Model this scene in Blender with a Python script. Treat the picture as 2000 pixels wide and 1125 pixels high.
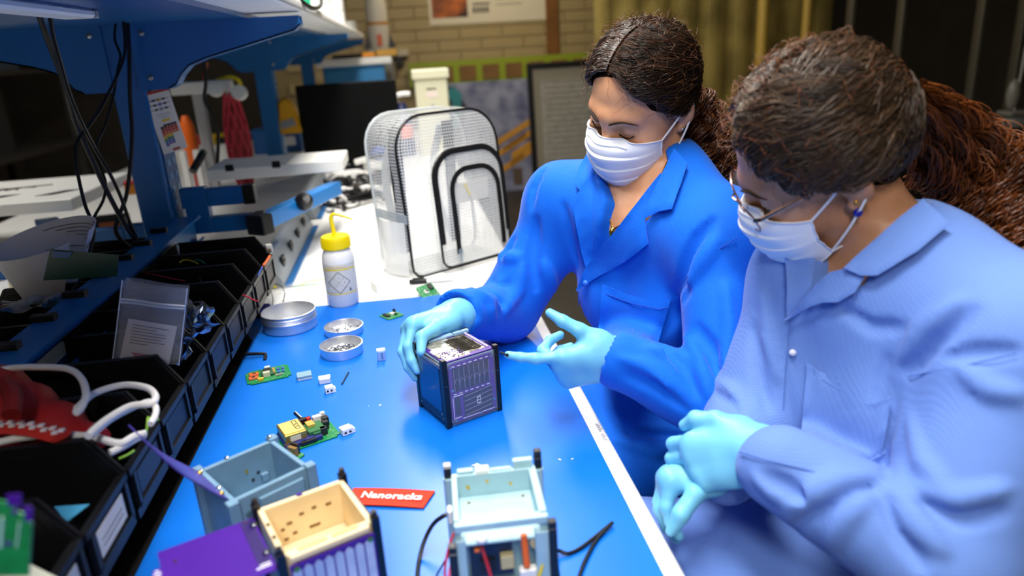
import bpy, bmesh, math, random
import numpy as np
from mathutils import Vector, Matrix, Euler

for _o in list(bpy.data.objects):
    bpy.data.objects.remove(_o, do_unlink=True)
SC = bpy.context.scene
COL = SC.collection
T = 0.80                      # bench top above the floor
PI = math.pi

# ------------------------------------------------------------------ camera
CAM_F, CAM_YAW, CAM_PITCH, CAM_ROLL, CAM_H = 1407.8, 0.133841, 0.325468, -0.058476, 0.557746
def cam_axes():
    cy, sy = math.cos(CAM_YAW), math.sin(CAM_YAW)
    cp, sp = math.cos(CAM_PITCH), math.sin(CAM_PITCH)
    f = Vector((sy*cp, cy*cp, -sp)); r = Vector((cy, -sy, 0)); u = r.cross(f)
    c, s = math.cos(CAM_ROLL), math.sin(CAM_ROLL)
    return c*r + s*u, -s*r + c*u, f
CR, CU, CF = cam_axes()
CPOS = Vector((0, 0, T + CAM_H))
cam_data = bpy.data.cameras.new('camera')
cam = bpy.data.objects.new('camera', cam_data)
COL.objects.link(cam)
M = Matrix.Identity(4)
for i in range(3):
    M[i][0], M[i][1], M[i][2], M[i][3] = CR[i], CU[i], -CF[i], CPOS[i]
cam.matrix_world = M
cam_data.sensor_width = 36.0
cam_data.lens = CAM_F / 2000 * 36
cam_data.clip_start = 0.02
cam_data.dof.use_dof = True
cam_data.dof.focus_distance = 1.2
cam_data.dof.aperture_fstop = 2.6
SC.camera = cam

# ------------------------------------------------------------------ light and exposure
SC.view_settings.view_transform = 'Standard'
SC.view_settings.look = 'None'
SC.view_settings.gamma = 1.0
SC.view_settings.use_curve_mapping = False
SC.view_settings.exposure = 0.0
world = bpy.data.worlds.new('room_air')
SC.world = world
world.use_nodes = True
world.node_tree.nodes['Background'].inputs[0].default_value = (0.75, 0.85, 1.0, 1)
world.node_tree.nodes['Background'].inputs[1].default_value = 0.03
def area(name, loc, sx, sy, power, color, rot=(0, 0, 0), spread=180):
    d = bpy.data.lights.new(name, 'AREA'); d.shape = 'RECTANGLE'; d.size = sx; d.size_y = sy
    d.energy = power; d.color = color; d.spread = math.radians(spread)
    o = bpy.data.objects.new(name, d); COL.objects.link(o); o.location = loc; o.rotation_euler = rot
    return o
CEIL = 2.75
LAMPS = [  # x, y, size x, size y, watts, colour: the tubes in the ceiling fixtures
    (0.06, 0.85, 0.30, 1.5, 58, (1.0, 0.965, 0.92)),
    (0.10, 3.2, 0.30, 1.6, 58, (1.0, 0.95, 0.88)),
    (-0.15, -1.1, 0.30, 1.2, 46, (1.0, 0.965, 0.92)),
    (-1.7, 2.3, 0.30, 1.2, 24, (1.0, 0.96, 0.90)),
    (0.9, 6.0, 0.30, 1.2, 22, (1.0, 0.84, 0.58)),
]
for i, (x, y, sx, sy, w, c) in enumerate(LAMPS):
    area('tube_light', (x, y, CEIL - 0.075), sx, sy, w, c)

# ------------------------------------------------------------------ helpers: tags and objects
def srgb(h):
    h = h.lstrip('#')
    v = [int(h[i:i+2], 16)/255 for i in (0, 2, 4)]
    return tuple(((c+0.055)/1.055)**2.4 if c > 0.04045 else c/12.92 for c in v) + (1.0,)
def tag(o, label=None, cat=None, group=None, kind=None):
    if label: o['label'] = label
    if cat: o['category'] = cat
    if group: o['group'] = group
    if kind: o['kind'] = kind
    return o
def thing(name, label, cat, loc=(0, 0, 0), rotz=0.0, group=None, rot=None):
    o = bpy.data.objects.new(name, None); COL.objects.link(o)
    o.empty_display_size = 0.02
    o.location = loc; o.rotation_euler = rot if rot else (0, 0, rotz)
    return tag(o, label, cat, group)
def RM(o):
    m = Matrix.Translation(o.location) @ o.rotation_euler.to_matrix().to_4x4()
    return RM(o.parent) @ m if o.parent is not None else m
def children(o):
    return [c for c in bpy.data.objects if c.parent == o]
KIDS = {}
def link(o, parent=None):
    COL.objects.link(o)
    if parent is not None:
        o.parent = parent
        KIDS.setdefault(parent.name, []).append(o)
    return o
def copy_thing(root, loc, rotz=None, label=None, rot=None, group=None):
    r = root.copy(); COL.objects.link(r); r.location = loc
    if rot is not None: r.rotation_euler = rot
    elif rotz is not None: r.rotation_euler = (0, 0, rotz)
    if label: r['label'] = label
    if group: r['group'] = group
    for ch in KIDS.get(root.name, []):
        c = ch.copy(); link(c, r)
        for g in KIDS.get(ch.name, []):
            d = g.copy(); link(d, c)
    return r
def wp(px, py, z=0.0):
    """Point of the photograph's ray on the level z above the bench top (room coordinates)."""
    d = CF + CR*((px-1000)/CAM_F) - CU*((py-562.5)/CAM_F)
    return CPOS + d*((T + z - CPOS.z)/d.z)
def wpd(px, py, axis, val):
    d = CF + CR*((px-1000)/CAM_F) - CU*((py-562.5)/CAM_F)
    return CPOS + d*((val - CPOS[axis])/d[axis])
def V(x, y, z):
    return Vector((x, y, T + z))

# ------------------------------------------------------------------ helpers: materials
MATS = {}
def mat(name, col, rough=0.5, metal=0.0, spec=0.5, noise=0.0, nscale=40.0, bump=0.0, bscale=200.0, alpha=1.0, trans=0.0, ior=1.45, coat=0.0, sheen=0.0, emit=None, estr=1.0, col2=None):
    if name in MATS: return MATS[name]
    m = bpy.data.materials.new(name); m.use_nodes = True
    nt = m.node_tree; b = nt.nodes['Principled BSDF']
    c = srgb(col) if isinstance(col, str) else (*col[:3], 1)
    b.inputs['Base Color'].default_value = c
    b.inputs['Roughness'].default_value = rough
    b.inputs['Metallic'].default_value = metal
    b.inputs['Specular IOR Level'].default_value = spec
    b.inputs['IOR'].default_value = ior
    if alpha < 1: b.inputs['Alpha'].default_value = alpha
    if trans: b.inputs['Transmission Weight'].default_value = trans
    if coat: b.inputs['Coat Weight'].default_value = coat
    if sheen:
        b.inputs['Sheen Weight'].default_value = sheen; b.inputs['Sheen Roughness'].default_value = 0.4
    if emit is not None:
        b.inputs['Emission Color'].default_value = srgb(emit); b.inputs['Emission Strength'].default_value = estr
    if noise or bump:
        tc = nt.nodes.new('ShaderNodeTexCoord')
    if noise:
        n = nt.nodes.new('ShaderNodeTexNoise'); n.inputs['Scale'].default_value = nscale; n.inputs['Detail'].default_value = 5
        nt.links.new(tc.outputs['Object'], n.inputs['Vector'])
        mx = nt.nodes.new('ShaderNodeMix'); mx.data_type = 'RGBA'
        c2 = srgb(col2) if col2 else tuple(v*(1-noise) for v in c[:3]) + (1,)
        mx.inputs['A'].default_value = c; mx.inputs['B'].default_value = c2
        rp = nt.nodes.new('ShaderNodeMapRange'); rp.inputs[1].default_value = 0.38; rp.inputs[2].default_value = 0.66
        nt.links.new(n.outputs['Fac'], rp.inputs[0]); nt.links.new(rp.outputs[0], mx.inputs['Factor'])
        nt.links.new(mx.outputs['Result'], b.inputs['Base Color'])
    if bump:
        n2 = nt.nodes.new('ShaderNodeTexNoise'); n2.inputs['Scale'].default_value = bscale; n2.inputs['Detail'].default_value = 3
        nt.links.new(tc.outputs['Object'], n2.inputs['Vector'])
        bp = nt.nodes.new('ShaderNodeBump'); bp.inputs['Strength'].default_value = bump; bp.inputs['Distance'].default_value = 0.001
        nt.links.new(n2.outputs['Fac'], bp.inputs['Height']); nt.links.new(bp.outputs['Normal'], b.inputs['Normal'])
    MATS[name] = m
    return m

# ------------------------------------------------------------------ helpers: mesh builder
def catmull(pts, n=6, closed=False):
    P = [Vector(p) for p in pts]; out = []
    L = len(P); rng = range(L if closed else L-1)
    for i in rng:
        if closed: a, b, c, d = P[(i-1) % L], P[i], P[(i+1) % L], P[(i+2) % L]
        else: a, b, c, d = P[max(i-1, 0)], P[i], P[i+1], P[min(i+2, L-1)]
        for k in range(n):
            t = k/n
            out.append(0.5*((2*b) + (c-a)*t + (2*a-5*b+4*c-d)*t*t + (3*b-a-3*c+d)*t*t*t))
    if not closed: out.append(P[-1].copy())
    return out
class MB:
    def __init__(s): s.v = []; s.f = []; s.m = []; s.mi = 0
    def add(s, vs, fs, M=None):
        o = len(s.v)
        s.v += [tuple(M @ Vector(p)) for p in vs] if M is not None else [tuple(p) for p in vs]
        s.f += [tuple(i+o for i in f) for f in fs]; s.m += [s.mi]*len(fs)
        return s
    def box(s, c, d, rz=0.0, M=None):
        x, y, z = d[0]/2, d[1]/2, d[2]/2
        vs = [Vector((a, b, e)) for a in (-x, x) for b in (-y, y) for e in (-z, z)]
        if rz: R = Matrix.Rotation(rz, 3, 'Z'); vs = [R @ p for p in vs]
        vs = [p + Vector(c) for p in vs]
        return s.add(vs, [(0, 1, 3, 2), (4, 6, 7, 5), (0, 4, 5, 1), (2, 3, 7, 6), (0, 2, 6, 4), (1, 5, 7, 3)], M)
    def bb(s, lo, hi, M=None):
        return s.box([(a+b)/2 for a, b in zip(lo, hi)], [abs(b-a) for a, b in zip(lo, hi)], M=M)
    def prism(s, poly, a, b, axis=2, M=None):
        n = len(poly)
        def mk(p, h):
            if axis == 2: return (p[0], p[1], h)
            if axis == 1: return (p[0], h, p[1])
            return (h, p[0], p[1])
        vs = [mk(p, a) for p in poly] + [mk(p, b) for p in poly]
        fs = [tuple(range(n))[::-1], tuple(range(n, 2*n))] + [(i, (i+1) % n, (i+1) % n+n, i+n) for i in range(n)]
        return s.add(vs, fs, M)
    def lathe(s, prof, n=32, c=(0, 0, 0), M=None, cap=True):
        vs = []; fs = []
        for r, z in prof:
            for k in range(n):
                a = 2*PI*k/n; vs.append((c[0]+r*math.cos(a), c[1]+r*math.sin(a), c[2]+z))
        for i in range(len(prof)-1):
            for k in range(n):
                k2 = (k+1) % n; fs.append((i*n+k, i*n+k2, (i+1)*n+k2, (i+1)*n+k))
        if cap:
            if prof[0][0] > 1e-6: fs.append(tuple(range(n))[::-1])
            if prof[-1][0] > 1e-6: fs.append(tuple(range((len(prof)-1)*n, len(prof)*n)))
        return s.add(vs, fs, M)
    def cyl(s, a, b, r, n=12, r2=None):
        return s.tube([a, b], r, n, r2=r2)
    def tube(s, pts, r, n=8, closed=False, r2=None, flat=None):
        P = [Vector(p) for p in pts]; L = len(P); vs = []; fs = []
        up = None
        for i in range(L):
            if closed: t = P[(i+1) % L]-P[(i-1) % L]
            else: t = P[min(i+1, L-1)]-P[max(i-1, 0)]
            if t.length < 1e-9: t = Vector((0, 0, 1))
            t.normalize()
            if up is None:
                up = Vector((0, 0, 1)) if abs(t.z) < 0.9 else Vector((1, 0, 0))
            x = up - t*up.dot(t)
            if x.length < 1e-6: x = t.orthogonal()
            x.normalize(); y = t.cross(x); up = x
            if isinstance(r, (list, tuple)): rr = r[i]
            else: rr = r if r2 is None else r+(r2-r)*i/(L-1)
            fx, fy = flat if flat else (1, 1)
            for k in range(n):
                a = 2*PI*k/n
                vs.append(P[i] + (x*math.cos(a)*fx + y*math.sin(a)*fy)*rr)
        for i in range(L if closed else L-1):
            j = (i+1) % L
            for k in range(n):
                k2 = (k+1) % n; fs.append((i*n+k, i*n+k2, j*n+k2, j*n+k))
        if not closed:
            fs.append(tuple(range(n))[::-1]); fs.append(tuple(range((L-1)*n, L*n)))
        return s.add(vs, fs)
    def ball(s, c, r, nu=16, nv=10, M=None):
        rx, ry, rz = r if isinstance(r, (list, tuple)) else (r, r, r)
        vs = [(c[0], c[1], c[2]-rz)]
        for i in range(1, nv):
            ph = -PI/2+PI*i/nv
            for k in range(nu):
                a = 2*PI*k/nu; vs.append((c[0]+rx*math.cos(ph)*math.cos(a), c[1]+ry*math.cos(ph)*math.sin(a), c[2]+rz*math.sin(ph)))
        vs.append((c[0], c[1], c[2]+rz)); fs = []
        for k in range(nu):
            fs.append((0, 1+(k+1) % nu, 1+k)); fs.append((len(vs)-1, 1+(nv-2)*nu+k, 1+(nv-2)*nu+(k+1) % nu))
        for i in range(nv-2):
            for k in range(nu):
                k2 = (k+1) % nu; fs.append((1+i*nu+k, 1+i*nu+k2, 1+(i+1)*nu+k2, 1+(i+1)*nu+k))
        return s.add(vs, fs, M)
    def grid(s, fn, nu, nv):
        """fn(u, v) -> point, u and v in 0..1; an open sheet."""
        vs = [fn(i/nu, j/nv) for i in range(nu+1) for j in range(nv+1)]
        fs = [(i*(nv+1)+j, (i+1)*(nv+1)+j, (i+1)*(nv+1)+j+1, i*(nv+1)+j+1) for i in range(nu) for j in range(nv)]
        return s.add(vs, fs)
    def build(s, name, mats, parent=None, smooth=None, bevel=0.0, seg=1, world=False, solid=0.0, sub=0):
        """Link what was collected as ONE mesh object; world=True: the points are room points."""
        vs = s.v
        if world and parent is not None:
            I = RM(parent).inverted(); vs = [tuple(I @ Vector(p)) for p in vs]
        me = bpy.data.meshes.new(name); me.from_pydata(vs, [], s.f)
        mats = mats if isinstance(mats, (list, tuple)) else [mats]
        for m in mats: me.materials.append(m)
        if len(mats) > 1: me.polygons.foreach_set('material_index', s.m)
        bm = bmesh.new(); bm.from_mesh(me)
        bmesh.ops.recalc_face_normals(bm, faces=bm.faces)
        if bevel:
            ed = [e for e in bm.edges if len(e.link_faces) == 2 and e.calc_face_angle(0) > 0.6]
            bmesh.ops.bevel(bm, geom=ed, offset=bevel, segments=seg, affect='EDGES', profile=0.5, clamp_overlap=True)
        if solid:
            bmesh.ops.solidify(bm, geom=bm.faces[:], thickness=solid)
            bmesh.ops.recalc_face_normals(bm, faces=bm.faces)
        bm.to_mesh(me); bm.free()
        if smooth is None: smooth = 0.6
        if smooth:
            me.polygons.foreach_set('use_smooth', [True]*len(me.polygons))
            try: me.set_sharp_from_angle(angle=smooth)
            except Exception: pass
        o = bpy.data.objects.new(name, me)
        return link(o, parent)
def part(name, mats, parent, fn, **kw):
    b = MB(); fn(b); return b.build(name, mats, parent, **kw)
def text_mesh(name, txt, size, mats, parent, Mx, extrude=0.0003, align='CENTER', shear=0.0, warp=None, spacing=1.0, bold=0.0):
    cu = bpy.data.curves.new(name, 'FONT'); cu.body = txt; cu.size = size; cu.extrude = extrude
    cu.align_x = align; cu.align_y = 'CENTER'; cu.shear = shear; cu.space_character = spacing; cu.resolution_u = 3; cu.offset = bold
    o = bpy.data.objects.new(name, cu); COL.objects.link(o)
    dg = bpy.context.evaluated_depsgraph_get()
    me = bpy.data.meshes.new_from_object(o.evaluated_get(dg))
    bpy.data.objects.remove(o); bpy.data.curves.remove(cu)
    if warp:
        for v in me.vertices: v.co = warp(v.co)
    else: me.transform(Mx)
    me.materials.clear(); me.materials.append(mats)
    me.name = name
    return link(bpy.data.objects.new(name, me), parent)
def rrect(w, h, r, n=4, cx=0, cy=0):
    out = []
    for (x, y, a0) in ((w/2-r, h/2-r, 0), (-w/2+r, h/2-r, 90), (-w/2+r, -h/2+r, 180), (w/2-r, -h/2+r, 270)):
        for k in range(n+1):
            a = math.radians(a0+90*k/n); out.append((cx+x+r*math.cos(a), cy+y+r*math.sin(a)))
    return out
def frame_M(origin, xdir, ydir):
    x = Vector(xdir).normalized(); y = Vector(ydir); y = (y-x*y.dot(x)).normalized(); z = x.cross(y)
    Mx = Matrix.Identity(4)
    for i in range(3): Mx[i][0], Mx[i][1], Mx[i][2], Mx[i][3] = x[i], y[i], z[i], origin[i]
    return Mx

# ================================================================== THE ROOM
M_floor = mat('floor_dark', '2e2b27', 0.45, noise=0.3, nscale=6)
M_wallp = mat('wall_paint', '9c8a5f', 0.6, noise=0.06, nscale=3)
M_block = mat('block_paint', 'a08d62', 0.5, noise=0.08, nscale=5, bump=0.2, bscale=60)
M_mort = mat('joint', '85754f', 0.8)
M_unlit = mat('wall_unlit', '2a241c', 0.8, noise=0.3, nscale=4)  # dark colour stands in for the missing light at the room's sides
M_ceil = mat('ceiling_white', 'a9a7a2', 0.9)
M_black = mat('black_plastic', '0c0c0e', 0.38)
M_blackm = mat('black_matt', '0a0a0b', 0.7)
M_alu = mat('aluminium', 'b9bcc0', 0.28, metal=1.0)
M_white = mat('white_laminate', 'f2f2ef', 0.35)
M_wplas = mat('white_plastic', 'eeeeea', 0.4)
M_beige = mat('beige_plastic', 'd9d6c2', 0.45)
RX0, RX1, RY0, RY1 = -3.4, 4.2, -2.2, 7.2
def struct(name, mats, fn, **kw):
    return tag(part(name, mats, None, fn, **kw), kind='structure')
struct('floor', M_floor, lambda b: b.bb((RX0, RY0, -0.08), (RX1, RY1, 0)))
struct('ceiling', M_ceil, lambda b: b.bb((RX0, RY0, CEIL), (RX1, RY1, CEIL+0.08)))
wall_back = struct('wall_back', M_mort, lambda b: b.bb((RX0, RY1, 0), (RX1, RY1+0.1, CEIL)))
struct('wall_left', M_unlit, lambda b: b.bb((RX0-0.1, RY0, 0), (RX0, RY1+0.1, CEIL)))
struct('wall_right', M_unlit, lambda b: b.bb((RX1, RY0, 0), (RX1+0.1, RY1+0.1, CEIL)))
struct('wall_front', M_wallp, lambda b: b.bb((RX0, RY0-0.1, 0), (RX1, RY0, CEIL)))
# glazed blocks of the back wall: one mesh, one object per block
bw, bh = 0.406, 0.102
blk = None
for j in range(0, 20):
    for i in range(-3, 6):
        x = i*bw + (bw/2 if j % 2 else 0)
        if x > 2.3 or x < -0.9: continue
        if blk is None:
            blk = part('block', M_block, wall_back, lambda b: b.box((0, 0, 0), (bw-0.006, 0.02, bh-0.006)), bevel=0.003)
            c = blk
        else:
            c = blk.copy(); link(c, wall_back)
        c.location = (x, RY1-0.008, bh/2 + j*bh)
tag(part('trim_1', mat('brown_wood', '7a4f1c', 0.5, noise=0.3, nscale=8), None, lambda b: b.bb((1.44, RY1-0.05, 0.0), (1.56, RY1-0.018, CEIL)), bevel=0.004), kind='structure')

# ceiling fixtures: housing, tubes' diffuser
M_diff = mat('lamp_diffuser', 'ffffff', 0.5, emit='fff4e4', estr=2.0)
for i, (x, y, sx, sy, w, c) in enumerate(LAMPS):
    t = thing('ceiling_light', ['white tube fixture over the blue bench mat', 'white tube fixture over the white part of the bench', 'white tube fixture behind the near end of the bench', 'white tube fixture over the unlit half of the bench', 'white tube fixture close to the block wall'][i], 'light', (x, y, CEIL))
    part('housing', M_wplas, t, lambda b: b.bb((-sx/2-0.03, -sy/2-0.03, -0.06), (sx/2+0.03, sy/2+0.03, 0)), bevel=0.004)
    part('diffuser', M_diff, t, lambda b: b.bb((-sx/2, -sy/2, -0.068), (sx/2, sy/2, -0.058)))

tag(part('shade_panel_2', M_unlit, None, lambda b: b.bb((2.45, RY1-0.06, 0), (RX1, RY1-0.02, CEIL))), kind='structure')  # added dark panel, paints the shade of the room beyond the glass
tag(part('shade_panel_3', M_unlit, None, lambda b: b.bb((RX0, RY1-0.06, 0), (-1.25, RY1-0.02, CEIL))), kind='structure')  # added dark panel, keeps the wall past the rack in painted shade
# ---- wall posters and framed things along the back wall
def poster_wall():
    x0, z0 = wpd(840, 50, 1, RY1-0.03).x, wpd(840, 50, 1, RY1-0.03).z
    x1 = wpd(1076, 38, 1, RY1-0.03).x
    W, H = x1-x0, 0.75
    t = thing('wall_poster', 'white printed poster with an orange picture on the block wall', 'poster', (x0, RY1-0.022, z0), 0.0)
    part('sheet', mat('poster_white', 'cfc6b0', 0.5), t, lambda b: b.bb((0, -0.002, 0), (W, 0.002, H)))
    part('picture', mat('poster_orange', 'c0641c', 0.5, noise=1.0, nscale=5, col2='2a120a'), t, lambda b: b.bb((0.03, -0.004, 0.06), (0.36, -0.002, 0.42)))
    part('sky_strip', mat('poster_sky', 'c9772a', 0.5), t, lambda b: b.bb((0.03, -0.006, 0.30), (0.36, -0.004, 0.42)))
    def em(b):
        b.ball((0.49, -0.004, 0.27), (0.05, 0.002, 0.05)); 
        for k in range(4): b.bb((0.41+0.04*k, -0.005, 0.09), (0.436+0.04*k, -0.002, 0.14))
        b.bb((0.41, -0.005, 0.16), (0.57, -0.002, 0.175))
    part('emblem', mat('poster_ink', '2b2b2b', 0.6), t, em)
    def lines(b):
        for k in range(9): b.bb((0.63, -0.004, 0.15+k*0.05), (0.63+0.25+0.22*((k*7) % 5)/5, -0.002, 0.16+k*0.05))
    part('print_lines', mat('poster_grey', '8d8674', 0.6), t, lines)
poster_wall()
# green and brown tile strip lying along the wall
tb0 = wpd(800, 150, 1, RY1-0.12); tb1 = wpd(1140, 120, 1, RY1-0.12)
ts = thing('tile_board', 'long board of brown panels with lime green borders on the back wall', 'board', (tb0.x, RY1-0.10, tb0.z-0.10))
part('backing', mat('lime_paint', '8a9a1e', 0.5), ts, lambda b: b.bb((0, 0, 0), (2.0, 0.03, 0.22)))
for k in range(9):
    part('tile', mat('brown_tile', '7d5a2c', 0.6, noise=0.2, nscale=9), ts, lambda b: b.bb((0.03+k*0.22, -0.012, 0.035), (0.19+k*0.22, 0.002, 0.17)), bevel=0.002)
# mission artwork board leaning against the wall
def art():
    yy = RY1-0.25
    lo = wpd(872, 352, 1, yy); hi = wpd(1045, 152, 1, yy)
    W, H = hi.x-lo.x, hi.z
    t = thing('art_board', 'blue grey painted board with yellow bars leaning on the back wall', 'painting', (lo.x, yy, 0), rot=(math.radians(-6), 0, 0))
    part('panel', mat('art_sky', '8f93ab', 0.5, noise=0.5, nscale=7, col2='55597a'), t, lambda b: b.bb((0, 0, 0), (W, 0.02, H)))
    part('dark_shape', mat('art_dark', '17171c', 0.5), t, lambda b: b.prism([(0, H*0.62), (W*0.20, H*0.55), (W*0.28, H*0.78), (W*0.17, H*0.97), (0, H*0.97)], -0.005, 0.002, axis=1))
    part('teal_arc', mat('art_teal', '1c7f86', 0.5), t, lambda b: b.prism([(W*0.02, H*0.9), (W*0.16, H*0.97), (W*0.24, H*0.9), (W*0.18, H*0.6), (W*0.12, H*0.6), (W*0.13, H*0.85)], -0.009, -0.004, axis=1))
    for (u, v) in ((0.60, 0.42), (0.66, 0.35), (0.56, 0.30), (0.52, 0.12), (0.72, 0.22), (0.74, 0.29)):
        part('bar', mat('art_yellow', 'c48a22', 0.5), t, lambda b: b.prism([(W*u-0.02, H*v), (W*u+0.30, H*v+0.17), (W*u+0.30, H*v+0.23), (W*u-0.02, H*v+0.06)], -0.006, 0.002, axis=1))
    part('brown_patch', mat('art_brown', '5a4a3a', 0.5), t, lambda b: b.bb((W*0.72, -0.006, H*0.05), (W*0.82, 0.002, H*0.2)))
art()
def framed():
    yy = RY1-1.3
    a = wpd(1032, 124, 1, yy); w = wpd(1250, 124, 1, yy).x-a.x
    t = thing('framed_print', 'black framed print behind glass standing on the floor', 'picture', (a.x, yy, 0), rot=(math.radians(-4), 0, 0))
    H = a.z; fr = 0.045
    def f(b):
        b.bb((0, 0, 0), (fr, 0.035, H)); b.bb((w-fr, 0, 0), (w, 0.035, H)); b.bb((fr, 0, H-fr), (w-fr, 0.035, H)); b.bb((fr, 0, 0), (w-fr, 0.035, fr))
    part('frame', M_black, t, f, bevel=0.003)
    part('mat_board', mat('matboard', '9a927e', 0.6), t, lambda b: b.bb((fr, 0.012, fr), (w-fr, 0.03, H-fr)))
    part('print', mat('print_grey', 'b7b2a5', 0.6, noise=0.2, nscale=20), t, lambda b: b.bb((fr+0.06, 0.009, fr+0.06), (w-fr-0.05, 0.013, H-fr-0.09)))
    part('text_lines', mat('print_dim', '8f8a7c', 0.6), t, lambda b: [b.bb((fr+0.09, 0.006, 0.2+k*0.045), (w-fr-0.1, 0.01, 0.208+k*0.045)) for k in range(20)])
    part('glass', mat('clear_glass', '1c1c1a', 0.03, alpha=0.07, spec=0.5), t, lambda b: b.bb((fr, 0.002, fr), (w-fr, 0.005, H-fr)))
framed()

# ---- clear strip curtain with its frame, right half of the room's depth
CY = 4.3
M_strip = mat('vinyl_strip', 'a08c4a', 0.12, alpha=0.5, spec=0.6, noise=0.5, nscale=5)
M_pole = mat('brass_pole', 'a98a3a', 0.4, metal=0.2)
sx0 = wpd(1160, 60, 1, CY).x; sx1 = wpd(1620, 60, 1, CY).x
cur = thing('strip_curtain', 'olive tinted clear vinyl strip curtain behind the two women', 'curtain', (sx0, CY, 0))
n = 17; sw = (sx1-sx0)/n
for k in range(n):
    rr = random.Random(k)
    part('strip', M_strip, cur, lambda b: b.grid(lambda u, v: (k*sw+u*sw*1.12, 0.012*math.sin(u*PI)*(1 if k % 2 else -1)+(0.006 if k % 2 else 0)+0.004*math.sin(v*9+k), 0.04+v*2.5), 6, 10), solid=0.002)
part('rail', M_alu, cur, lambda b: b.bb((-0.05, -0.03, 2.54), (sx1-sx0+0.05, 0.03, 2.6)))
for k, px in enumerate((1489, 1574)):
    x = wpd(px, 60, 1, CY-0.1).x
    t = thing('pole', ['thicker yellow pole standing before the strip curtain', 'thinner yellow pole by the end of the strip curtain'][k], 'pole', (x, CY-0.1, 0))
    part('tube', M_pole, t, lambda b: b.cyl((0, 0, 0), (0, 0, CEIL), 0.034 if k == 0 else 0.028, 16))
    part('base_flange', M_pole, t, lambda b: b.lathe([(0.07, 0), (0.07, 0.012), (0.04, 0.02)], 20))
# glazed partition with slim mullions further to the side
gx0 = sx1+0.02; gx1 = RX1
part_ = thing('glass_partition', 'tall clear glass partition with slim grey mullions behind the strip curtain', 'partition', (gx0, CY, 0))
part('pane', mat('clear_glass', '1c1c1a', 0.03, alpha=0.07, spec=0.5), part_, lambda b: b.bb((0, -0.004, 0.05), (gx1-gx0, 0.004, 2.6)))
for px in (1655, 1752, 1905, 1985):
    x = wpd(px, 100, 1, CY).x-gx0
    part('mullion', mat('mullion_grey', '6b6658', 0.4, metal=0.6), part_, lambda b: b.bb((x-0.012, -0.03, 0), (x+0.012, 0.03, CEIL)), bevel=0.003)
# dim room beyond
dz = 0.0
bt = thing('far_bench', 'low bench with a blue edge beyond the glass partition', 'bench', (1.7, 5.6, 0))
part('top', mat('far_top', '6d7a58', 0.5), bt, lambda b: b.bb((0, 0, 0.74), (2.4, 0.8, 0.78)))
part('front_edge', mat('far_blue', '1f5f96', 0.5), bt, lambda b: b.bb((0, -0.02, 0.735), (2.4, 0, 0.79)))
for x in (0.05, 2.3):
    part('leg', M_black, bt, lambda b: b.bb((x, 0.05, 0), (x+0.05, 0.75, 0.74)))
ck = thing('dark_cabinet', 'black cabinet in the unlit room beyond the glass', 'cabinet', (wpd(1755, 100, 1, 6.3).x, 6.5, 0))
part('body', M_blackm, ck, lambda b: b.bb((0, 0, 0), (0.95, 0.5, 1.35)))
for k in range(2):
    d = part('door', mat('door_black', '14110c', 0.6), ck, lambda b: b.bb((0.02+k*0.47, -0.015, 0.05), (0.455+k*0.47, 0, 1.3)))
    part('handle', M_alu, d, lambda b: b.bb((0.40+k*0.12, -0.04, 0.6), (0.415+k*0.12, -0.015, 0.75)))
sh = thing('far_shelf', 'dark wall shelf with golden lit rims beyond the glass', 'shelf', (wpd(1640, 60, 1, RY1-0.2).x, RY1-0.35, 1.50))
part('board', M_unlit, sh, lambda b: b.bb((0, 0, 0), (1.0, 0.3, 0.025)))
for k in range(2): part('bracket', M_unlit, sh, lambda b: b.bb((0.15+0.65*k, 0.05, -0.15), (0.18+0.65*k, 0.33, 0)))
for k in range(9):
    g = part('jar', mat('gold_glass', 'c69a3c', 0.2, metal=0.5), None, lambda b: b.lathe([(0.03, 0), (0.035, 0.01), (0.035, 0.05), (0.02, 0.065)], 14))
    g.location = (sh.location.x+0.08+k*0.1, RY1-0.2, 1.525)
    tag(g, ('first', 'second', 'third', 'fourth', 'fifth', 'sixth', 'seventh', 'eighth', 'ninth')[k]+' golden jar from the curtain on the far dark shelf', 'jar', 'golden jars on the far shelf')
rb = part('box', mat('red_box', 'b01c14', 0.4), None, lambda b: b.bb((-0.05, -0.04, 0), (0.05, 0.04, 0.05)), bevel=0.004)
rb.location = (wpd(1752, 40, 1, RY1-0.29).x, RY1-0.29, 1.525); tag(rb, 'small red box among golden jars on the far shelf', 'box')
yb = thing('wall_box', 'small yellow and grey electrical box on the far wall beyond the glass', 'box', (wpd(1745, 95, 1, RY1-0.06).x, RY1-0.06, 1.18))
part('body', mat('box_grey', '8a8a80', 0.5), yb, lambda b: b.bb((-0.17, -0.06, 0), (0, 0.05, 0.28)), bevel=0.006)
part('cover', mat('box_yellow', 'c09018', 0.5), yb, lambda b: b.bb((0.0, -0.05, 0.1), (0.11, 0.05, 0.27)), bevel=0.006)
# stool-like round table by the partition
rt = thing('round_table', 'round dark topped stand before the glass partition', 'table', tuple(wpd(1975, 225, 1, 3.4).xy) + (0,))
zt = wpd(1975, 225, 1, 3.4).z
part('top', mat('table_grey', '4b4b48', 0.4), rt, lambda b: b.lathe([(0.16, zt-0.05), (0.17, zt-0.04), (0.17, zt-0.01), (0.165, zt), (0, zt)], 32))
part('column', M_pole, rt, lambda b: b.cyl((0, 0, 0.02), (0, 0, zt-0.05), 0.02, 14))
part('foot', M_black, rt, lambda b: b.lathe([(0.15, 0), (0.15, 0.015), (0.03, 0.03)], 28))
mi = thing('microscope', 'grey instrument with a thin metal rod on the round stand', 'instrument', (rt.location.x+0.03, 3.42, zt))
part('base', mat('inst_grey', '6f6a60', 0.4), mi, lambda b: b.bb((-0.06, -0.05, 0), (0.06, 0.05, 0.02)), bevel=0.005)
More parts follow.
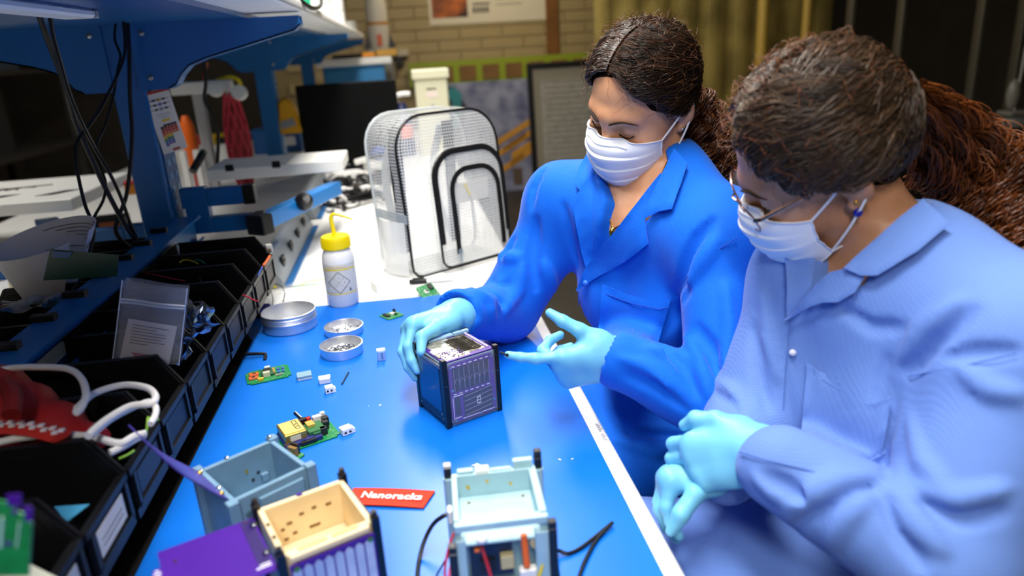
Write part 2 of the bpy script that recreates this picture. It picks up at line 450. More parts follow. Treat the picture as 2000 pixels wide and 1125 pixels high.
part('rod', M_alu, mi, lambda b: b.cyl((0, 0, 0.02), (0.01, 0, 0.34), 0.008, 10))
part('shell', mat('inst_grey', '6f6a60', 0.4), mi, lambda b: b.ball((-0.01, 0.01, 0.1), (0.035, 0.03, 0.08)))

# ---- the dark side of the room: steel rack with parts drawers and boxes
rk = thing('steel_rack', 'unlit steel rack with drawers and boxes beyond the bench', 'rack', (-2.9, 3.0, 0))
for (x, y) in ((0, 0), (0, 2.8), (0.5, 0), (0.5, 2.8), (0.5, 1.4)):
    part('upright', mat('rack_steel', '4c4a48', 0.4, metal=0.7), rk, lambda b: b.bb((x, y, 0), (x+0.04, y+0.04, 2.0)))
for z in (0.35, 0.85, 1.35, 1.8):
    part('shelf', mat('rack_shelf', '1e1b19', 0.6), rk, lambda b: b.bb((-0.01, 0, z), (0.55, 2.84, z+0.03)))
dc = thing('drawer_cabinet', 'small parts cabinet with rows of teal drawers in the dark rack', 'cabinet', (-2.62, 4.75, 0.88), -PI/2)
part('case', M_blackm, dc, lambda b: b.bb((-0.3, 0, 0), (0.3, 0.18, 0.42)))
for j in range(6):
    for i in range(5):
        d = part('drawer', mat('teal_drawer', '1d4a4e', 0.3), dc, lambda b: b.bb((-0.285+i*0.115, -0.02, 0.015+j*0.067), (-0.18+i*0.115, 0.0, 0.075+j*0.067)))
for k, (y, w, h, z, c, nm) in enumerate(((3.2, 0.3, 0.22, 1.38, '5c2a1c', 'brown'), (3.7, 0.25, 0.18, 1.38, '3b3a36', 'grey'), (4.3, 0.35, 0.2, 1.38, '7a3517', 'rust coloured'), (3.5, 0.4, 0.2, 0.88, '4a3a22', 'tan'), (5.3, 0.25, 0.3, 1.38, '26303c', 'slate blue'))):
    o = thing('storage_box', nm+' cardboard box on the unlit rack', 'box', (-2.65, y, z))
    part('body', mat('card_'+nm.split()[0], c, 0.7), o, lambda b: b.bb((-0.18, -w/2, 0), (0.18, w/2, h*0.8)))
    part('lid', mat('card_'+nm.split()[0], c, 0.7), o, lambda b: b.bb((-0.19, -w/2-0.01, h*0.8), (0.19, w/2+0.01, h)), bevel=0.004)

# ================================================================== THE BENCH
M_blue = mat('bench_blue', '1466a8', 0.35, noise=0.05, nscale=6)
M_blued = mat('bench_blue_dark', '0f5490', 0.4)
M_mat = mat('blue_mat', '0a70dc', 0.33, noise=0.06, nscale=14, bump=0.05, bscale=400)
bench = thing('workbench', 'long double sided laboratory bench with a white top and blue steel frame', 'bench', (0, 0, 0))
BX = 0.255
part('tabletop', M_white, bench, lambda b: b.bb((-1.62, -0.9, T-0.035), (BX, 5.45, T)), bevel=0.004)
for x in (0.05, -1.45):
    for y in (-0.7, 1.9, 5.2):
        part('leg', M_blue, bench, lambda b: b.bb((x, y, 0), (x+0.06, y+0.06, T-0.035)))
for y in (-0.7, 1.9, 5.2):
    part('cross_beam', M_blue, bench, lambda b: b.bb((-1.45, y+0.005, T-0.10), (0.11, y+0.055, T-0.036)))
part('edge_print', mat('grey_ink', '9a9a9a', 0.6), bench, lambda b: [b.bb((0.2445, 0.904+0.0052*k, T), (0.2445+(0.0055, 0.0042, 0.006, 0.005)[k % 4], 0.9072+0.0052*k, T+0.0004)) for k in range(10) if k != 4])
mt = part('bench_mat', M_mat, None, lambda b: b.prism([(-0.56, -0.6), (0.231, -0.6), (0.231, 1.618), (0.221, 1.628), (-0.56, 1.652)], T+0.0002, T+0.003), bevel=0.0008)
tag(mt, 'blue antistatic mat covering the near part of the white bench top', 'mat')

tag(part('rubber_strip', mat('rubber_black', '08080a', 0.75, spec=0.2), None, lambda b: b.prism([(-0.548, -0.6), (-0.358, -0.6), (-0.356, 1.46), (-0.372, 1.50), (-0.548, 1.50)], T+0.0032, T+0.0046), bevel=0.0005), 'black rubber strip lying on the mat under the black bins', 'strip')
# posts with brackets, upper shelf: one bolted frame
rack = thing('bench_rack', 'blue steel upright frame carrying the long upper shelf over the bench', 'shelf', (-0.64, 1.9, T))
def post(y):
    # open channel post: web towards the camera, slotted flank towards the bench front
    p = part('upright', M_blue, rack, lambda b: b.bb((-0.035, y, 0.0), (0.04, y+0.13, 0.70)), bevel=0.004)
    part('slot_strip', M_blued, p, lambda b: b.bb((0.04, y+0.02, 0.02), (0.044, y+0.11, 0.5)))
    for k in range(14):
        for q in (0.035, 0.08):
            part('slot', mat('slot_light', '5b93c4', 0.3), p, lambda b: b.bb((0.0435, y+q, 0.05+k*0.033), (0.0455, y+q+0.018, 0.066+k*0.033)))
    def br(sg, b):
        prof = [(0.03, 0.652), (0.42, 0.652), (0.422, 0.632), (0.405, 0.618), (0.193, 0.567), (0.150, 0.552), (0.128, 0.532), (0.114, 0.511), (0.095, 0.502), (0.03, 0.502)]
        P = [(sg*x, z) for x, z in prof]
        if sg < 0: P = P[::-1]
        b.prism(P, y-0.006, y-0.002, axis=1)
        b.prism(P, y+0.045, y+0.049, axis=1)
        low = prof[2:9]
        for (a, c) in zip(low, low[1:]):     # folded lower flange
            b.prism([(sg*a[0], a[1]), (sg*c[0], c[1]), (sg*c[0], c[1]+0.004), (sg*a[0], a[1]+0.004)][::int(sg)], y-0.006, y+0.049, axis=1)
    part('bracket', M_blue, rack, lambda b: br(1, b))
    part('bracket', M_blue, rack, lambda b: br(-1, b))
    for (x, z) in ((0.06, 0.63), (-0.055, 0.63), (0.06, 0.53)):
        part('bolt', M_alu, rack, lambda b: b.lathe([(0.006, 0), (0.006, 0.004), (0, 0.006)], 8, M=Matrix.Translation((x, y-0.006, z)) @ Matrix.Rotation(PI/2, 4, 'X')))
for y in (0.0, 1.82, 3.6):
    post(y)
SY0, SY1 = -1.6, 3.68
part('shelf_board', M_white, rack, lambda b: b.bb((-0.44, SY0, 0.662), (0.425, SY1, 0.690)), bevel=0.008, seg=3)
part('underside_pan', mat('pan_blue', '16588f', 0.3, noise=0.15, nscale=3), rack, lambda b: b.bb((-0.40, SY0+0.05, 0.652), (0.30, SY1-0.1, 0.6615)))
lampu = thing('shelf_lamp', 'white unlit strip light under the upper shelf', 'light', (-0.515, 1.10, T+0.652))
part('housing', M_wplas, lampu, lambda b: b.bb((-0.026, -0.55, -0.014), (0.026, 0.28, 0)), bevel=0.004)
part('end_cap', mat('grey_plastic', '9b9b98', 0.5), lampu, lambda b: b.bb((-0.026, 0.28, -0.014), (0.026, 0.295, 0)), bevel=0.002)
# resistor colour card on the near post
def card():
    t = thing('colour_code_card', 'small laminated resistor colour code card on the blue post', 'card', tuple(wpd(320, 302, 1, 1.915)), rot=(0, 0, 0))
    W, H = 0.066, 0.150
    Mx = frame_M((0, 0, 0), wpd(355, 291, 1, 1.95)-wpd(320, 302, 1, 1.915), (0, 0, 1))
    part('sheet', mat('card_white', 'd8d4cc', 0.35, coat=0.4), t, lambda b: b.box((W/2, H/2, 0.0005), (W, H, 0.001), M=Mx))
    part('red_edge', mat('card_red', 'a93425', 0.4), t, lambda b: b.box((W/2, H-0.003, 0.0012), (W, 0.006, 0.0008), M=Mx))
    part('red_mark', mat('card_red', 'a93425', 0.4), t, lambda b: b.box((W*0.55, 0.005, 0.0012), (W*0.3, 0.006, 0.0008), M=Mx))
    for k, c in enumerate(('b09038', '5a5aa8', '7f8a92')):
        z = 0.128-k*0.011
        r = part('resistor', mat('ink_black', '1d1d20', 0.6), t, lambda b: [b.box((0.032, z, 0.0012), (0.052, 0.001, 0.0006), M=Mx), b.box((0.019, z, 0.0013), (0.007, 0.004, 0.0008), M=Mx), b.box((0.045, z, 0.0013), (0.007, 0.004, 0.0008), M=Mx)])
        part('band', mat('band'+c, c, 0.5), r, lambda b: b.box((0.032, z, 0.0015), (0.008, 0.006, 0.0008), M=Mx))
    cols = ('2a2522', 'a8382c', 'b2342a', 'c8702c', 'd8b422', '3f7a4c', '4a68a8', '6a5a9c', '8a8a90')
    for i in range(5):
        for j in range(8 if i < 3 else 4):
            part('swatch', mat('sw'+cols[j], cols[j], 0.5), t, lambda b: b.box((0.018+i*0.009, 0.066-j*0.0062 - (0.0 if i else 0.004), 0.0013), (0.0078, 0.0056, 0.0008), M=Mx))
    part('swatch', mat('swd8b422', 'd8b422', 0.5), t, lambda b: b.box((0.034, 0.078, 0.0013), (0.02, 0.006, 0.0008), M=Mx))
    part('caption_lines', mat('ink_grey', '8a8a8a', 0.6), t, lambda b: [b.box((W/2, 0.093-0.006*k, 0.0013), (0.036-0.01*k, 0.0012, 0.0006), M=Mx) for k in range(2)])
card()

# swing trays on blue arms
def tray(name_label, corner, dx, dy, z, side, arm_label):
    t = thing('swing_tray', name_label, 'tray', (corner[0], corner[1], T+z))
    part('board', M_wplas, t, lambda b: b.bb((0, 0, -0.036), (dx, dy, 0)), bevel=0.0025)
    return t
tr = tray('white swing tray on blue arms beside the near post', (-0.615, 2.34), 0.415, 0.245, 0.243, 1, '')
def arms(t, s, M_):
    # clamp plate on the post, double fork, lower arm; x away from the post is s
    L = lambda lo, hi: ([min(s*lo[0], s*hi[0]), lo[1], lo[2]], [max(s*lo[0], s*hi[0]), hi[1], hi[2]])
    P = [('clamp_plate', (0.0, 0.0, -0.155), (0.065, 0.035, -0.035)), ('fork_arm', (0.065, 0.0, -0.085), (0.165, 0.035, -0.04)), ('fork_arm', (0.065, 0.0, -0.155), (0.185, 0.035, -0.115))]
    for nm, lo, hi in P:
        a, c = L(lo, hi)
        part(nm, M_blue, t, lambda b: b.bb(a, c, M=M_), bevel=0.002)
    for lo, hi in (((0.155, -0.002, -0.087), (0.185, 0.037, -0.038)), ((0.172, -0.002, -0.157), (0.20, 0.037, -0.113))):
        a, c = L(lo, hi)
        part('end_cap', M_black, t, lambda b: b.bb(a, c, M=M_), bevel=0.002)
Mo = Matrix.Translation((0.03, -0.40, 0.045))
arms(tr, 1, Mo)
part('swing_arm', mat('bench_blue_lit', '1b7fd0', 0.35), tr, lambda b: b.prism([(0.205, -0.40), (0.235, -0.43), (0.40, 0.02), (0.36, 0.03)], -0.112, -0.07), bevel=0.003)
part('arm_cap', M_black, tr, lambda b: b.box((0.222, -0.43, -0.091), (0.06, 0.04, 0.052), rz=-0.6), bevel=0.003)
part('knob', M_black, tr, lambda b: b.lathe([(0.014, -0.02), (0.024, -0.012), (0.026, 0.004), (0.02, 0.016), (0.0, 0.02)], 18, M=Matrix.Translation((0.315, -0.25, -0.075)) @ Matrix.Rotation(1.0, 4, 'X')))
part('pivot_pin', M_alu, tr, lambda b: b.cyl((0.19, -0.38, -0.18), (0.19, -0.38, -0.15), 0.008, 12))
part('clamp_knob', M_black, tr, lambda b: b.lathe([(0.012, -0.02), (0.02, -0.012), (0.02, 0.012), (0.0, 0.02)], 14, M=Matrix.Translation((0.03, -0.41, -0.15)) @ Matrix.Rotation(PI/2, 4, 'X')))
part('hinge_rod', mat('hinge_grey', 'c8c8c4', 0.4), tr, lambda b: b.cyl((0.035, -0.405, -0.13), (0.033, -0.405, -0.04), 0.006, 12))
for (x, y) in ((0.06, -0.008), (0.20, -0.008)):
    part('clip', M_black, tr, lambda b: b.bb((x, y, -0.008), (x+0.025, y+0.01, 0.012)), bevel=0.002)
tl = tray('white swing tray with dark tape marks on the unlit side of the post', (-1.75, 2.27), 0.765, 0.50, 0.2, -1, '')
M2 = Matrix.Translation((1.065, -0.30, 0.0))
arms(tl, -1, M2)
part('swing_arm', M_blue, tl, lambda b: b.prism([(0.90, -0.27), (0.84, -0.26), (0.60, 0.1), (0.66, 0.12)], -0.112, -0.07), bevel=0.003)
for (x, y) in ((0.44, 0.09), (0.62, 0.10)):
    part('tape_mark', M_blackm, tl, lambda b: b.prism([(x, y), (x+0.05, y), (x+0.11, y+0.075), (x+0.06, y+0.075)], 0, 0.0012))
part('scribble', mat('dark_print', '35322d', 0.6), tl, lambda b: [b.tube(catmull([(0.36+0.05*k, 0.22+0.02*k, 0.001), (0.44+0.03*k, 0.30, 0.001), (0.5+0.04*k, 0.26+0.03*k, 0.001)], 5), 0.0025, 5) for k in range(3)])
part('tab', mat('tab_brown', '6a4a2a', 0.5), tl, lambda b: b.box((0.36, 0.13, 0.009), (0.008, 0.008, 0.018)))

# louvred rail between the two rows of bins
RLX = -0.56
rail = thing('bin_rail', 'blue steel rail along the bench that carries the black bins', 'rail', (RLX, 0, T))
part('panel', M_blue, rail, lambda b: b.bb((-0.012, -0.3, 0.003), (0.012, 1.89, 0.175)))
part('lip', M_blue, rail, lambda b: b.prism([(-0.012, 0.175), (-0.035, 0.187), (-0.035, 0.192), (0.03, 0.192), (0.03, 0.187), (0.012, 0.175)], -0.3, 1.89, axis=1))
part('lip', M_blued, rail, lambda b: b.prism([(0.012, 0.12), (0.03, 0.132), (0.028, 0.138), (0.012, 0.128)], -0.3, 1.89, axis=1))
for k in range(6):
    part('label_strip', mat('strip_label', 'b9c0ae', 0.6, noise=0.3, nscale=30), rail, lambda b: b.bb((0.0125, 0.62+k*0.20, 0.145), (0.0135, 0.72+k*0.2, 0.168)))
for k in range(12):
    part('hook', M_black, rail, lambda b: b.box((-0.02, 0.45+k*0.116, 0.196), (0.035, 0.016, 0.012)))

# black picking bins
PITCH, YW0 = 0.1157, 1.695
M_bin = mat('bin_black', '0e0f11', 0.42, spec=0.4, noise=0.25, nscale=18, bump=0.1, bscale=500)
M_binb = mat('bin_inner', '0d0e10', 0.45)
binroot = thing('storage_bin', 'x', 'bin', (-0.335, YW0-PITCH/2, T+0.07))
def bin_body(b):
    w = 0.0565; th = 0.0022
    side = [(0, 0), (0, 0.052), (-0.030, 0.10), (-0.198, 0.10), (-0.205, 0.006), (-0.198, 0)]
    for sgn in (-1, 1):
        y0, y1 = (sgn*w, sgn*(w-th)) if sgn < 0 else (w-th, w)
        b.prism(side, min(y0, y1), max(y0, y1), axis=1)
        # thick rolled rim along the sloping edge and the top
        for (a, c) in (((0.002, 0.050), (-0.030, 0.101)), ((-0.030, 0.101), (-0.20, 0.101))):
            dx, dz = c[0]-a[0], c[1]-a[1]; L = math.hypot(dx, dz); nx, nz = -dz/L*0.004, dx/L*0.004
            b.prism([(a[0], a[1]), (c[0], c[1]), (c[0]+nx, c[1]+nz), (a[0]+nx, a[1]+nz)], sgn*w-0.001*sgn-0.0028, sgn*w-0.001*sgn+0.0022, axis=1)
        b.prism([(-0.02, 0.06), (-0.034, 0.088), (-0.19, 0.088), (-0.19, 0.0865), (-0.0335, 0.0865), (-0.018, 0.056)], sgn*(w-th)-0.0015, sgn*(w-th)+0.0015, axis=1)
    b.bb((-0.205, -w, 0), (0, w, 0.003)); b.bb((-0.205, -w, 0), (-0.202, w, 0.10))
    b.bb((-0.003, -w, 0), (0, w, 0.050)); b.bb((-0.005, -w, 0.046), (0.004, w, 0.054))
part('bin_body', M_bin, binroot, bin_body)
hd = part('label_holder', mat('bin_slate', '10151d', 0.45, spec=0.3), binroot, lambda b: b.bb((0.0, -0.042, 0.006), (0.002, 0.042, 0.042)))
part('holder_rim', M_bin, hd, lambda b: [b.bb((0, -0.05, 0.002), (0.005, -0.043, 0.046)), b.bb((0, 0.043, 0.002), (0.005, 0.05, 0.046)), b.bb((0, -0.05, 0.001), (0.005, 0.05, 0.006))])
part('foot_lip', M_bin, binroot, lambda b: b.bb((-0.02, -w_ if False else -0.055, -0.012), (0.002, 0.055, 0.0)))
BINS = []
binlab = ['black bin at the far end of the row, a white plug on its lip', 'black bin second from the far end, blue and orange leads over its lip',
 'empty black bin third from the far end of the row', 'black bin fourth from the far end with a red wire on its lip', 'black bin just beyond the one stuffed with foil pouches',
 'black bin stuffed with silver foil pouches', 'black bin that holds the clear zip bag', 'empty black bin just nearer than the zip bag',
 'black bin with a white paper label under the loops of white cable', 'black bin filled with white cables and the red pouch', 'black bin with a white label and a light blue scrap inside',
 'nearest black bin holding the green circuit panel', 'black bin cut by the lower edge of the photo', 'black bin past the near end of the photo']
for k in range(13):
    y = YW0-PITCH*(k+0.5)
    r = binroot if k == 0 else copy_thing(binroot, (-0.335, y, T+0.07))
    r['label'] = binlab[k]; r['group'] = 'black bins along the front of the rail'
    r.location = (-0.335-0.0022*k, y, T+0.07)
    BINS.append(r)
LABC = {8: 'e8e6e2', 9: 'b9bdbf', 10: 'dedcd8', 7: '2a3644'}
for k, c in LABC.items():
    part('label_card', mat('label_'+c, c, 0.5), BINS[k], lambda b: b.bb((0.002, -0.036, 0.010), (0.0028, 0.036, 0.040)))
    if k in (8, 10):
        part('print_line', mat('ink_grey', '8a8a8a', 0.6), BINS[k], lambda b: [b.bb((0.0028, -0.028, 0.019+0.007*q), (0.0031, 0.028, 0.0205+0.007*q)) for q in range(2)])
backlab = ['black bin behind the rail next to the post', 'black bin behind the rail under the green board', 'black bin behind the rail holding the rolled paper', 'black bin behind the rail beside the rolled paper', 'black bin behind the rail under the grey antistatic pouch', 'black bin behind the rail near the red pouch', 'nearest black bin behind the rail']
for k in range(7):
    y = 1.76-PITCH*(k+0.5)
    copy_thing(binroot, (-0.80, y, T+0.075), PI, backlab[k], group='black bins on the back of the rail')

# ================================================================== THINGS ON THE BENCH
MZ = T + 0.003                # top of the blue mat
M_alub = mat('tin_aluminium', 'e4e6ea', 0.42, metal=0.9, noise=0.08, nscale=60)
M_steel = mat('steel', 'a5a7ab', 0.25, metal=1.0)
M_gold = mat('gold', 'd8a848', 0.25, metal=1.0)
M_pcb = mat('pcb_green', '1d8a4a', 0.35, noise=0.25, nscale=90)
M_purple = mat('pcb_purple', '451a8a', 0.32, noise=0.08, nscale=30)
M_chip = mat('chip_black', '151517', 0.4)
M_wire_r = mat('wire_red', 'c2283c', 0.4)
M_wire_k = mat('cable_black', '0b0b0d', 0.42)
M_wire_w = mat('cable_white', 'e4e2e0', 0.38)
M_wire_y = mat('wire_yellow', 'd9c21a', 0.4)
M_wire_g = mat('wire_teal', '1d7a66', 0.4)
M_wire_b = mat('wire_blue', '2158c8', 0.4)
M_orange = mat('orange_plastic', 'ee6a1a', 0.4)
M_yellow = mat('yellow_plastic', 'f0d808', 0.38)

# ---- wash bottle
def bottle():
    p = wp(672, 592, 0.003)
    t = thing('wash_bottle', 'translucent wash bottle with yellow cap and bent yellow spout at the edge of the mat', 'bottle', (p.x, p.y, MZ), -0.13)
    R = 0.0365
    part('body', mat('bottle_ldpe', 'f1f1ee', 0.35, trans=0.15, ior=1.2, spec=0.4), t, lambda b: b.lathe([(0.0, 0.0), (R*0.9, 0), (R, 0.006), (R, 0.108), (R*0.95, 0.121), (R*0.86, 0.129), (R*0.80, 0.133), (R*0.80, 0.14), (0, 0.141)], 40))
    part('liquid', mat('bottle_fill', 'e2e4e4', 0.4), t, lambda b: b.lathe([(0.0, 0.003), (R*0.86, 0.004), (R*0.93, 0.008), (R*0.93, 0.034), (0, 0.034)], 32))
    def capf(b):
        b.lathe([(R*0.86, 0.136), (R*0.88, 0.137), (R*0.88, 0.160), (R*0.84, 0.164), (0.006, 0.165), (0.0, 0.165)], 40)
        for k in range(40):
            a = 2*PI*k/40; b.box((R*0.885*math.cos(a), R*0.885*math.sin(a), 0.149), (0.002, 0.002, 0.02), rz=a)
    part('cap', M_yellow, t, capf)
    sp = catmull([(0, 0, 0.163), (-0.002, 0, 0.185), (-0.003, 0, 0.204), (0.001, 0, 0.2125), (0.009, 0, 0.2135), (0.026, 0, 0.2075), (0.044, 0, 0.2)], 6)
    part('spout', M_yellow, t, lambda b: b.tube(sp, [0.0052-0.0037*(i/(len(sp)-1))**1.5 for i in range(len(sp))], 10))
    lab = lambda z0, z1, a0, a1, r: (lambda u, v: (r*math.sin(a0+(a1-a0)*u), -r*math.cos(a0+(a1-a0)*u), z0+(z1-z0)*v))
    part('label_film', mat('label_film', 'e6e4d8', 0.35, alpha=0.55), t, lambda b: b.grid(lab(0.03, 0.105, -1.35, 1.35, R+0.0003), 24, 1))
    part('band', mat('label_yellow', 'ecd21c', 0.4), t, lambda b: b.grid(lab(0.0905, 0.0935, -1.35, 1.35, R+0.0006), 24, 1))
    part('band', mat('label_yellow', 'ecd21c', 0.4), t, lambda b: b.grid(lab(0.0335, 0.0355, -1.35, 1.35, R+0.0006), 24, 1))
    M_ink = mat('label_ink', '3a3a38', 0.6)
    def line(b, p, q, w, n=10):
        p = Vector(p); q = Vector(q); d = (q-p).normalized(); nn = Vector((-d.y, d.x))*w/2
        def f(u, v):
            s = p+(q-p)*u+nn*(2*v-1); a = s.x/R; return ((R+0.0009)*math.sin(a), -(R+0.0009)*math.cos(a), s.y)
        b.grid(f, n, 1)
    cx, cz, hw = 0.004, 0.062, 0.0255
    C = [(cx, cz+hw), (cx+hw, cz), (cx, cz-hw), (cx-hw, cz)]
    part('hazard_diamond', M_ink, t, lambda b: [line(b, C[i], C[(i+1) % 4], 0.0011) for i in range(4)])
    part('diamond_cross', mat('label_ink2', '77766e', 0.6), t, lambda b: [line(b, (cx-hw/2, cz-hw/2), (cx+hw/2, cz+hw/2), 0.0005), line(b, (cx-hw/2, cz+hw/2), (cx+hw/2, cz-hw/2), 0.0005)])
    wr = lambda x0, z0: (lambda co: ((R+0.001)*math.sin((co.x+x0)/R), -(R+0.001)*math.cos((co.x+x0)/R), co.y+z0))
    text_mesh('label_name', 'ISOPROPANOL', 0.0072, mat('label_yellow', 'ecd21c', 0.4), t, None, warp=wr(0.002, 0.0975))
    for (s, x, z) in (('3', cx, cz+0.011), ('0', cx+0.012, cz), ('1', cx-0.012, cz)):
        text_mesh('hazard_number', s, 0.005, M_ink, t, None, warp=wr(x, z))
    part('small_print', mat('label_ink2', '77766e', 0.6), t, lambda b: [line(b, (-0.028+0.005*k, 0.0385), (-0.0245+0.005*k, 0.0385), 0.0009, 2) for k in range(5)])
    part('flame_mark', M_ink, t, lambda b: [line(b, (0.026, 0.040), (0.0285, 0.047), 0.002, 2), line(b, (0.0295, 0.040), (0.0285, 0.047), 0.002, 2)])
bottle()

# ---- aluminium tins
def tin(lab, px, py, r, h, two=False, screws=0, group=None, seed=1):
    p = wp(px, py, 0.003)
    t = thing('metal_tin', lab, 'tin', (p.x, p.y, MZ))
    part('bowl', M_alub, t, lambda b: b.lathe([(0, 0), (r*0.96, 0), (r, 0.003), (r, h-0.001), (r+0.0012, h), (r-0.0008, h+0.0004), (r-0.0016, h-0.001), (r-0.0016, 0.004), (r*0.9, 0.0022), (0, 0.0022)], 56))
    if two:
        part('threaded_rim', M_alub, t, lambda b: b.lathe([(r-0.0012, h*0.5), (r+0.0016, h*0.52), (r+0.0016, h*0.6), (r+0.0004, h*0.64), (r+0.0014, h*0.70), (r+0.0004, h*0.75), (r+0.0012, h*0.82), (r, h*0.86)], 56, cap=False))
        part('inner_step', M_alub, t, lambda b: b.lathe([(r*0.70, 0.0045), (r*0.72, 0.006), (r*0.74, 0.0045)], 48, cap=False))
    return t
tin('large empty round aluminium tin with a threaded rim beside the wash bottle', 568, 639, 0.0565, 0.040, True)
t1 = tin('small aluminium tin holding a few screws, just below the wash bottle', 673, 650, 0.0395, 0.017)
t2 = tin('small aluminium tin heaped with screws, the nearer of the two small ones', 669, 690, 0.0405, 0.021)
def screws(t, n, r, z, seed, label):
    rr = random.Random(seed); b = MB()
    for k in range(n):
        a = rr.random()*2*PI; q = r*math.sqrt(rr.random()); c = Vector((q*math.cos(a), q*math.sin(a), z+rr.random()*0.006*(1-q/r*0.7)))
        d = Vector((rr.uniform(-1, 1), rr.uniform(-1, 1), rr.uniform(-0.25, 0.25))).normalized()
        b.cyl(c, c+d*rr.uniform(0.004, 0.008), 0.0009, 6); b.cyl(c-d*0.0016, c, 0.0019, 8)
    o = b.build('screws', M_steel, None); o.location = t.location
    tag(o, label, 'screws', kind='stuff')
screws(t2, 110, 0.033, 0.0045, 3, 'heap of small steel screws in the nearer small tin')
screws(t1, 26, 0.032, 0.0040, 4, 'few loose steel screws in the small tin by the bottle')

# ---- circuit boards
def pcb(lab, px, py, w, h, rz, comps, colour=None, notch=0.006, th=0.0016, z=0.0, group=None, rot=None, name='circuit_board'):
    p = wp(px, py, 0.003)
    t = thing(name, lab, 'circuit board', (p.x, p.y, MZ+z), rz, group, rot=rot)
    n = notch
    out = [(-w/2+n, -h/2), (w/2-n, -h/2), (w/2-n, -h/2+n), (w/2, -h/2+n), (w/2, h/2-n), (w/2-n, h/2), (-w/2+n*1.5, h/2), (-w/2, h/2-n*1.5), (-w/2, -h/2+n), (-w/2+n, -h/2+n)]
    part('board', colour or M_pcb, t, lambda b: b.prism(out, 0.0006, 0.0006+th))
    for (nm, x, y, a, d, hh, c) in comps:
        m = c if not isinstance(c, str) else mat('comp_'+c, c, 0.4)
        part(nm, m, t, lambda b: b.box((x, y, 0.0006+th+hh/2), (a, d, hh)), bevel=0.0004)
    # solder pads and tiny parts
    rr = random.Random(int(px)); b = MB()
    for k in range(70):
        x, y = rr.uniform(-w*0.46, w*0.46), rr.uniform(-h*0.44, h*0.44)
        b.box((x, y, 0.0006+th+0.0003), (rr.uniform(0.0008, 0.002), rr.uniform(0.0008, 0.0016), 0.0008))
    tag(b.build('small_parts', mat('solder', 'c9cabf', 0.35, metal=0.4), t), kind='stuff')
    return t
pcb('green circuit board with orange modules and small blue parts beside the bin row', 524, 733, 0.078, 0.060, 0.28, [
    ('module', -0.024, 0.010, 0.017, 0.012, 0.003, 'd9632e'), ('module', -0.026, -0.006, 0.017, 0.012, 0.003, 'd9632e'),
    ('chip', -0.023, 0.010, 0.006, 0.004, 0.0042, '171718'), ('chip', -0.026, -0.006, 0.006, 0.004, 0.0042, '171718'),
    ('daughter_board', -0.001, 0.002, 0.022, 0.026, 0.005, '2b5a3c'), ('chip', 0.0, 0.009, 0.013, 0.010, 0.007, '1a1b1c'), ('connector', -0.003, -0.008, 0.012, 0.007, 0.009, 'd8d2b0'),
    ('connector', -0.015, -0.021, 0.010, 0.006, 0.005, 'e0b82c'), ('inductor', 0.020, 0.012, 0.006, 0.006, 0.003, '2a5fb8'), ('inductor', 0.028, 0.012, 0.005, 0.006, 0.003, '2a5fb8'),
    ('inductor', 0.019, -0.002, 0.006, 0.006, 0.003, '2a5fb8'), ('inductor', 0.027, -0.002, 0.005, 0.006, 0.003, '2a5fb8'), ('header', 0.011, 0.003, 0.004, 0.022, 0.006, 'a5854a'), ('connector', 0.002, 0.026, 0.010, 0.006, 0.005, 'e4e2dc'),
    ('header', 0.018, -0.016, 0.012, 0.004, 0.003, '8d8a80')])
big = pcb('green radio board carrying a gold metal can in the middle of the mat', 600, 851, 0.086, 0.070, 0.42, [
    ('riser', -0.012, -0.004, 0.056, 0.052, 0.007, '22276a'), ('module_board', 0.012, -0.004, 0.026, 0.030, 0.012, '2c6a3a'),
    ('shield_can', 0.008, 0.004, 0.012, 0.016, 0.016, 'b9a24c'), ('connector', 0.034, 0.012, 0.010, 0.010, 0.014, '19191b'), ('connector', 0.030, 0.000, 0.009, 0.009, 0.013, '1b1b1d'), ('connector', 0.022, -0.016, 0.010, 0.009, 0.012, '202022'),
    ('connector', 0.024, 0.020, 0.014, 0.008, 0.016, 'e6e6e2'), ('terminal', 0.006, 0.024, 0.018, 0.006, 0.016, '2a1d1a'), ('terminal', 0.010, -0.020, 0.012, 0.008, 0.010, '1d5a38'), ('capacitor', 0.010, 0.017, 0.006, 0.005, 0.019, 'c22a2a'),
    ('header', -0.006, -0.030, 0.024, 0.005, 0.007, '1a1512'), ('header', -0.034, -0.024, 0.014, 0.004, 0.008, '4a3412'), ('capacitor', 0.034, 0.022, 0.007, 0.007, 0.018, 'd4d4d0')])
can = part('gold_can', mat('can_gold', 'bfa052', 0.34, metal=0.75), big, lambda b: b.box((-0.021, 0.002, 0.0145), (0.034, 0.046, 0.015)), bevel=0.0015)
part('can_label', mat('can_label', 'd8bf6c', 0.45), can, lambda b: b.box((-0.021, 0.002, 0.0222), (0.030, 0.040, 0.0004)))
part('can_print', M_chip, can, lambda b: [b.box((-0.0105, 0.004, 0.0226), (0.001, 0.030, 0.0003)), b.box((-0.0165, 0.004, 0.0226), (0.001, 0.030, 0.0003)), b.box((-0.0135, 0.0185, 0.0226), (0.006, 0.001, 0.0003)), b.box((-0.0135, -0.0105, 0.0226), (0.006, 0.001, 0.0003)), b.box((-0.0135, 0.006, 0.0226), (0.003, 0.002, 0.0003)), b.box((-0.0135, -0.002, 0.0226), (0.003, 0.002, 0.0003))])
part('paper_label', mat('paper_label', 'd9d2b4', 0.6), can, lambda b: b.box((-0.022, -0.0212, 0.014), (0.016, 0.0004, 0.008)))
part('antenna_plug', M_steel, big, lambda b: b.cyl((0.004, 0.036, 0.012), (0.000, 0.054, 0.016), 0.0035, 12))
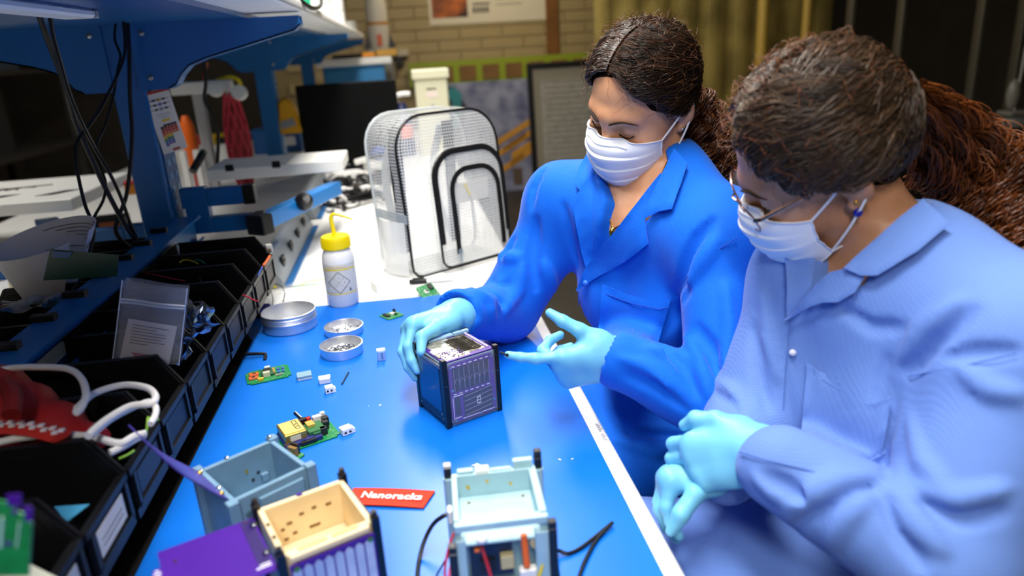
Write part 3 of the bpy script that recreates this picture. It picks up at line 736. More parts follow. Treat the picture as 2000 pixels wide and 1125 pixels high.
pcb('small green board with two black parts behind the gloved hand', 765, 617, 0.042, 0.042, 0.55, [('chip', -0.012, 0.002, 0.008, 0.022, 0.004, '1c1512'), ('chip', 0.004, 0.004, 0.010, 0.010, 0.003, 'cfcfc8'), ('chip', 0.008, -0.004, 0.006, 0.006, 0.003, '22221f'), ('capacitor', 0.014, 0.012, 0.005, 0.005, 0.008, '19191a')], notch=0.003)
pcb('green board leaning at the far edge of the mat against the blue sleeve', 836, 575, 0.044, 0.046, 0.5, [('chip', 0.012, 0.010, 0.010, 0.018, 0.004, '1c1512'), ('chip', -0.004, 0.0, 0.010, 0.012, 0.003, 'cfd6c8'), ('chip', -0.002, 0.001, 0.006, 0.006, 0.004, '22221f')], notch=0.003, z=0.006, rot=(0.5, -0.1, 0.45))
pcb('corner of a green board with a tall brass header behind the grey blue frame', 566, 896, 0.034, 0.03, 0.9, [('header', 0.008, 0.0, 0.006, 0.016, 0.013, '8a6a34'), ('header', 0.014, 0.002, 0.004, 0.016, 0.016, '2a2018')], notch=0.002)

# ---- loose little parts on the mat
def small(name, lab, cat, px, py, rz, fn, m, group=None, z=0.0):
    p = wp(px, py, 0.003); o = thing(name, lab, cat, (p.x, p.y, MZ+z), rz, group)
    fn(o); return o
def conn(o, w=0.022, d=0.014, h=0.011):
    part('body', M_wplas, o, lambda b: b.box((0, 0, h/2+0.0002), (w*0.72, d, h)), bevel=0.0008)
    part('key_rail', M_wplas, o, lambda b: b.box((w*0.43, 0, h*0.35), (w*0.18, d*0.9, h*0.7)), bevel=0.0005)
    for q in (-0.25, 0.2): part('socket', M_chip, o, lambda b: b.box((w*0.72*q, -d/2, h*0.45), (w*0.16, 0.0006, h*0.3)))
small('plug', 'white two pole plug lying beside the dark rod on the mat', 'connector', 644, 766, 0.25, lambda o: conn(o, 0.020, 0.013, 0.012), None)
small('plug', 'white two pole plug touching the green radio board', 'connector', 677, 846, 0.5, lambda o: conn(o, 0.024, 0.015, 0.011), None)
def flat_plug(o):
    part('body', mat('pale_grey', 'd3d8de', 0.4), o, lambda b: b.box((0, 0, 0.005), (0.020, 0.014, 0.0095)), bevel=0.0008)
    part('cover', M_wplas, o, lambda b: b.box((0, 0.001, 0.0105), (0.021, 0.012, 0.002)), bevel=0.0006)
small('plug', 'flat white topped plug just beyond the two pole plug', 'connector', 635, 747, 0.12, flat_plug, None)
def pad(o):
    part('slab', mat('pad_grey', '7fa2b4', 0.5), o, lambda b: b.box((0, 0, 0.006), (0.026, 0.022, 0.005)), bevel=0.0006)
    part('backing', mat('pad_light', 'c4d2d8', 0.5), o, lambda b: b.box((0, 0, 0.002), (0.026, 0.022, 0.003)), bevel=0.0004)
small('thermal_pad', 'square grey blue pad lying between the circuit boards', 'pad', 595, 738, 0.2, pad, None)
def blk_(o):
    part('body', mat('pale_metal', 'b9c9da', 0.3, metal=0.6), o, lambda b: b.box((0, 0, 0.010), (0.015, 0.011, 0.020)), bevel=0.001)
    part('flange', M_wplas, o, lambda b: b.box((0, 0, 0.0212), (0.016, 0.012, 0.0024)), bevel=0.0005)
    part('slot', mat('pale_slot', '5c7fae', 0.4), o, lambda b: b.box((0.001, -0.0056, 0.010), (0.004, 0.0006, 0.013)))
small('metal_spacer', 'small pale metal block standing near the gloved hand', 'spacer', 746, 703, 0.1, blk_, None)
small('threaded_rod', 'thin dark rod lying on the mat by the plugs', 'rod', 673, 740, 0.0, lambda o: part('shaft', mat('rod_dark', '3c3f46', 0.35, metal=0.6), o, lambda b: b.cyl((-0.003, -0.024, 0.0016), (0.006, 0.024, 0.0016), 0.0014, 8)), None)
# red fabric tag with white lettering
def red_tag():
    p = wp(768, 975, 0.003); t = thing('fabric_tag', 'flat red fabric tag with white company lettering lying on the mat', 'tag', (p.x, p.y, MZ), -0.30)
    pts = [(-0.064, -0.018), (0.045, -0.0185), (0.052, 0.0175), (-0.064, 0.0185)]
    f = lambda u, v: (-0.066+0.112*u+0.006*v, -0.0185+0.037*v, 0.0022+0.0016*math.sin(u*3.0)+0.0008*math.sin(v*PI))
    part('fabric', mat('tag_red', 'e0300e', 0.7, bump=0.4, bscale=1500), t, lambda b: b.grid(f, 16, 4), solid=0.0016)
    part('edge_stitch', mat('tag_stitch', 'f04a1c', 0.7), t, lambda b: [b.tube([f(0.975, v/6) for v in range(7)], 0.0009, 5), b.tube([f(u/10, 0.03) for u in range(11)], 0.0007, 5), b.tube([f(u/10, 0.97) for u in range(11)], 0.0007, 5)])
    text_mesh('lettering', 'Nanoracks', 0.0178, mat('tag_white', 'f4f4f2', 0.6), t, Matrix.Translation((-0.001, -0.001, 0.0056)), extrude=0.0003, bold=0.0006, spacing=1.06)
red_tag()
# paper crumbs
for i, (px, py) in enumerate(((930, 908), (742, 792), (1093, 898), (1118, 897), (720, 793))):
    p = wp(px, py, 0.003); rr = random.Random(i)
    o = part('paper_scrap', mat('scrap_white', 'f4f4f6', 0.7), None, lambda b: b.prism([(-0.007, -0.001), (-0.002, -0.003), (0.006, -0.001), (0.003, 0.001), (0.001, 0.0035), (-0.001, 0.001)], 0.0002, 0.0009))
    s = (1.0, 0.55, 0.4, 0.35, 0.25)[i]
    o.scale = (s, s, 1); o.location = (p.x, p.y, MZ); o.rotation_euler = (0, 0, i*1.1)
    tag(o, ('torn three pronged white paper scrap on the mat before the cube', 'small white paper fleck on the mat between the boards and the cube', 'white fleck on the mat near the white bench edge', 'white fleck nearest the white bench edge', 'tiny white fleck beside the paper fleck')[i], 'scrap')

# ---- the cube satellite
M_rail = mat('rail_black', '101013', 0.33)
M_cell = mat('solar_cell', '0d1e44', 0.2, noise=0.35, nscale=30, spec=0.6)
M_line = mat('cell_line', '8f8ab0', 0.3, metal=0.3)
def cube():
    F = Vector((0.0209, 0.9872)); a = 0.42905
    e1 = Vector((math.cos(a), math.sin(a))); e2 = Vector((-math.sin(a), math.cos(a)))
    c = F + (e1+e2)*0.05
    t = thing('cube_satellite', 'small cube satellite with black corner rails and dark solar panels, gripped by gloved hands', 'satellite', (c.x, c.y, MZ), a)
    for (x, y) in ((-1, -1), (1, -1), (1, 1), (-1, 1)):
        r = part('rail', M_rail, t, lambda b: b.box((x*0.0458, y*0.0458, 0.0567), (0.0085, 0.0085, 0.1132)), bevel=0.0006)
        part('rail_end', mat('rail_end', '3a3a3a', 0.35, metal=0.5), r, lambda b: b.box((x*0.0458, y*0.0458, 0.1136), (0.0066, 0.0066, 0.0008)))
        part('rail_screw', M_steel, r, lambda b: b.ball((x*0.0458, y*0.0458-0.0043, 0.072), (0.0011, 0.0006, 0.0011), 8, 6))
    part('body', mat('body_grey', '6c8498', 0.45), t, lambda b: b.bb((-0.047, -0.047, 0.006), (0.047, 0.047, 0.107)), bevel=0.001)
    # face to the right of the near rail: purple panel, film, two cells with silver lines
    pr = part('solar_panel', M_purple, t, lambda b: b.prism(rrect(0.080, 0.098, 0.008, 4, 0.0, 0.0555), -0.0492, -0.0472, axis=1))
    part('solar_cell', M_cell, pr, lambda b: b.prism([(-0.034, 0.058), (-0.034, 0.097), (0.030, 0.097), (0.030, 0.058)], -0.0498, -0.0490, axis=1))
    part('solar_cell', M_cell, pr, lambda b: b.prism([(-0.018, 0.012), (-0.018, 0.050), (0.034, 0.050), (0.034, 0.012)], -0.0498, -0.0490, axis=1))
    part('solar_cell', M_cell, pr, lambda b: b.prism([(-0.033, 0.018), (-0.033, 0.048), (-0.024, 0.048), (-0.024, 0.018)], -0.0498, -0.0490, axis=1))
    def lines(b):
        for k in range(8):
            x = -0.032+k*0.0088; b.bb((x, -0.0502, 0.059), (x+0.0007, -0.0496, 0.096))
        for k in range(7):
            x = -0.032+k*0.0088
            b.tube([(x, -0.0502, 0.070), (x+0.0045, -0.0502, 0.080), (x+0.0088, -0.0502, 0.074)], 0.0004, 4)
        for k in range(5):
            z = 0.014+k*0.008; b.tube([(-0.017, -0.0502, z), (0.006, -0.0502, z+0.002), (0.033, -0.0502, z+0.005)], 0.0004, 4)
    part('cell_lines', M_line, pr, lines)
    M_silk = mat('silk_white', 'dcdce6', 0.5)
    def silk(b):
        for z in (0.0995, 0.0535):
            for k in range(7): b.bb((-0.034+k*0.0098, -0.0499, z), (-0.029+k*0.0098, -0.0491, z+0.0012))
        b.bb((-0.0365, -0.0499, 0.012), (-0.0358, -0.0491, 0.05)); b.bb((-0.021, -0.0499, 0.0095), (0.036, -0.0491, 0.0102))
        b.bb((-0.035, -0.0499, 0.0505), (-0.018, -0.0491, 0.0515)); b.bb((-0.035, -0.0499, 0.0135), (-0.024, -0.0491, 0.0143))
    part('silk_lines', M_silk, pr, silk)
    for (x, z) in ((-0.036, 0.062), (0.036, 0.073), (0.011, 0.0085), (-0.034, 0.010), (0.036, 0.025), (-0.036, 0.1), (0.036, 0.1)):
        part('screw', M_steel, pr, lambda b: b.lathe([(0.0011, 0), (0.0022, 0.0006), (0.0022, 0.001), (0.0, 0.0012)], 12, M=Matrix.Translation((x, -0.0492, z)) @ Matrix.Rotation(PI/2, 4, 'X')))
    text_mesh('panel_mark', 'S23', 0.010, M_silk, pr, Matrix.Translation((0.008, -0.0503, 0.033)) @ Matrix.Rotation(PI/2, 4, 'X') @ Matrix.Rotation(-PI/2, 4, 'Z'), extrude=0.0002)
    part('clear_film', mat('clear_film', 'ffffff', 0.08, alpha=0.05, spec=0.7, bump=1.0, bscale=35), t, lambda b: b.bb((-0.041, -0.0512, 0.004), (0.041, -0.0510, 0.109)))
    # face to the left of the near rail: flat blue cell with a frame
    pl = part('solar_panel', mat('panel_dark', '1a2238', 0.35), t, lambda b: b.prism(rrect(0.082, 0.098, 0.004, 3, 0.0, 0.0555), -0.0492, -0.0472, axis=0))
    part('solar_cell', mat('cell_blue', '123a78', 0.16, spec=0.8), pl, lambda b: b.prism([(-0.036, 0.024), (-0.036, 0.097), (0.034, 0.097), (0.034, 0.024)], -0.0500, -0.0490, axis=0))
    part('edge_strip', mat('film_edge', '8d8f96', 0.3, metal=0.4, noise=0.5, nscale=200), pl, lambda b: b.prism([(-0.040, 0.098), (-0.040, 0.1035), (0.040, 0.1035), (0.040, 0.098)], -0.0500, -0.0490, axis=0))
    for (y, z) in ((-0.038, 0.014), (0.037, 0.014), (0.037, 0.1), (-0.034, 0.02)):
        part('screw', M_steel, pl, lambda b: b.ball((-0.0496, y, z), (0.0008, 0.002, 0.002), 8, 6))
    # far faces
    part('solar_panel', M_purple, t, lambda b: b.prism(rrect(0.080, 0.098, 0.008, 4, 0.0, 0.0555), 0.0472, 0.0492, axis=1))
    part('solar_panel', M_purple, t, lambda b: b.prism(rrect(0.080, 0.098, 0.008, 4, 0.0, 0.0555), 0.0472, 0.0492, axis=0))
    # top
    tp = part('top_panel', M_purple, t, lambda b: b.prism(rrect(0.088, 0.086, 0.003, 3, -0.001, -0.003), 0.1075, 0.1095))
    part('foil_patch', mat('top_foil', 'b7a98c', 0.25, metal=0.7, noise=0.9, nscale=85, col2='f2ede0', bump=1.5, bscale=90), tp, lambda b: b.bb((-0.038, -0.042, 0.1094), (0.004, 0.036, 0.1098)))
    part('foil_patch', mat('top_foil2', '6d6658', 0.28, metal=0.6, noise=0.8, nscale=70, col2='c9c2ae', bump=1.5, bscale=90), tp, lambda b: b.bb((0.004, -0.036, 0.1094), (0.034, 0.034, 0.1098)))
    for k in range(11):
        part('cell_rib', mat('rib_dark', '221f18', 0.25, metal=0.3), tp, lambda b: b.tube(catmull([(-0.006, -0.028+k*0.0052, 0.1099), (0.008, -0.0265+k*0.0052, 0.1104), (0.022, -0.029+k*0.0052, 0.1099), (0.032, -0.027+k*0.0052, 0.1102)], 4), 0.0015, 5, flat=(0.6, 1.2)))
    part('white_chip', M_wplas, tp, lambda b: b.box((-0.040, -0.006, 0.1108), (0.008, 0.014, 0.003)), bevel=0.0005)
    part('grey_chip', mat('chip_grey', '8a8a80', 0.4), tp, lambda b: b.box((-0.041, -0.020, 0.1104), (0.005, 0.016, 0.002)), bevel=0.0005)
    rr = random.Random(5); b = MB()
    for k in range(60):
        x, y = rr.uniform(-0.036, 0.0), rr.uniform(-0.040, -0.010)
        b.box((x, y, 0.1102), (rr.uniform(0.001, 0.003), 0.0012, 0.0008))
    tag(b.build('pads', M_purple, tp), kind='stuff')
    b = MB()
    for k in range(16): b.box((0.038, -0.036+k*0.0046, 0.1104), (0.003, 0.002, 0.002))
    tag(b.build('pads', M_wplas, tp), kind='stuff')
    ant = part('antenna_bar', mat('bar_pale', '8fb4d6', 0.4), t, lambda b: b.bb((0.018, 0.034, 0.1096), (0.046, 0.041, 0.1156), ), bevel=0.0008)
    part('antenna_bar', mat('bar_pale', '8fb4d6', 0.4), t, lambda b: b.bb((-0.028, 0.036, 0.1096), (0.018, 0.046, 0.1136)), bevel=0.0008)
    for k in range(3): part('bar_screw', M_steel, ant, lambda b: b.ball((0.022+k*0.009, 0.0375, 0.1158), (0.0014, 0.0014, 0.0006), 8, 5))
    return t
CUBE = cube()

# ---- printed frames in the foreground
def open_frame(name, lab, cx, cy, rz, m, h=0.105, floor_z=0.06, w=0.094, z0=0.0):
    t = thing(name, lab, 'frame', (cx, cy, MZ+z0), rz)
    q = w/2; wl = 0.006
    def sh(b):
        b.bb((-q, -q, 0.004), (q, -q+wl, h)); b.bb((-q, q-wl, 0.004), (q, q, h))
        b.bb((-q, -q+wl, 0.004), (-q+wl, q-wl, h)); b.bb((q-wl, -q+wl, 0.004), (q, q-wl, h))
        b.bb((-q+wl, -q+wl, floor_z), (q-wl, q-wl, floor_z+0.004))
    part('shell', m, t, sh, bevel=0.0008)
    return t
M_gb = mat('frame_grey_blue', '6f93ad', 0.45, noise=0.12, nscale=40)
M_gbd = mat('frame_grey_dark', '43586a', 0.5)
fb = open_frame('printed_chassis', 'grey blue printed cube frame without rails beside the nearest bins', -0.213, 0.772, 0.62, M_gb, 0.103, 0.045)
for (x, y) in ((-1, -1), (1, -1), (1, 1), (-1, 1)):
    part('corner_boss', M_gb, fb, lambda b: b.bb((x*0.047-0.006, y*0.047-0.006, 0.0), (x*0.047+0.006, y*0.047+0.006, 0.106 if (x, y) != (-1, -1) else 0.1035)), bevel=0.001)
for (x, y, z) in ((-0.012, 0.0455, 0.1036), (-0.0455, 0.040, 0.1036), (-0.0455, -0.010, 0.1036), (0.044, 0.047, 0.107)):
    part('screw', M_steel, fb, lambda b: b.lathe([(0.0028, 0), (0.0028, 0.0012), (0.0015, 0.002), (0, 0.002)], 12, c=(x, y, z)))
for k, (x, z, r) in enumerate(((-0.030, 0.080, 0.005), (-0.018, 0.060, 0.004), (0.002, 0.085, 0.004), (0.015, 0.078, 0.003), (0.030, 0.082, 0.006), (0.022, 0.05, 0.004), (-0.036, 0.045, 0.005), (-0.005, 0.04, 0.004))):
    part('boss', M_gbd, fb, lambda b: b.lathe([(r*0.4, 0.003), (r*0.55, 0.0), (r, 0.0), (r, 0.003)], 14, M=Matrix.Translation((x, -0.047, z)) @ Matrix.Rotation(PI/2, 4, 'X')))
part('side_plate', M_gb, fb, lambda b: b.bb((-0.018, -0.051, 0.0), (0.036, -0.047, 0.094)), bevel=0.001)
for (x, z) in ((-0.02, 0.06), (0.012, 0.063), (0.02, 0.07), (-0.03, 0.055)):
    part('hole', mat('hole_dark', '2a3640', 0.7), fb, lambda b: b.box((x, 0.0408, z), (0.004, 0.0006, 0.004)))
part('brass_insert', M_gold, fb, lambda b: b.box((0.006, 0.0405, 0.078), (0.003, 0.001, 0.005)))
part('corner_clip', M_gb, fb, lambda b: b.box((0.026, 0.038, 0.062), (0.008, 0.006, 0.010)))
# hinged purple flap standing up from the grey blue frame
ed0 = Vector((-0.047, 0.044, 0.100)); 
fl = part('purple_flap', mat('flap_purple', '4a42a0', 0.35, noise=0.4, nscale=20, col2='2c1a6c'), fb, lambda b: b.grid(lambda u, v: (-0.0485-0.104*v*math.cos(0.98)-0.006*math.sin(v*PI), 0.042-0.084*u*(1-0.25*v), 0.104+0.104*v*math.sin(0.98)), 4, 8), solid=0.0014)
part('hinge_screw', M_gold, fl, lambda b: [b.ball((-0.050, 0.03-0.06*k, 0.108), 0.003, 10, 6) for k in range(2)])

M_tan = mat('frame_tan', 'e8d3a8', 0.5, noise=0.1, nscale=30)
ft = open_frame('printed_chassis', 'tan printed cube frame with black rails and a purple flap in the foreground', -0.131, 0.657, 0.41, M_tan, 0.107, 0.052)
for (x, y) in ((-1, -1), (1, -1), (1, 1), (-1, 1)):
    r = part('rail', M_rail, ft, lambda b: b.box((x*0.0475, y*0.0475, 0.0567), (0.0085, 0.0085, 0.1132)), bevel=0.0006)
    part('rail_pin', M_chip, r, lambda b: b.cyl((x*0.0475, y*0.0475, 0.113), (x*0.0475, y*0.0475, 0.119), 0.0032, 12))
part('front_ledge', mat('tan_shade', 'cdb07c', 0.6), ft, lambda b: [b.bb((-0.030, -0.0475, 0.1071), (-0.001, -0.0415, 0.1078)), b.bb((0.004, -0.0475, 0.1071), (0.030, -0.0415, 0.1078))])
part('mid_tab', M_tan, ft, lambda b: b.bb((-0.040, -0.053, 0.100), (0.040, -0.047, 0.107)), bevel=0.001)
sp_ = part('solar_panel', M_purple, ft, lambda b: b.bb((-0.042, -0.055, 0.004), (0.043, -0.0532, 0.099)))
for k in range(8):
    part('solar_cell', mat('cell_pale', 'a4b2cf', 0.2, metal=0.1, noise=0.4, nscale=14, col2='dde2ec'), sp_, lambda b: b.prism([(-0.040+k*0.0103, 0.008), (-0.0315+k*0.0103, 0.008), (-0.0315+k*0.0103, 0.091), (-0.036+k*0.0103, 0.095), (-0.040+k*0.0103, 0.091)], -0.0558, -0.0549, axis=1))
for k in range(2): part('gold_pad', M_gold, sp_, lambda b: b.lathe([(0.003, 0), (0.003, 0.001), (0, 0.001)], 12, M=Matrix.Translation((-0.036+0.074*k, -0.055, 0.094)) @ Matrix.Rotation(PI/2, 4, 'X')))
for (x, z, w) in ((-0.018, 0.080, 0.006), (-0.004, 0.086, 0.005), (0.010, 0.088, 0.005), (0.026, 0.086, 0.006), (-0.014, 0.066, 0.005), (-0.024, 0.062, 0.005), (0.008, 0.066, 0.012), (-0.026, 0.075, 0.004)):
    part('hole', mat('tan_hole', '7a5a2c', 0.8), ft, lambda b: b.box((x, 0.0408, z), (w, 0.0006, 0.0032)))
for (x, y) in ((-0.044, 0.012), (-0.044, -0.012)):
    part('hole', mat('tan_hole2', '3a2c1c', 0.8), ft, lambda b: b.box((x, y, 0.1071), (0.003, 0.007, 0.0006)))
part('purple_wedge', M_purple, ft, lambda b: b.box((-0.002, 0.0445, 0.1078), (0.006, 0.004, 0.0014)))
part('side_panel', mat('panel_maroon', '2a1a22', 0.35), ft, lambda b: b.bb((0.049, -0.040, 0.006), (0.0515, 0.040, 0.1)))
fp = part('purple_flap', M_purple, ft, lambda b: b.prism([(-0.148, -0.050), (-0.052, -0.050), (-0.052, 0.046), (-0.145, 0.046), (-0.145, 0.020), (-0.153, 0.018), (-0.153, -0.004), (-0.148, -0.006)], 0.0975, 0.0992))
part('dark_edge', mat('flap_edge', '2c1a5c', 0.4), fp, lambda b: b.bb((-0.066, -0.034, 0.0992), (-0.054, 0.044, 0.0997)))
part('white_print', mat('silk_white', 'dcdce6', 0.5), fp, lambda b: [b.box((-0.149, 0.002+0.0045*k, 0.0994), (0.004+0.0015*(k % 3), 0.0016, 0.0003)) for k in range(4)] + [b.box((-0.062, -0.040, 0.0994), (0.014, 0.002, 0.0003)), b.box((-0.060, -0.036, 0.0994), (0.010, 0.0016, 0.0003))])
for (x, y, g) in ((-0.055, 0.030, 1), (-0.055, -0.022, 1), (-0.061, 0.041, 0), (-0.132, 0.02, 0)):
    part('flap_screw', M_steel if g else M_gold, fp, lambda b: b.lathe([(0.0036, 0), (0.0036, 0.003), (0.0024, 0.004), (0, 0.004)] if g else [(0.0016, 0), (0.0016, 0.001), (0, 0.001)], 14, c=(x, y, 0.0992)))

M_lb = mat('frame_light_blue', 'a9cdd6', 0.45, noise=0.06, nscale=40)
fw_ = thing('printed_chassis', 'pale blue open cube frame full of wiring at the bottom edge of the photo', 'frame', (0.0585, 0.648, MZ), -0.04)
q = 0.047; 
def lsh(b):
    zt, wl = 0.108, 0.006
    b.bb((-q, -q, 0.0995), (q, -q+wl+0.004, zt)); b.bb((-q, q-wl, 0.004), (q, q, zt))
    b.bb((-q, -q+wl, 0.075), (-q+wl, q-wl, zt)); b.bb((q-wl-0.002, -q+wl, 0.004), (q, q-wl, zt))
    b.bb((-q+wl, -q+wl, 0.078), (q-wl, q-wl, 0.081))
    b.bb((-q, -q, 0.004), (-q+0.010, -q+0.012, 0.09)); b.bb((q-0.014, -q, 0.004), (q, -q+0.012, 0.09))
    b.bb((-q, -q, 0.0), (q, q, 0.006)); b.bb((-q+wl, 0.005, 0.006), (q-wl, 0.009, 0.078))
part('shell', M_lb, fw_, lsh, bevel=0.0008)
part('back_lugs', M_lb, fw_, lambda b: [b.bb((-0.040, q-0.004, 0.1), (-0.022, q+0.003, 0.112)), b.bb((0.022, q-0.004, 0.1), (0.044, q+0.003, 0.118)), b.bb((-0.004, q-0.004, 0.1), (0.02, q+0.001, 0.110))], bevel=0.0006)
part('white_block', M_wplas, fw_, lambda b: b.bb((-0.020, q-0.006, 0.106), (-0.005, q+0.004, 0.1125)), bevel=0.0006)
for (x, y, top) in ((-1, 1, 0.124), (1, 1, 0.130), (-1, -1, 0.092), (1, -1, 0.108)):
    r = part('rail', M_rail, fw_, lambda b: b.box((x*0.0505, y*0.0485, (top-0.012)/2 if y < 0 else 0.110), (0.0085, 0.0085, top-0.012 if y < 0 else 0.014)), bevel=0.0006)
    part('rail_end', mat('rail_tip', 'b8b4ac', 0.4) if (x, y) == (-1, 1) else M_chip, r, lambda b: b.box((x*0.0505, y*0.0485, top-0.008), (0.0082, 0.0082, 0.008)), bevel=0.0005)
    if y > 0: part('corner_tube', M_lb, fw_, lambda b: b.cyl((x*0.0505, y*0.046, 0.0), (x*0.0505, y*0.046, 0.104), 0.0055, 12))
for (x, y) in ((-0.030, 0.0405), (-0.029, 0.0405), (-0.008, 0.0405), (0.018, 0.0405)):
    part('brass_insert', M_gold, fw_, lambda b: b.box((x, y, 0.098 - 0.008*abs(math.sin(x*400))), (0.0032, 0.0008, 0.0032)))
for (x, y) in ((-0.030, 0.028), (0.030, 0.030)):
    part('insert', mat('insert_brown', '7a5a34', 0.5), fw_, lambda b: b.lathe([(0.002, 0), (0.002, 0.0008), (0, 0.0008)], 10, c=(x, y, 0.0811)))
part('white_cap', M_wplas, fw_, lambda b: b.ball((-0.021, -0.050, 0.093), (0.0062, 0.0062, 0.005), 16, 10))
el = part('inner_board', mat('board_navy', '16243e', 0.4), fw_, lambda b: b.bb((-0.034, -0.030, 0.03), (0.010, -0.027, 0.072)))
part('coil', mat('coil_cream', 'c9bb8a', 0.5), el, lambda b: b.box((0.004, -0.033, 0.05), (0.014, 0.010, 0.016)), bevel=0.001)
part('orange_part', M_orange, el, lambda b: b.box((-0.026, -0.032, 0.066), (0.006, 0.006, 0.004)), bevel=0.001)
part('chip', M_chip, el, lambda b: b.box((-0.016, -0.032, 0.046), (0.016, 0.004, 0.014)))
part('orange_link', M_orange, fw_, lambda b: b.cyl((0.022, -0.040, 0.084), (0.023, -0.046, 0.050), 0.0035, 10))
part('plug_socket', M_wplas, fw_, lambda b: b.box((0.024, -0.044, 0.036), (0.018, 0.010, 0.022)), bevel=0.0015)
part('round_coil', mat('coil_cream', 'c9bb8a', 0.5), fw_, lambda b: b.lathe([(0.004, -0.003), (0.008, -0.003), (0.008, 0.003), (0.004, 0.003)], 18, M=Matrix.Translation((0.036, -0.036, 0.072)) @ Matrix.Rotation(PI/2, 4, 'X')))
part('lead', M_wire_y, fw_, lambda b: b.tube(catmull([(0.038, -0.038, 0.066), (0.039, -0.046, 0.05), (0.030, -0.052, 0.03), (0.018, -0.054, 0.008)], 5), 0.0016, 7))
part('lead', M_wire_r, fw_, lambda b: b.tube(catmull([(-0.022, -0.034, 0.075), (-0.017, -0.048, 0.058), (-0.012, -0.054, 0.03), (-0.010, -0.060, 0.006)], 5), 0.0017, 7))
# the leads hanging out of it
part('lead', M_wire_r, fw_, lambda b: b.tube(catmull([(-0.048, -0.004, 0.07), (-0.056, -0.012, 0.055), (-0.062, -0.022, 0.03), (-0.056, -0.034, 0.012), (-0.066, -0.044, 0.004), (-0.076, -0.036, 0.003), (-0.070, -0.026, 0.003), (-0.060, -0.030, 0.006)], 6), 0.0014, 6))
part('lead', mat('wire_pink', 'd8486c', 0.4), fw_, lambda b: b.tube(catmull([(-0.048, -0.010, 0.06), (-0.055, -0.020, 0.04), (-0.060, -0.034, 0.02), (-0.052, -0.048, 0.004), (-0.060, -0.056, 0.003), (-0.070, -0.050, 0.003), (-0.078, -0.044, 0.002)], 6), 0.0014, 6))
part('lead', M_wire_k, fw_, lambda b: b.tube(catmull([(-0.048, 0.0, 0.05), (-0.062, 0.0, 0.03), (-0.074, 0.004, 0.004), (-0.066, -0.016, 0.003), (-0.058, -0.03, 0.003), (-0.068, -0.045, 0.003)], 6), 0.0012, 6))
part('clip_light', M_wplas, fw_, lambda b: b.box((-0.051, 0.006, 0.085), (0.005, 0.012, 0.016)), bevel=0.001)
# thick black cable loops on both flanks
def cable(name, lab, cat, pts, r, m, n=6, nn=8, group=None):
    P = catmull(pts, n); b = MB(); b.tube(P, r, nn); o = b.build(name, m, None)
    return tag(o, lab, cat, group)
P3 = lambda px, py, z=0.006: wp(px, py, z)
cable('cable', 'black cable curving away from the flank of the pale blue frame', 'cable', [wp(880, 1003, 0.045), wp(866, 1008, 0.045), wp(846, 1024, 0.035), wp(830, 1054, 0.02), P3(819, 1092), P3(815, 1130), P3(817, 1180)], 0.0026, M_wire_k)
cable('cable', 'black cable doubled back in a sharp fold beside the pale blue frame', 'cable', [V(0.113, 0.60, 0.02), P3(1085, 1079, 0.012), P3(1110, 1081), P3(1140, 1066), P3(1190, 1026, 0.008), P3(1193, 1024, 0.008), P3(1165, 1055), P3(1143, 1095), P3(1130, 1130), P3(1118, 1170)], 0.0022, M_wire_k)

# ---- paper cube, marker, crumpled bag, far boards behind the mat
p = wp(752, 566, 0.0)
nb = thing('paper_block', 'small white block of note paper on the bench before the backpack', 'notepad', (p.x, p.y, T), 0.35)
part('sheets', mat('note_paper', 'f3f3f1', 0.8), nb, lambda b: [b.box((0.0004*math.sin(k*2.1), 0.0005*math.cos(k*1.7), 0.0012+k*0.0024), (0.055, 0.050, 0.0021)) for k in range(10)])
p0, p1 = wp(800, 551, 0.006), wp(884, 545, 0.006)
mk = thing('marker_pen', 'white barrelled marker pen with a black cap before the backpack', 'pen', ((p0.x+p1.x)/2, (p0.y+p1.y)/2, T+0.0065), math.atan2(p1.y-p0.y, p1.x-p0.x))
L = (p1-p0).length
part('barrel', mat('marker_barrel', 'dfdfe2', 0.4), mk, lambda b: b.cyl((-L*0.1, 0, 0), (L/2, 0, 0), 0.0062, 14))
part('cap', M_black, mk, lambda b: b.tube([(-L/2, 0, 0), (-L*0.42, 0, 0), (-L*0.1, 0, 0)], [0.005, 0.0066, 0.0066], 14))
part('clip', M_black, mk, lambda b: b.bb((-L*0.42, -0.001, 0.006), (-L*0.16, 0.002, 0.0085)))
part('print', mat('ink_grey2', '77777c', 0.6), mk, lambda b: [b.bb((0.0+0.006*k, -0.0030, 0.0052), (0.004+0.006*k, -0.0010, 0.0063)) for k in range(5)])
def bag_sheet(seed, w, d, h):
    rr = random.Random(seed); ph = [rr.uniform(0, 6) for _ in range(8)]
    def f(u, v):
        x, y = (u-0.5)*w, (v-0.5)*d
        e = math.sin(PI*u)*math.sin(PI*v)
        z = 0.001+h*e*(0.5+0.25*math.sin(9*u+5*v+ph[0])+0.25*math.sin(-6*u+11*v+ph[1])+0.15*math.sin(23*u-17*v+ph[2]))
        return (x+0.004*math.sin(7*v+ph[3]), y+0.004*math.sin(8*u+ph[4]), max(z, 0.0008))
    return f
M_clear = mat('clear_bag', 'f2f5f4', 0.12, alpha=0.28, spec=0.7)
p = wp(585, 580, 0.0)
cb = thing('plastic_bag', 'crumpled clear bag with yellow and green print beside the wash bottle', 'bag', (p.x, p.y+0.03, T+0.0005), 0.1)
part('film', M_clear, cb, lambda b: b.grid(bag_sheet(2, 0.19, 0.15, 0.03), 26, 22), smooth=0.3)
part('yellow_print', M_yellow, cb, lambda b: [b.tube(catmull([(0.0, 0.03, 0.012), (0.03, 0.042, 0.016), (0.07, 0.045, 0.012)], 5), 0.003, 6, flat=(0.3, 1)), b.tube(catmull([(-0.075, 0.052, 0.008), (-0.06, 0.055, 0.008)], 4), 0.0026, 6)])
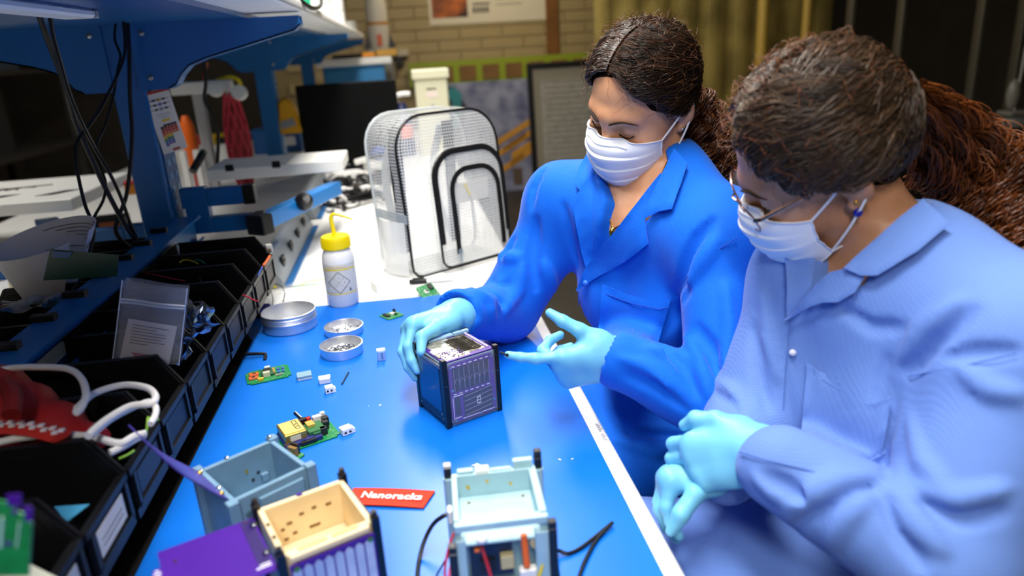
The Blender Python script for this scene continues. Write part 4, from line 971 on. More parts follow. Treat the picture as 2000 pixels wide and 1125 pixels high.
part('green_print', mat('leaf_green', '3f9a4a', 0.5), cb, lambda b: b.tube(catmull([(-0.02, 0.02, 0.013), (0.01, 0.012, 0.015), (0.04, 0.018, 0.012)], 5), 0.004, 6, flat=(0.35, 1)))
p = wp(720, 500, 0.0)
cb2 = thing('plastic_bag', 'empty flat clear bag on the white bench between bottle and backpack', 'bag', (p.x, p.y, T+0.0005), 0.5)
part('film', M_clear, cb2, lambda b: b.grid(bag_sheet(5, 0.13, 0.09, 0.006), 16, 12), smooth=0.3)
cable('wire', 'thin dark wire looping up beside the far end of the bin row', 'wire', [P3(530, 602, 0.002), P3(533, 585, 0.02), P3(529, 560, 0.03), P3(545, 556, 0.03), P3(556, 572, 0.02), P3(550, 598, 0.002)], 0.0011, M_wire_k)
cable('cable', 'black cable end coming out under the bin row near the boards', 'cable', [P3(440, 690, 0.02), P3(470, 692, 0.012), P3(505, 691, 0.010), P3(518, 692, 0.008), P3(517, 704, 0.003)], 0.0035, M_wire_k)
rollp = wp(525, 612, 0.003)
sp2 = thing('tape_roll', 'black edged blue tape roll half hidden between the large tin and the bins', 'tape', (rollp.x-0.015, rollp.y+0.0, MZ))
part('core', mat('tape_blue', '1238c0', 0.4), sp2, lambda b: b.lathe([(0.012, 0.0), (0.022, 0.0), (0.022, 0.018), (0.012, 0.018)], 24))
part('rim', M_black, sp2, lambda b: b.lathe([(0.0235, 0.0), (0.025, 0.0), (0.025, 0.012), (0.0235, 0.012)], 24))

# ---- clear backpack
def grid_mat():
    m = mat('clear_vinyl_grid', 'f1f4f4', 0.14, spec=0.7)
    nt = m.node_tree; b = nt.nodes['Principled BSDF']
    def axis(nm, sc):
        a = nt.nodes.new('ShaderNodeAttribute'); a.attribute_name = nm
        mu = nt.nodes.new('ShaderNodeMath'); mu.operation = 'MULTIPLY'; mu.inputs[1].default_value = sc
        fr = nt.nodes.new('ShaderNodeMath'); fr.operation = 'FRACT'
        lt = nt.nodes.new('ShaderNodeMath'); lt.operation = 'LESS_THAN'; lt.inputs[1].default_value = 0.26
        nt.links.new(a.outputs['Fac'], mu.inputs[0]); nt.links.new(mu.outputs[0], fr.inputs[0]); nt.links.new(fr.outputs[0], lt.inputs[0])
        return lt.outputs[0]
    mx = nt.nodes.new('ShaderNodeMath'); mx.operation = 'MAXIMUM'
    nt.links.new(axis('gu', 130.0), mx.inputs[0]); nt.links.new(axis('gv', 130.0), mx.inputs[1])
    mr = nt.nodes.new('ShaderNodeMapRange'); mr.inputs[3].default_value = 0.05; mr.inputs[4].default_value = 0.7
    nt.links.new(mx.outputs[0], mr.inputs[0]); nt.links.new(mr.outputs[0], b.inputs['Alpha'])
    return m
M_vin = grid_mat()
def sheet(name, m, parent, fn, nu, nv, W, H):
    b = MB(); b.grid(fn, nu, nv); o = b.build(name, m, parent)
    me = o.data
    for nm, k, s in (('gu', 0, W), ('gv', 1, H)):
        at = me.attributes.new(nm, 'FLOAT', 'POINT')
        at.data.foreach_set('value', [s*((i//(nv+1))/nu if k == 0 else (i % (nv+1))/nv) for i in range((nu+1)*(nv+1))])
    return o
def backpack():
    t = thing('backpack', 'clear gridded vinyl backpack with black zips and piping on the white bench', 'backpack', (-0.012, 1.785, T), math.radians(31))
    W, H, D = 0.315, 0.405, 0.15
    def arch(s, w=W, h=H, r=0.085, x0=0.0, z0=0.0, rb=0.03):
        """outline point for s in 0..1, running from the lower left round the top to the lower right and back along the base"""
        pts = []
        for (cx, cz, rr, a0, a1) in ((rb, rb, rb, 270, 180), (r, h-r, r, 180, 90), (w-r, h-r, r, 90, 0), (w-rb, rb, rb, 0, -90)):
            for k in range(9):
                a = math.radians(a0+(a1-a0)*k/8); pts.append((x0+cx+rr*math.cos(a), z0+cz+rr*math.sin(a)))
        pts.append(pts[0])
        ds = [0]
        for a, c in zip(pts, pts[1:]): ds.append(ds[-1]+math.hypot(c[0]-a[0], c[1]-a[1]))
        d = (s % 1.0 if s < 1 else 1.0)*ds[-1]
        for i in range(len(pts)-1):
            if ds[i+1] >= d:
                f = (d-ds[i])/max(ds[i+1]-ds[i], 1e-9); return (pts[i][0]+(pts[i+1][0]-pts[i][0])*f, pts[i][1]+(pts[i+1][1]-pts[i][1])*f)
        return pts[-1]
    lean = lambda z: 0.035*(z/H)**1.5             # leans a little backwards
    def panel(u, v, y, bulge):
        # concentric map of the outline to its middle
        x, z = arch(u); cx, cz = W/2, H*0.48
        x, z = cx+(x-cx)*v, cz+(z-cz)*v
        return (x, y - bulge*(1-v*v)*(1+0.25*math.sin(x*40+z*23)) + lean(z), z)
    def fill(y, bulge, name):
        nu, nv = 24, 30
        def f(u, v):
            # rows of the panel clipped to the arch
            z = 0.001+(H-0.002)*v
            r, rb = 0.085, 0.03
            ins = 0.0
            if z > H-r: ins = r-math.sqrt(max(r*r-(z-(H-r))**2, 0))
            if z < rb: ins = rb-math.sqrt(max(rb*rb-(rb-z)**2, 0))
            x = ins+(W-2*ins)*u
            e = math.sin(PI*u)**0.6*math.sin(PI*min(max(v, 0), 1))**0.6
            return (x, y-bulge*e*(1+0.2*math.sin(x*31+z*17))+lean(z), z)
        return sheet(name, M_vin, t, f, nu, nv, W, H)
    fill(0.0, 0.012, 'front_panel')
    fill(D, -0.01, 'back_panel')
    per = 1.28
    sheet('gusset', M_vin, t, lambda u, v: (lambda p: (p[0]-0.008*math.sin(PI*v)*(1 if p[0] > W/2 else -1)*-1, D*v+lean(p[1])+0.004*math.sin(u*40), p[1]+0.004*math.sin(PI*v)*(1 if p[1] > H*0.8 else 0)))(arch(u)), 60, 10, per, D)
    pip = [Vector((x, lean(z)-0.001, z)) for x, z in [arch(k/72) for k in range(72)]]
    part('piping', M_black, t, lambda b: b.tube(pip, 0.0034, 7, closed=True))
    pip2 = [Vector((x, D+lean(z), z)) for x, z in [arch(k/60) for k in range(60)]]
    part('piping', mat('pipe_clear', 'cfd6d8', 0.25, alpha=0.75), t, lambda b: b.tube(pip2, 0.004, 7, closed=True))
    # front pocket with its own shell, piping and two zips
    pw, ph, px0 = 0.225, 0.300, 0.075
    def pk(y0):
        def f(u, v):
            z = 0.015+ph*v; r = 0.07; ins = 0.0
            if z > 0.015+ph-r: ins = r-math.sqrt(max(r*r-(z-(0.015+ph-r))**2, 0))
            return (px0+ins+(pw-2*ins)*u, y0-0.030+lean(z)-0.006*math.sin(PI*u)*math.sin(PI*v), z)
        return f
    sheet('pocket_panel', M_vin, t, pk(0.0), 20, 26, pw, ph)
    ar = lambda s: arch(s, pw, ph, 0.07, px0, 0.015, 0.025)
    sheet('pocket_gusset', M_vin, t, lambda u, v: (lambda p: (p[0], -0.032+0.026*v+lean(p[1]), p[1]))(ar(u)), 50, 3, 0.95, 0.03)
    part('piping', M_black, t, lambda b: b.tube([Vector((x, -0.031+lean(z), z)) for x, z in [ar(k/60) for k in range(60)]], 0.003, 7, closed=True))
    def band(outline, s0, s1, y, w, n=46):
        pts = [outline(s0+(s1-s0)*k/n) for k in range(n+1)]
        vs = []; 
        for k, (x, z) in enumerate(pts):
            a = pts[max(k-1, 0)]; c = pts[min(k+1, n)]; d = Vector((c[0]-a[0], c[1]-a[1])).normalized()
            for q in (-w/2, w/2): vs.append((x-d.y*q, y+lean(z), z+d.x*q))
        fs = [(2*k, 2*k+1, 2*k+3, 2*k+2) for k in range(n)]
        return vs, fs
    z1 = lambda s: arch(s, pw-0.012, ph-0.006, 0.066, px0+0.006, 0.015, 0.025)
    part('zip', M_blackm, t, lambda b: b.add(*band(z1, 0.085, 0.74, -0.036, 0.012)), solid=0.002)
    z2 = lambda s: arch(s, 0.150, 0.235, 0.055, px0+0.048, 0.028, 0.02)
    part('zip', M_blackm, t, lambda b: b.add(*band(z2, 0.045, 0.80, -0.040, 0.013)), solid=0.002)
    x, z = z2(0.05)
    pl_ = part('zip_pull', mat('pull_steel', '9fb0c4', 0.3, metal=0.8), t, lambda b: [b.box((x, -0.045+lean(z), z+0.004), (0.009, 0.005, 0.012)), b.box((x, -0.046+lean(z), z-0.014), (0.006, 0.002, 0.022))], bevel=0.0008)
    # inside: card, cloth strip
    part('side_zip', M_blackm, t, lambda b: b.tube(catmull([(-0.003, 0.045, 0.17), (-0.004, 0.048, 0.25), (0.0, 0.058, 0.32), (0.018, 0.07, 0.368), (0.05, 0.085, 0.39)], 6), 0.0045, 6, flat=(0.4, 1)))
    part('side_band', mat('band_clear', 'bfcad4', 0.3, alpha=0.6), t, lambda b: b.bb((-0.006, 0.0, 0.145), (-0.003, D, 0.168)))
    part('side_pocket', M_vin, t, lambda b: b.grid(lambda u, v: (-0.006-0.022*math.sin(PI*u)*(0.4+0.6*math.sin(PI*v*0.5+0.8)), 0.01+(D-0.02)*u, 0.008+0.14*v), 10, 8))
    card_ = part('inner_card', mat('inner_card', 'e8e8e4', 0.5, alpha=0.8), t, lambda b: b.bb((0.135, -0.022+0.012, 0.175), (0.25, -0.020+0.012, 0.225)))
    part('yellow_tie', M_yellow, t, lambda b: b.tube([(0.172, -0.014, 0.222), (0.186, -0.016, 0.19)], 0.003, 6))
    part('inner_strap', mat('strap_grey', '3a3f46', 0.6), t, lambda b: [b.bb((0.05, D-0.012, 0.03), (0.085, D-0.008, 0.37)), b.bb((0.22, D-0.012, 0.03), (0.255, D-0.008, 0.37))])
    part('bottom_sheet', mat('vin_floor', 'd9dede', 0.3, alpha=0.7), t, lambda b: b.bb((0.03, 0.004, 0.002), (W-0.03, D-0.004, 0.006)))
    for k in range(2):
        part('shoulder_strap', mat('strap_clear', 'c9d0d2', 0.35, alpha=0.8), t, lambda b: b.tube(catmull([(0.08+0.15*k, D+0.01, 0.36), (0.07+0.16*k, D+0.06, 0.25), (0.07+0.16*k, D+0.05, 0.12), (0.05+0.2*k, D+0.012, 0.03)], 6), 0.014, 8, flat=(0.25, 1)))
backpack()

# ================================================================== FIGURES: signed distance modelling
import openvdb
class Field:
    def __init__(s, lo, hi, vox):
        s.lo = np.array(lo, float); s.vox = vox
        s.n = np.ceil((np.array(hi)-s.lo)/vox).astype(int)+1
        s.a = np.full(s.n, 1.0, np.float32)
    def sub(s, lo, hi):
        i0 = np.clip(np.floor((np.array(lo)-s.lo)/s.vox).astype(int), 0, s.n-1)
        i1 = np.clip(np.ceil((np.array(hi)-s.lo)/s.vox).astype(int)+1, 1, s.n)
        if np.any(i1 <= i0): return None
        ax = [(s.lo[k]+s.vox*np.arange(i0[k], i1[k])).astype(np.float32) for k in range(3)]
        return tuple(slice(i0[k], i1[k]) for k in range(3)), (ax[0][:, None, None], ax[1][None, :, None], ax[2][None, None, :])
    def op(s, prim, k=0.0, mode='u'):
        fn, lo, hi = prim; m = k+0.015
        q = s.sub(np.array(lo)-m, np.array(hi)+m)
        if q is None: return s
        sl, X = q; d = fn(*X).astype(np.float32); a = s.a[sl]
        if mode == 'u':
            r = np.minimum(a, d)
            if k: h = np.maximum(k-np.abs(a-d), 0)/k; r = r-h*h*k*0.25
        else:
            d = -d; r = np.maximum(a, d)
            if k: h = np.maximum(k-np.abs(a-d), 0)/k; r = r+h*h*k*0.25
        s.a[sl] = r; return s
    def u(s, prim, k=0.0): return s.op(prim, k, 'u')
    def cut(s, prim, k=0.0): return s.op(prim, k, 's')
    def copy(s):
        f = Field.__new__(Field); f.lo, f.vox, f.n, f.a = s.lo, s.vox, s.n, s.a.copy(); return f
    def noise(s, amp, freq, seed, band=0.03, stretch=(1, 1, 1)):
        rr = np.random.RandomState(seed)
        ax = [(s.lo[k]+s.vox*np.arange(s.n[k])).astype(np.float32)*stretch[k] for k in range(3)]
        X, Y, Z = ax[0][:, None, None], ax[1][None, :, None], ax[2][None, None, :]
        t = 0
        for _ in range(5):
            w = rr.normal(size=3)*freq
            t = t+np.sin(w[0]*X+w[1]*Y+w[2]*Z+rr.uniform(0, 6.28))
        m = np.abs(s.a) < band
        s.a[m] += (amp*t/2.2)[m]; return s
    def sample(s, P):
        g = (np.asarray(P)-s.lo)/s.vox; g = np.clip(g, 0, s.n-1.001); i = g.astype(int); f = g-i; out = 0
        for dx in (0, 1):
            for dy in (0, 1):
                for dz in (0, 1):
                    w = (f[:, 0] if dx else 1-f[:, 0])*(f[:, 1] if dy else 1-f[:, 1])*(f[:, 2] if dz else 1-f[:, 2])
                    out = out+w*s.a[i[:, 0]+dx, i[:, 1]+dy, i[:, 2]+dz]
        return out
    def ray(s, O, D, t0=0.3, t1=2.2, step=0.003):
        """first hit of each ray (numpy arrays); nan where none"""
        O = np.atleast_2d(O); D = np.atleast_2d(D); n = len(D)
        t = np.full(n, t0); hit = np.full(n, np.nan); prev = np.full(n, 1.0); live = np.ones(n, bool)
        hi = s.lo+s.vox*(s.n-1)
        while live.any() and t.min() < t1:
            P = O+D*t[:, None]; ins = np.all((P > s.lo) & (P < hi), axis=1)
            v = np.where(ins, s.sample(P), 1.0)
            h = live & (v < 0)
            if h.any(): hit[h] = t[h]-step*np.where(prev[h] < 0.9, v[h]/(v[h]-prev[h]), 0.5); live &= ~h
            prev = v; t = t+step
            if t.max() > t1: break
        return O+D*hit[:, None]
    def normal(s, P):
        e = s.vox; g = np.stack([s.sample(P+np.eye(3)[k]*e)-s.sample(P-np.eye(3)[k]*e) for k in range(3)], 1)
        return g/np.maximum(np.linalg.norm(g, axis=1, keepdims=True), 1e-9)
    def mesh(s, name, m, parent, smooth=2, keep=None):
        grid = openvdb.FloatGrid(1.0); grid.copyFromArray(np.ascontiguousarray(s.a))
        pts, quads = grid.convertToQuads(0.0)
        pts = np.asarray(pts, np.float64); quads = np.asarray(quads, np.int64)
        P = pts*s.vox+s.lo
        # orientation
        a, b, c, d = (P[quads[:, k]] for k in range(4))
        vol = np.einsum('ij,ij->', a, np.cross(b, c))+np.einsum('ij,ij->', a, np.cross(c, d))
        if vol < 0: quads = quads[:, ::-1]
        # a few rounds of smoothing
        e = np.concatenate([quads[:, [0, 1]], quads[:, [1, 2]], quads[:, [2, 3]], quads[:, [3, 0]]])
        for it in range(smooth):
            acc = np.zeros_like(P); cnt = np.zeros(len(P))
            for k in range(3):
                acc[:, k] = np.bincount(e[:, 0], P[e[:, 1], k], len(P))+np.bincount(e[:, 1], P[e[:, 0], k], len(P))
            cnt = np.bincount(e[:, 0], minlength=len(P))+np.bincount(e[:, 1], minlength=len(P))
            L = acc/np.maximum(cnt, 1)[:, None]
            P = P+(L-P)*(0.5 if it % 2 == 0 else -0.45 if smooth > 2 else 0.3)
        return mesh_np(name, P, quads, m, parent)
def mesh_np(name, P, quads, m, parent):
    if parent is not None:
        I = np.array(RM(parent).inverted()); P = P @ I[:3, :3].T+I[:3, 3]
    me = bpy.data.meshes.new(name); n, q = len(P), len(quads)
    me.vertices.add(n); me.vertices.foreach_set('co', P.astype(np.float32).ravel())
    me.loops.add(q*4); me.loops.foreach_set('vertex_index', quads.astype(np.int32).ravel())
    me.polygons.add(q); me.polygons.foreach_set('loop_start', np.arange(0, q*4, 4, dtype=np.int32))
    try: me.polygons.foreach_set('loop_total', np.full(q, 4, np.int32))
    except Exception: pass
    me.polygons.foreach_set('use_smooth', np.ones(q, bool))
    me.update(calc_edges=True); me.validate()
    me.materials.append(m)
    return link(bpy.data.objects.new(name, me), parent)
def A3(v): return np.array([v[0], v[1], v[2]], float)
def cone(a, b, ra, rb=None):
    rb = ra if rb is None else rb; a = A3(a); b = A3(b); d = b-a; L2 = max(float(d@d), 1e-9)
    def fn(X, Y, Z):
        t = np.clip(((X-a[0])*d[0]+(Y-a[1])*d[1]+(Z-a[2])*d[2])/L2, 0, 1)
        return np.sqrt((X-a[0]-t*d[0])**2+(Y-a[1]-t*d[1])**2+(Z-a[2]-t*d[2])**2)-(ra+(rb-ra)*t)
    R = max(ra, rb); return fn, np.minimum(a, b)-R, np.maximum(a, b)+R
def ell(c, r, R=None):
    c = A3(c); r = A3(r); R = np.eye(3) if R is None else np.asarray(R)   # columns of R: the axes
    def fn(X, Y, Z):
        x, y, z = X-c[0], Y-c[1], Z-c[2]
        q = [(R[0, k]*x+R[1, k]*y+R[2, k]*z)/r[k] for k in range(3)]
        k0 = np.sqrt(q[0]**2+q[1]**2+q[2]**2); k1 = np.sqrt((q[0]/r[0])**2+(q[1]/r[1])**2+(q[2]/r[2])**2)
        return k0*(k0-1)/np.maximum(k1, 1e-6)
    e = np.sqrt(((R*r)**2).sum(1)); return fn, c-e, c+e
def ball3(c, r): return cone(c, c, r, r)
def pxray(px, py):
    d = CF+CR*((px-1000)/CAM_F)-CU*((py-562.5)/CAM_F); return np.array(d)
def on_surface(F, pts, off=0.0):
    D = np.array([pxray(x, y) for x, y in pts]); O = np.repeat(np.array(CPOS)[None], len(D), 0)
    P = F.ray(O, D)
    if off:
        ok = ~np.isnan(P[:, 0]); P[ok] = P[ok]+F.normal(P[ok])*off
    return P
def resample(pts, step, closed=True):
    out = []; n = len(pts)
    for i in range(n if closed else n-1):
        a, b = np.array(pts[i], float), np.array(pts[(i+1) % n], float); k = max(1, int(round(np.linalg.norm(b-a)/step)))
        out += [a+(b-a)*j/k for j in range(k)]
    if not closed: out.append(np.array(pts[-1], float))
    return out
def folds(F, base, L, k=0.008):
    """creases (negative radius) and ridges (positive) along lines lying on the cloth"""
    for r, pts in L:
        P = on_surface(base, [tuple(p) for p in resample(pts, 14, False)])
        P = P[~np.isnan(P[:, 0])]
        for i in range(len(P)-1):
            if np.linalg.norm(P[i+1]-P[i]) > 0.05: continue
            w = 0.45+0.55*math.sin(PI*(i+0.5)/max(len(P)-1, 1)); n = base.normal(P[i:i+2])
            q = abs(r)*w
            if r > 0: F.u(cone(P[i]-n[0]*q*0.35, P[i+1]-n[1]*q*0.35, q), k)
            else: F.cut(cone(P[i]+n[0]*q*0.25, P[i+1]+n[1]*q*0.25, q), k)
from mathutils.geometry import delaunay_2d_cdt
def cloth_patch(name, poly, F, off, thick, m, parent, step=7, curl=None):
    """a piece of cloth of the given outline lying on the figure's coat, with its own thickness"""
    bd = resample(poly, step); n = len(bd); pa = np.array(poly, float)
    def inside(p):
        c = False; j = len(pa)-1
        for i in range(len(pa)):
            if (pa[i, 1] > p[1]) != (pa[j, 1] > p[1]) and p[0] < (pa[j, 0]-pa[i, 0])*(p[1]-pa[i, 1])/(pa[j, 1]-pa[i, 1])+pa[i, 0]: c = not c
            j = i
        return c
    bda = np.array(bd); inn = []
    for x in np.arange(pa[:, 0].min(), pa[:, 0].max(), step):
        for y in np.arange(pa[:, 1].min(), pa[:, 1].max(), step):
            p = np.array((x, y))
            if inside(p) and np.min(np.linalg.norm(bda-p, axis=1)) > step*0.6: inn.append(p)
    allp = bd+inn
    r = delaunay_2d_cdt([Vector((p[0], p[1])) for p in allp], [(i, (i+1) % n) for i in range(n)], [], 1, 1e-4)
    v2 = [(v.x, v.y) for v in r[0]]; P = on_surface(F, v2)
    bad = np.isnan(P[:, 0])
    if bad.any():
        good = np.where(~bad)[0]; va = np.array(v2)
        for i in np.where(bad)[0]:
            P[i] = P[good[np.argmin(np.linalg.norm(va[good]-va[i], axis=1))]]
            O = np.array(CPOS); d = pxray(*v2[i]); g = P[i]
            P[i] = O+d*(np.dot(g-O, np.array(CF)))
    # even out, then lift off the coat
    nb = {}
    for f in r[2]:
        for i in range(3): nb.setdefault(f[i], set()).update(f)
    for _ in range(6):
        Q = P.copy()
        for i, s_ in nb.items(): Q[i] = P[list(s_)].mean(0)
        dd = np.array([pxray(*p) for p in v2]); O = np.array(CPOS)
        t = ((Q-O)*np.array(CF)).sum(1); P = O+dd*t[:, None]
    N = F.normal(P); P = P+N*off
    if curl is not None: P = curl(P, np.array(v2), N)
    b = MB(); b.add([tuple(p) for p in P], [tuple(f) for f in r[2]])
    return b.build(name, m, parent, world=True, solid=thick, smooth=0.9)
def seam(name, pts, F, r, m, parent, off=0.0006):
    P = on_surface(F, [tuple(p) for p in resample(pts, 9, False)], off); P = P[~np.isnan(P[:, 0])]
    if len(P) < 2: return None
    # never bridge a jump in depth
    runs = [[P[0]]]
    for a, c in zip(P, P[1:]):
        if np.linalg.norm(c-a) > 0.03: runs.append([])
        runs[-1].append(c)
    b = MB()
    for q in runs:
        if len(q) > 1: b.tube([Vector(p) for p in q], r, 5)
    if not b.v: return None
    if len(runs) > 1: runs = [max(runs, key=len)]; b = MB(); b.tube([Vector(p) for p in runs[0]], r, 5)
    return b.build(name, m, parent, world=True)

# ------------------------------------------------------------------ hands
def rot(v, ax, ang):
    v = Vector(v); return Matrix.Rotation(ang, 3, Vector(ax)) @ v
def hand(W, d, n, side, curls, thumb, splay=0.07, sc=1.0, fd=None):
    """prims of one hand: W wrist, d towards the fingers, n out of the palm, side -1 right / +1 left"""
    W = Vector(W); d = Vector(d).normalized(); n = Vector(n); n = (n-d*n.dot(d)).normalized()
    t = (n.cross(d))*1.0 if side > 0 else (d.cross(n))
    pr = []; tips = []
    base = [(0.088, 0.0285), (0.092, 0.0085), (0.088, -0.0115), (0.080, -0.0295)]
    L = [(0.041, 0.025, 0.020), (0.045, 0.028, 0.021), (0.041, 0.026, 0.020), (0.032, 0.020, 0.018)]
    R = [(0.0092, 0.0082, 0.0074, 0.0062), (0.0094, 0.0084, 0.0075, 0.0063), (0.0088, 0.0079, 0.0071, 0.006), (0.0078, 0.007, 0.0063, 0.0054)]
    w0 = W-(d if fd is None else Vector(fd))*0.06
    pr.append((cone(w0, W, 0.028, 0.026), 0.01))
    pr.append((cone(W+t*0.008, W+d*0.03+t*0.010, 0.020, 0.019), 0.02)); pr.append((cone(W-t*0.010, W+d*0.03-t*0.012, 0.019, 0.017), 0.02))
    for i in range(4):
        K = W+d*base[i][0]*sc+t*base[i][1]*sc-n*0.002
        pr.append((cone(W+d*0.022+t*base[i][1]*0.55, K, 0.0155, 0.0112), 0.016))
        a = 0; p = K; sp = splay*(1.5-i)*0.5
        dir0 = (d+t*sp).normalized(); axis = dir0.cross(n).normalized()
        for j in range(3):
            a += curls[i][j]; dv = rot(dir0, axis, math.radians(a)); q = p+dv*L[i][j]*sc
            pr.append((cone(p, q, R[i][j], R[i][j+1]), 0.0045 if j else 0.006)); p = q
        tips.append(p)
    b0 = W+d*0.022+t*0.026+n*0.010; td, tl = thumb
    p = b0; pr.append((cone(W+d*0.012+t*0.012, b0, 0.018, 0.0155), 0.016))
    for j, (v, l, ra, rb) in enumerate(zip(td, (0.043, 0.033, 0.026), (0.0150, 0.0108, 0.0098), (0.0112, 0.0096, 0.0072))):
        q = p+Vector(v).normalized()*l*tl; pr.append((cone(p, q, ra, rb), 0.012 if j == 0 else 0.004)); p = q
    pr.append((cone(b0, W+d*0.07+t*0.018, 0.013, 0.011), 0.018))
    tips.append(p)
    return pr, tips
def img(x, y, z): return CR*x+CU*y-CF*z

# ------------------------------------------------------------------ hair as many fine locks
def hair_mat(name, dark, light):
    m = mat(name, dark, 0.33, spec=0.55)
    nt = m.node_tree; b = nt.nodes['Principled BSDF']
    a = nt.nodes.new('ShaderNodeAttribute'); a.attribute_name = 'tone'
    mx = nt.nodes.new('ShaderNodeMix'); mx.data_type = 'RGBA'
    mx.inputs['A'].default_value = srgb(dark); mx.inputs['B'].default_value = srgb(light)
    nt.links.new(a.outputs['Fac'], mx.inputs['Factor']); nt.links.new(mx.outputs['Result'], b.inputs['Base Color'])
    return m
def strands(name, C, rad, tone, m, parent, taper=0.6):
    """C: (strands, steps, 3) room points -> one mesh of thin three sided fibres"""
    S, K, _ = C.shape
    T_ = np.gradient(C, axis=1); T_ /= np.maximum(np.linalg.norm(T_, axis=2, keepdims=True), 1e-9)
    ref = np.zeros_like(T_); ref[..., 2] = 1.0; ref[..., 0] = 0.3
    X = np.cross(T_, ref); X /= np.maximum(np.linalg.norm(X, axis=2, keepdims=True), 1e-9); Y = np.cross(T_, X)
    rr = np.asarray(rad).reshape(-1, 1)*(1-taper*np.linspace(0, 1, K)[None, :]**2)
    V_ = np.stack([C+rr[..., None]*(X*math.cos(2*PI*k/3)+Y*math.sin(2*PI*k/3)) for k in range(3)], 2)
    P = V_.reshape(-1, 3)
    base = (np.arange(S)[:, None, None]*K+np.arange(K-1)[None, :, None])*3
    k = np.arange(3)[None, None, :]; k2 = (k+1) % 3
    Q = np.stack([base+k, base+k2, base+3+k2, base+3+k], -1).reshape(-1, 4)
    o = mesh_np(name, P, Q, m, parent)
    at = o.data.attributes.new('tone', 'FLOAT', 'POINT')
    at.data.foreach_set('value', np.repeat(np.asarray(tone, np.float32), K*3))
    return o
def head_hair(name, H, Hc, m, parent, part_x, gather, n=2600, seed=1, amp=0.006, puff=0.012, front=0.078, hz=0.0):
    """combed from a parting round the skull to a knot at the nape; H columns: right, forward, up"""
    rs = np.random.RandomState(seed); K = 22
    cen = np.array([0, -0.010, 0.036]); rad = np.array([0.079, 0.096, 0.093])
    nl = 120
    lock_ph = rs.uniform(0, 6.28, nl); lock_fr = rs.uniform(7, 12, nl); lock_am = rs.uniform(0.5, 1.35, nl); lock_t = rs.uniform(0, 1, nl)
    side = np.where(rs.rand(n) < 0.5, -1.0, 1.0)
    # roots: along the parting, the hairline and over the whole scalp
    typ = rs.rand(n); root = np.zeros((n, 3)); mid = np.zeros((n, 3)); lk = np.zeros(n, int)
    yy = rs.uniform(-0.075, front-0.014, n)
    for i in range(n):
        s = side[i]
        if typ[i] < 0.5:       # parting
            y = yy[i]; x = part_x+s*0.003
            v = np.array([x/rad[0], (y-cen[1])/rad[1], 0]); v[2] = math.sqrt(max(1-v[0]**2-v[1]**2, 0.02))
            f = (y+0.08)/0.16
            mid[i] = np.array([s*1.02, 0.16+0.62*(f-0.5)+rs.normal()*0.08, 0.12+0.34*(1-f)+rs.normal()*0.07])
        elif typ[i] < 0.68:    # front hairline down to the temple
            a = rs.rand(); v = np.array([part_x/rad[0]+s*(0.03+0.87*a), 0.76-hz*(1-a)-0.26*a**2, 0.66+hz*(1-a)-(0.62+hz*0.6)*a**1.25]); v /= np.linalg.norm(v)
            mid[i] = np.array([s*1.0, 0.30-0.2*a+rs.normal()*0.05, 0.04-0.14*a+rs.normal()*0.05])
            y = 0
        else:
            th = rs.uniform(0.15, 1.5); ph = rs.uniform(-0.5, 0.95)
            if typ[i] > 0.84: th = rs.uniform(1.45, 2.15); ph = rs.uniform(0.25, 1.25)
            v = np.array([s*math.sin(th)*math.cos(ph*1.2), math.sin(th)*-math.sin(ph*1.2), math.cos(th)])
            mid[i] = np.array([v[0]*1.0, v[1]-0.45, v[2]-0.42])
        root[i] = v; lk[i] = int(((v[1]+1)*17+(v[2] if typ[i] >= 0.5 else 0)*7+(s > 0)*60+rs.rand()*0.9)) % nl
    G = (np.array(gather)-cen)/rad; G = G/np.linalg.norm(G)
    t = np.linspace(0, 1, K)[None, :, None]
    g = G[None, None, :]+rs.normal(size=(n, 1, 3))*0.10
    P = (1-t)**2*root[:, None, :]+2*t*(1-t)*mid[:, None, :]*1.08+t**2*g
    P = P/np.maximum(np.linalg.norm(P, axis=2, keepdims=True), 1e-6)
    lay = rs.rand(n)**0.7
    tt = t[..., 0]
    ph = lock_ph[lk][:, None]+rs.normal(size=(n, 1))*0.22; fr = lock_fr[lk][:, None]; am = lock_am[lk][:, None]
    wav = np.sin(tt*fr*2.2+ph)*am*np.clip(tt*4, 0, 1)
    shell = 1.0+(0.012+puff*9*lay[:, None]*np.sin(np.clip(tt*1.1, 0, 1)*PI)**0.6)*1.0+0.030*wav*(0.3+lay[:, None])
    shell = np.where(tt < 0.03, 1.0, shell)
    tang = np.gradient(P, axis=1); tang /= np.maximum(np.linalg.norm(tang, axis=2, keepdims=True), 1e-6)
    sidev = np.cross(tang, P)
    P = P*shell[..., None]+sidev*(amp*18*np.cos(tt*fr*2.2+ph)*am*np.clip(tt*4, 0, 1))[..., None]*(0.6+0.6*rs.rand(n, 1, 1))
    Pl = P*rad+cen
    Wd = Pl @ H.T+Hc
    tone = np.clip(0.08+0.75*lock_t[lk]**1.5*(0.4+0.6*rs.rand(n))+0.2*rs.rand(n)**3, 0, 1)
    return strands(name, Wd, 0.0005+0.00045*rs.rand(n), tone, m, parent)
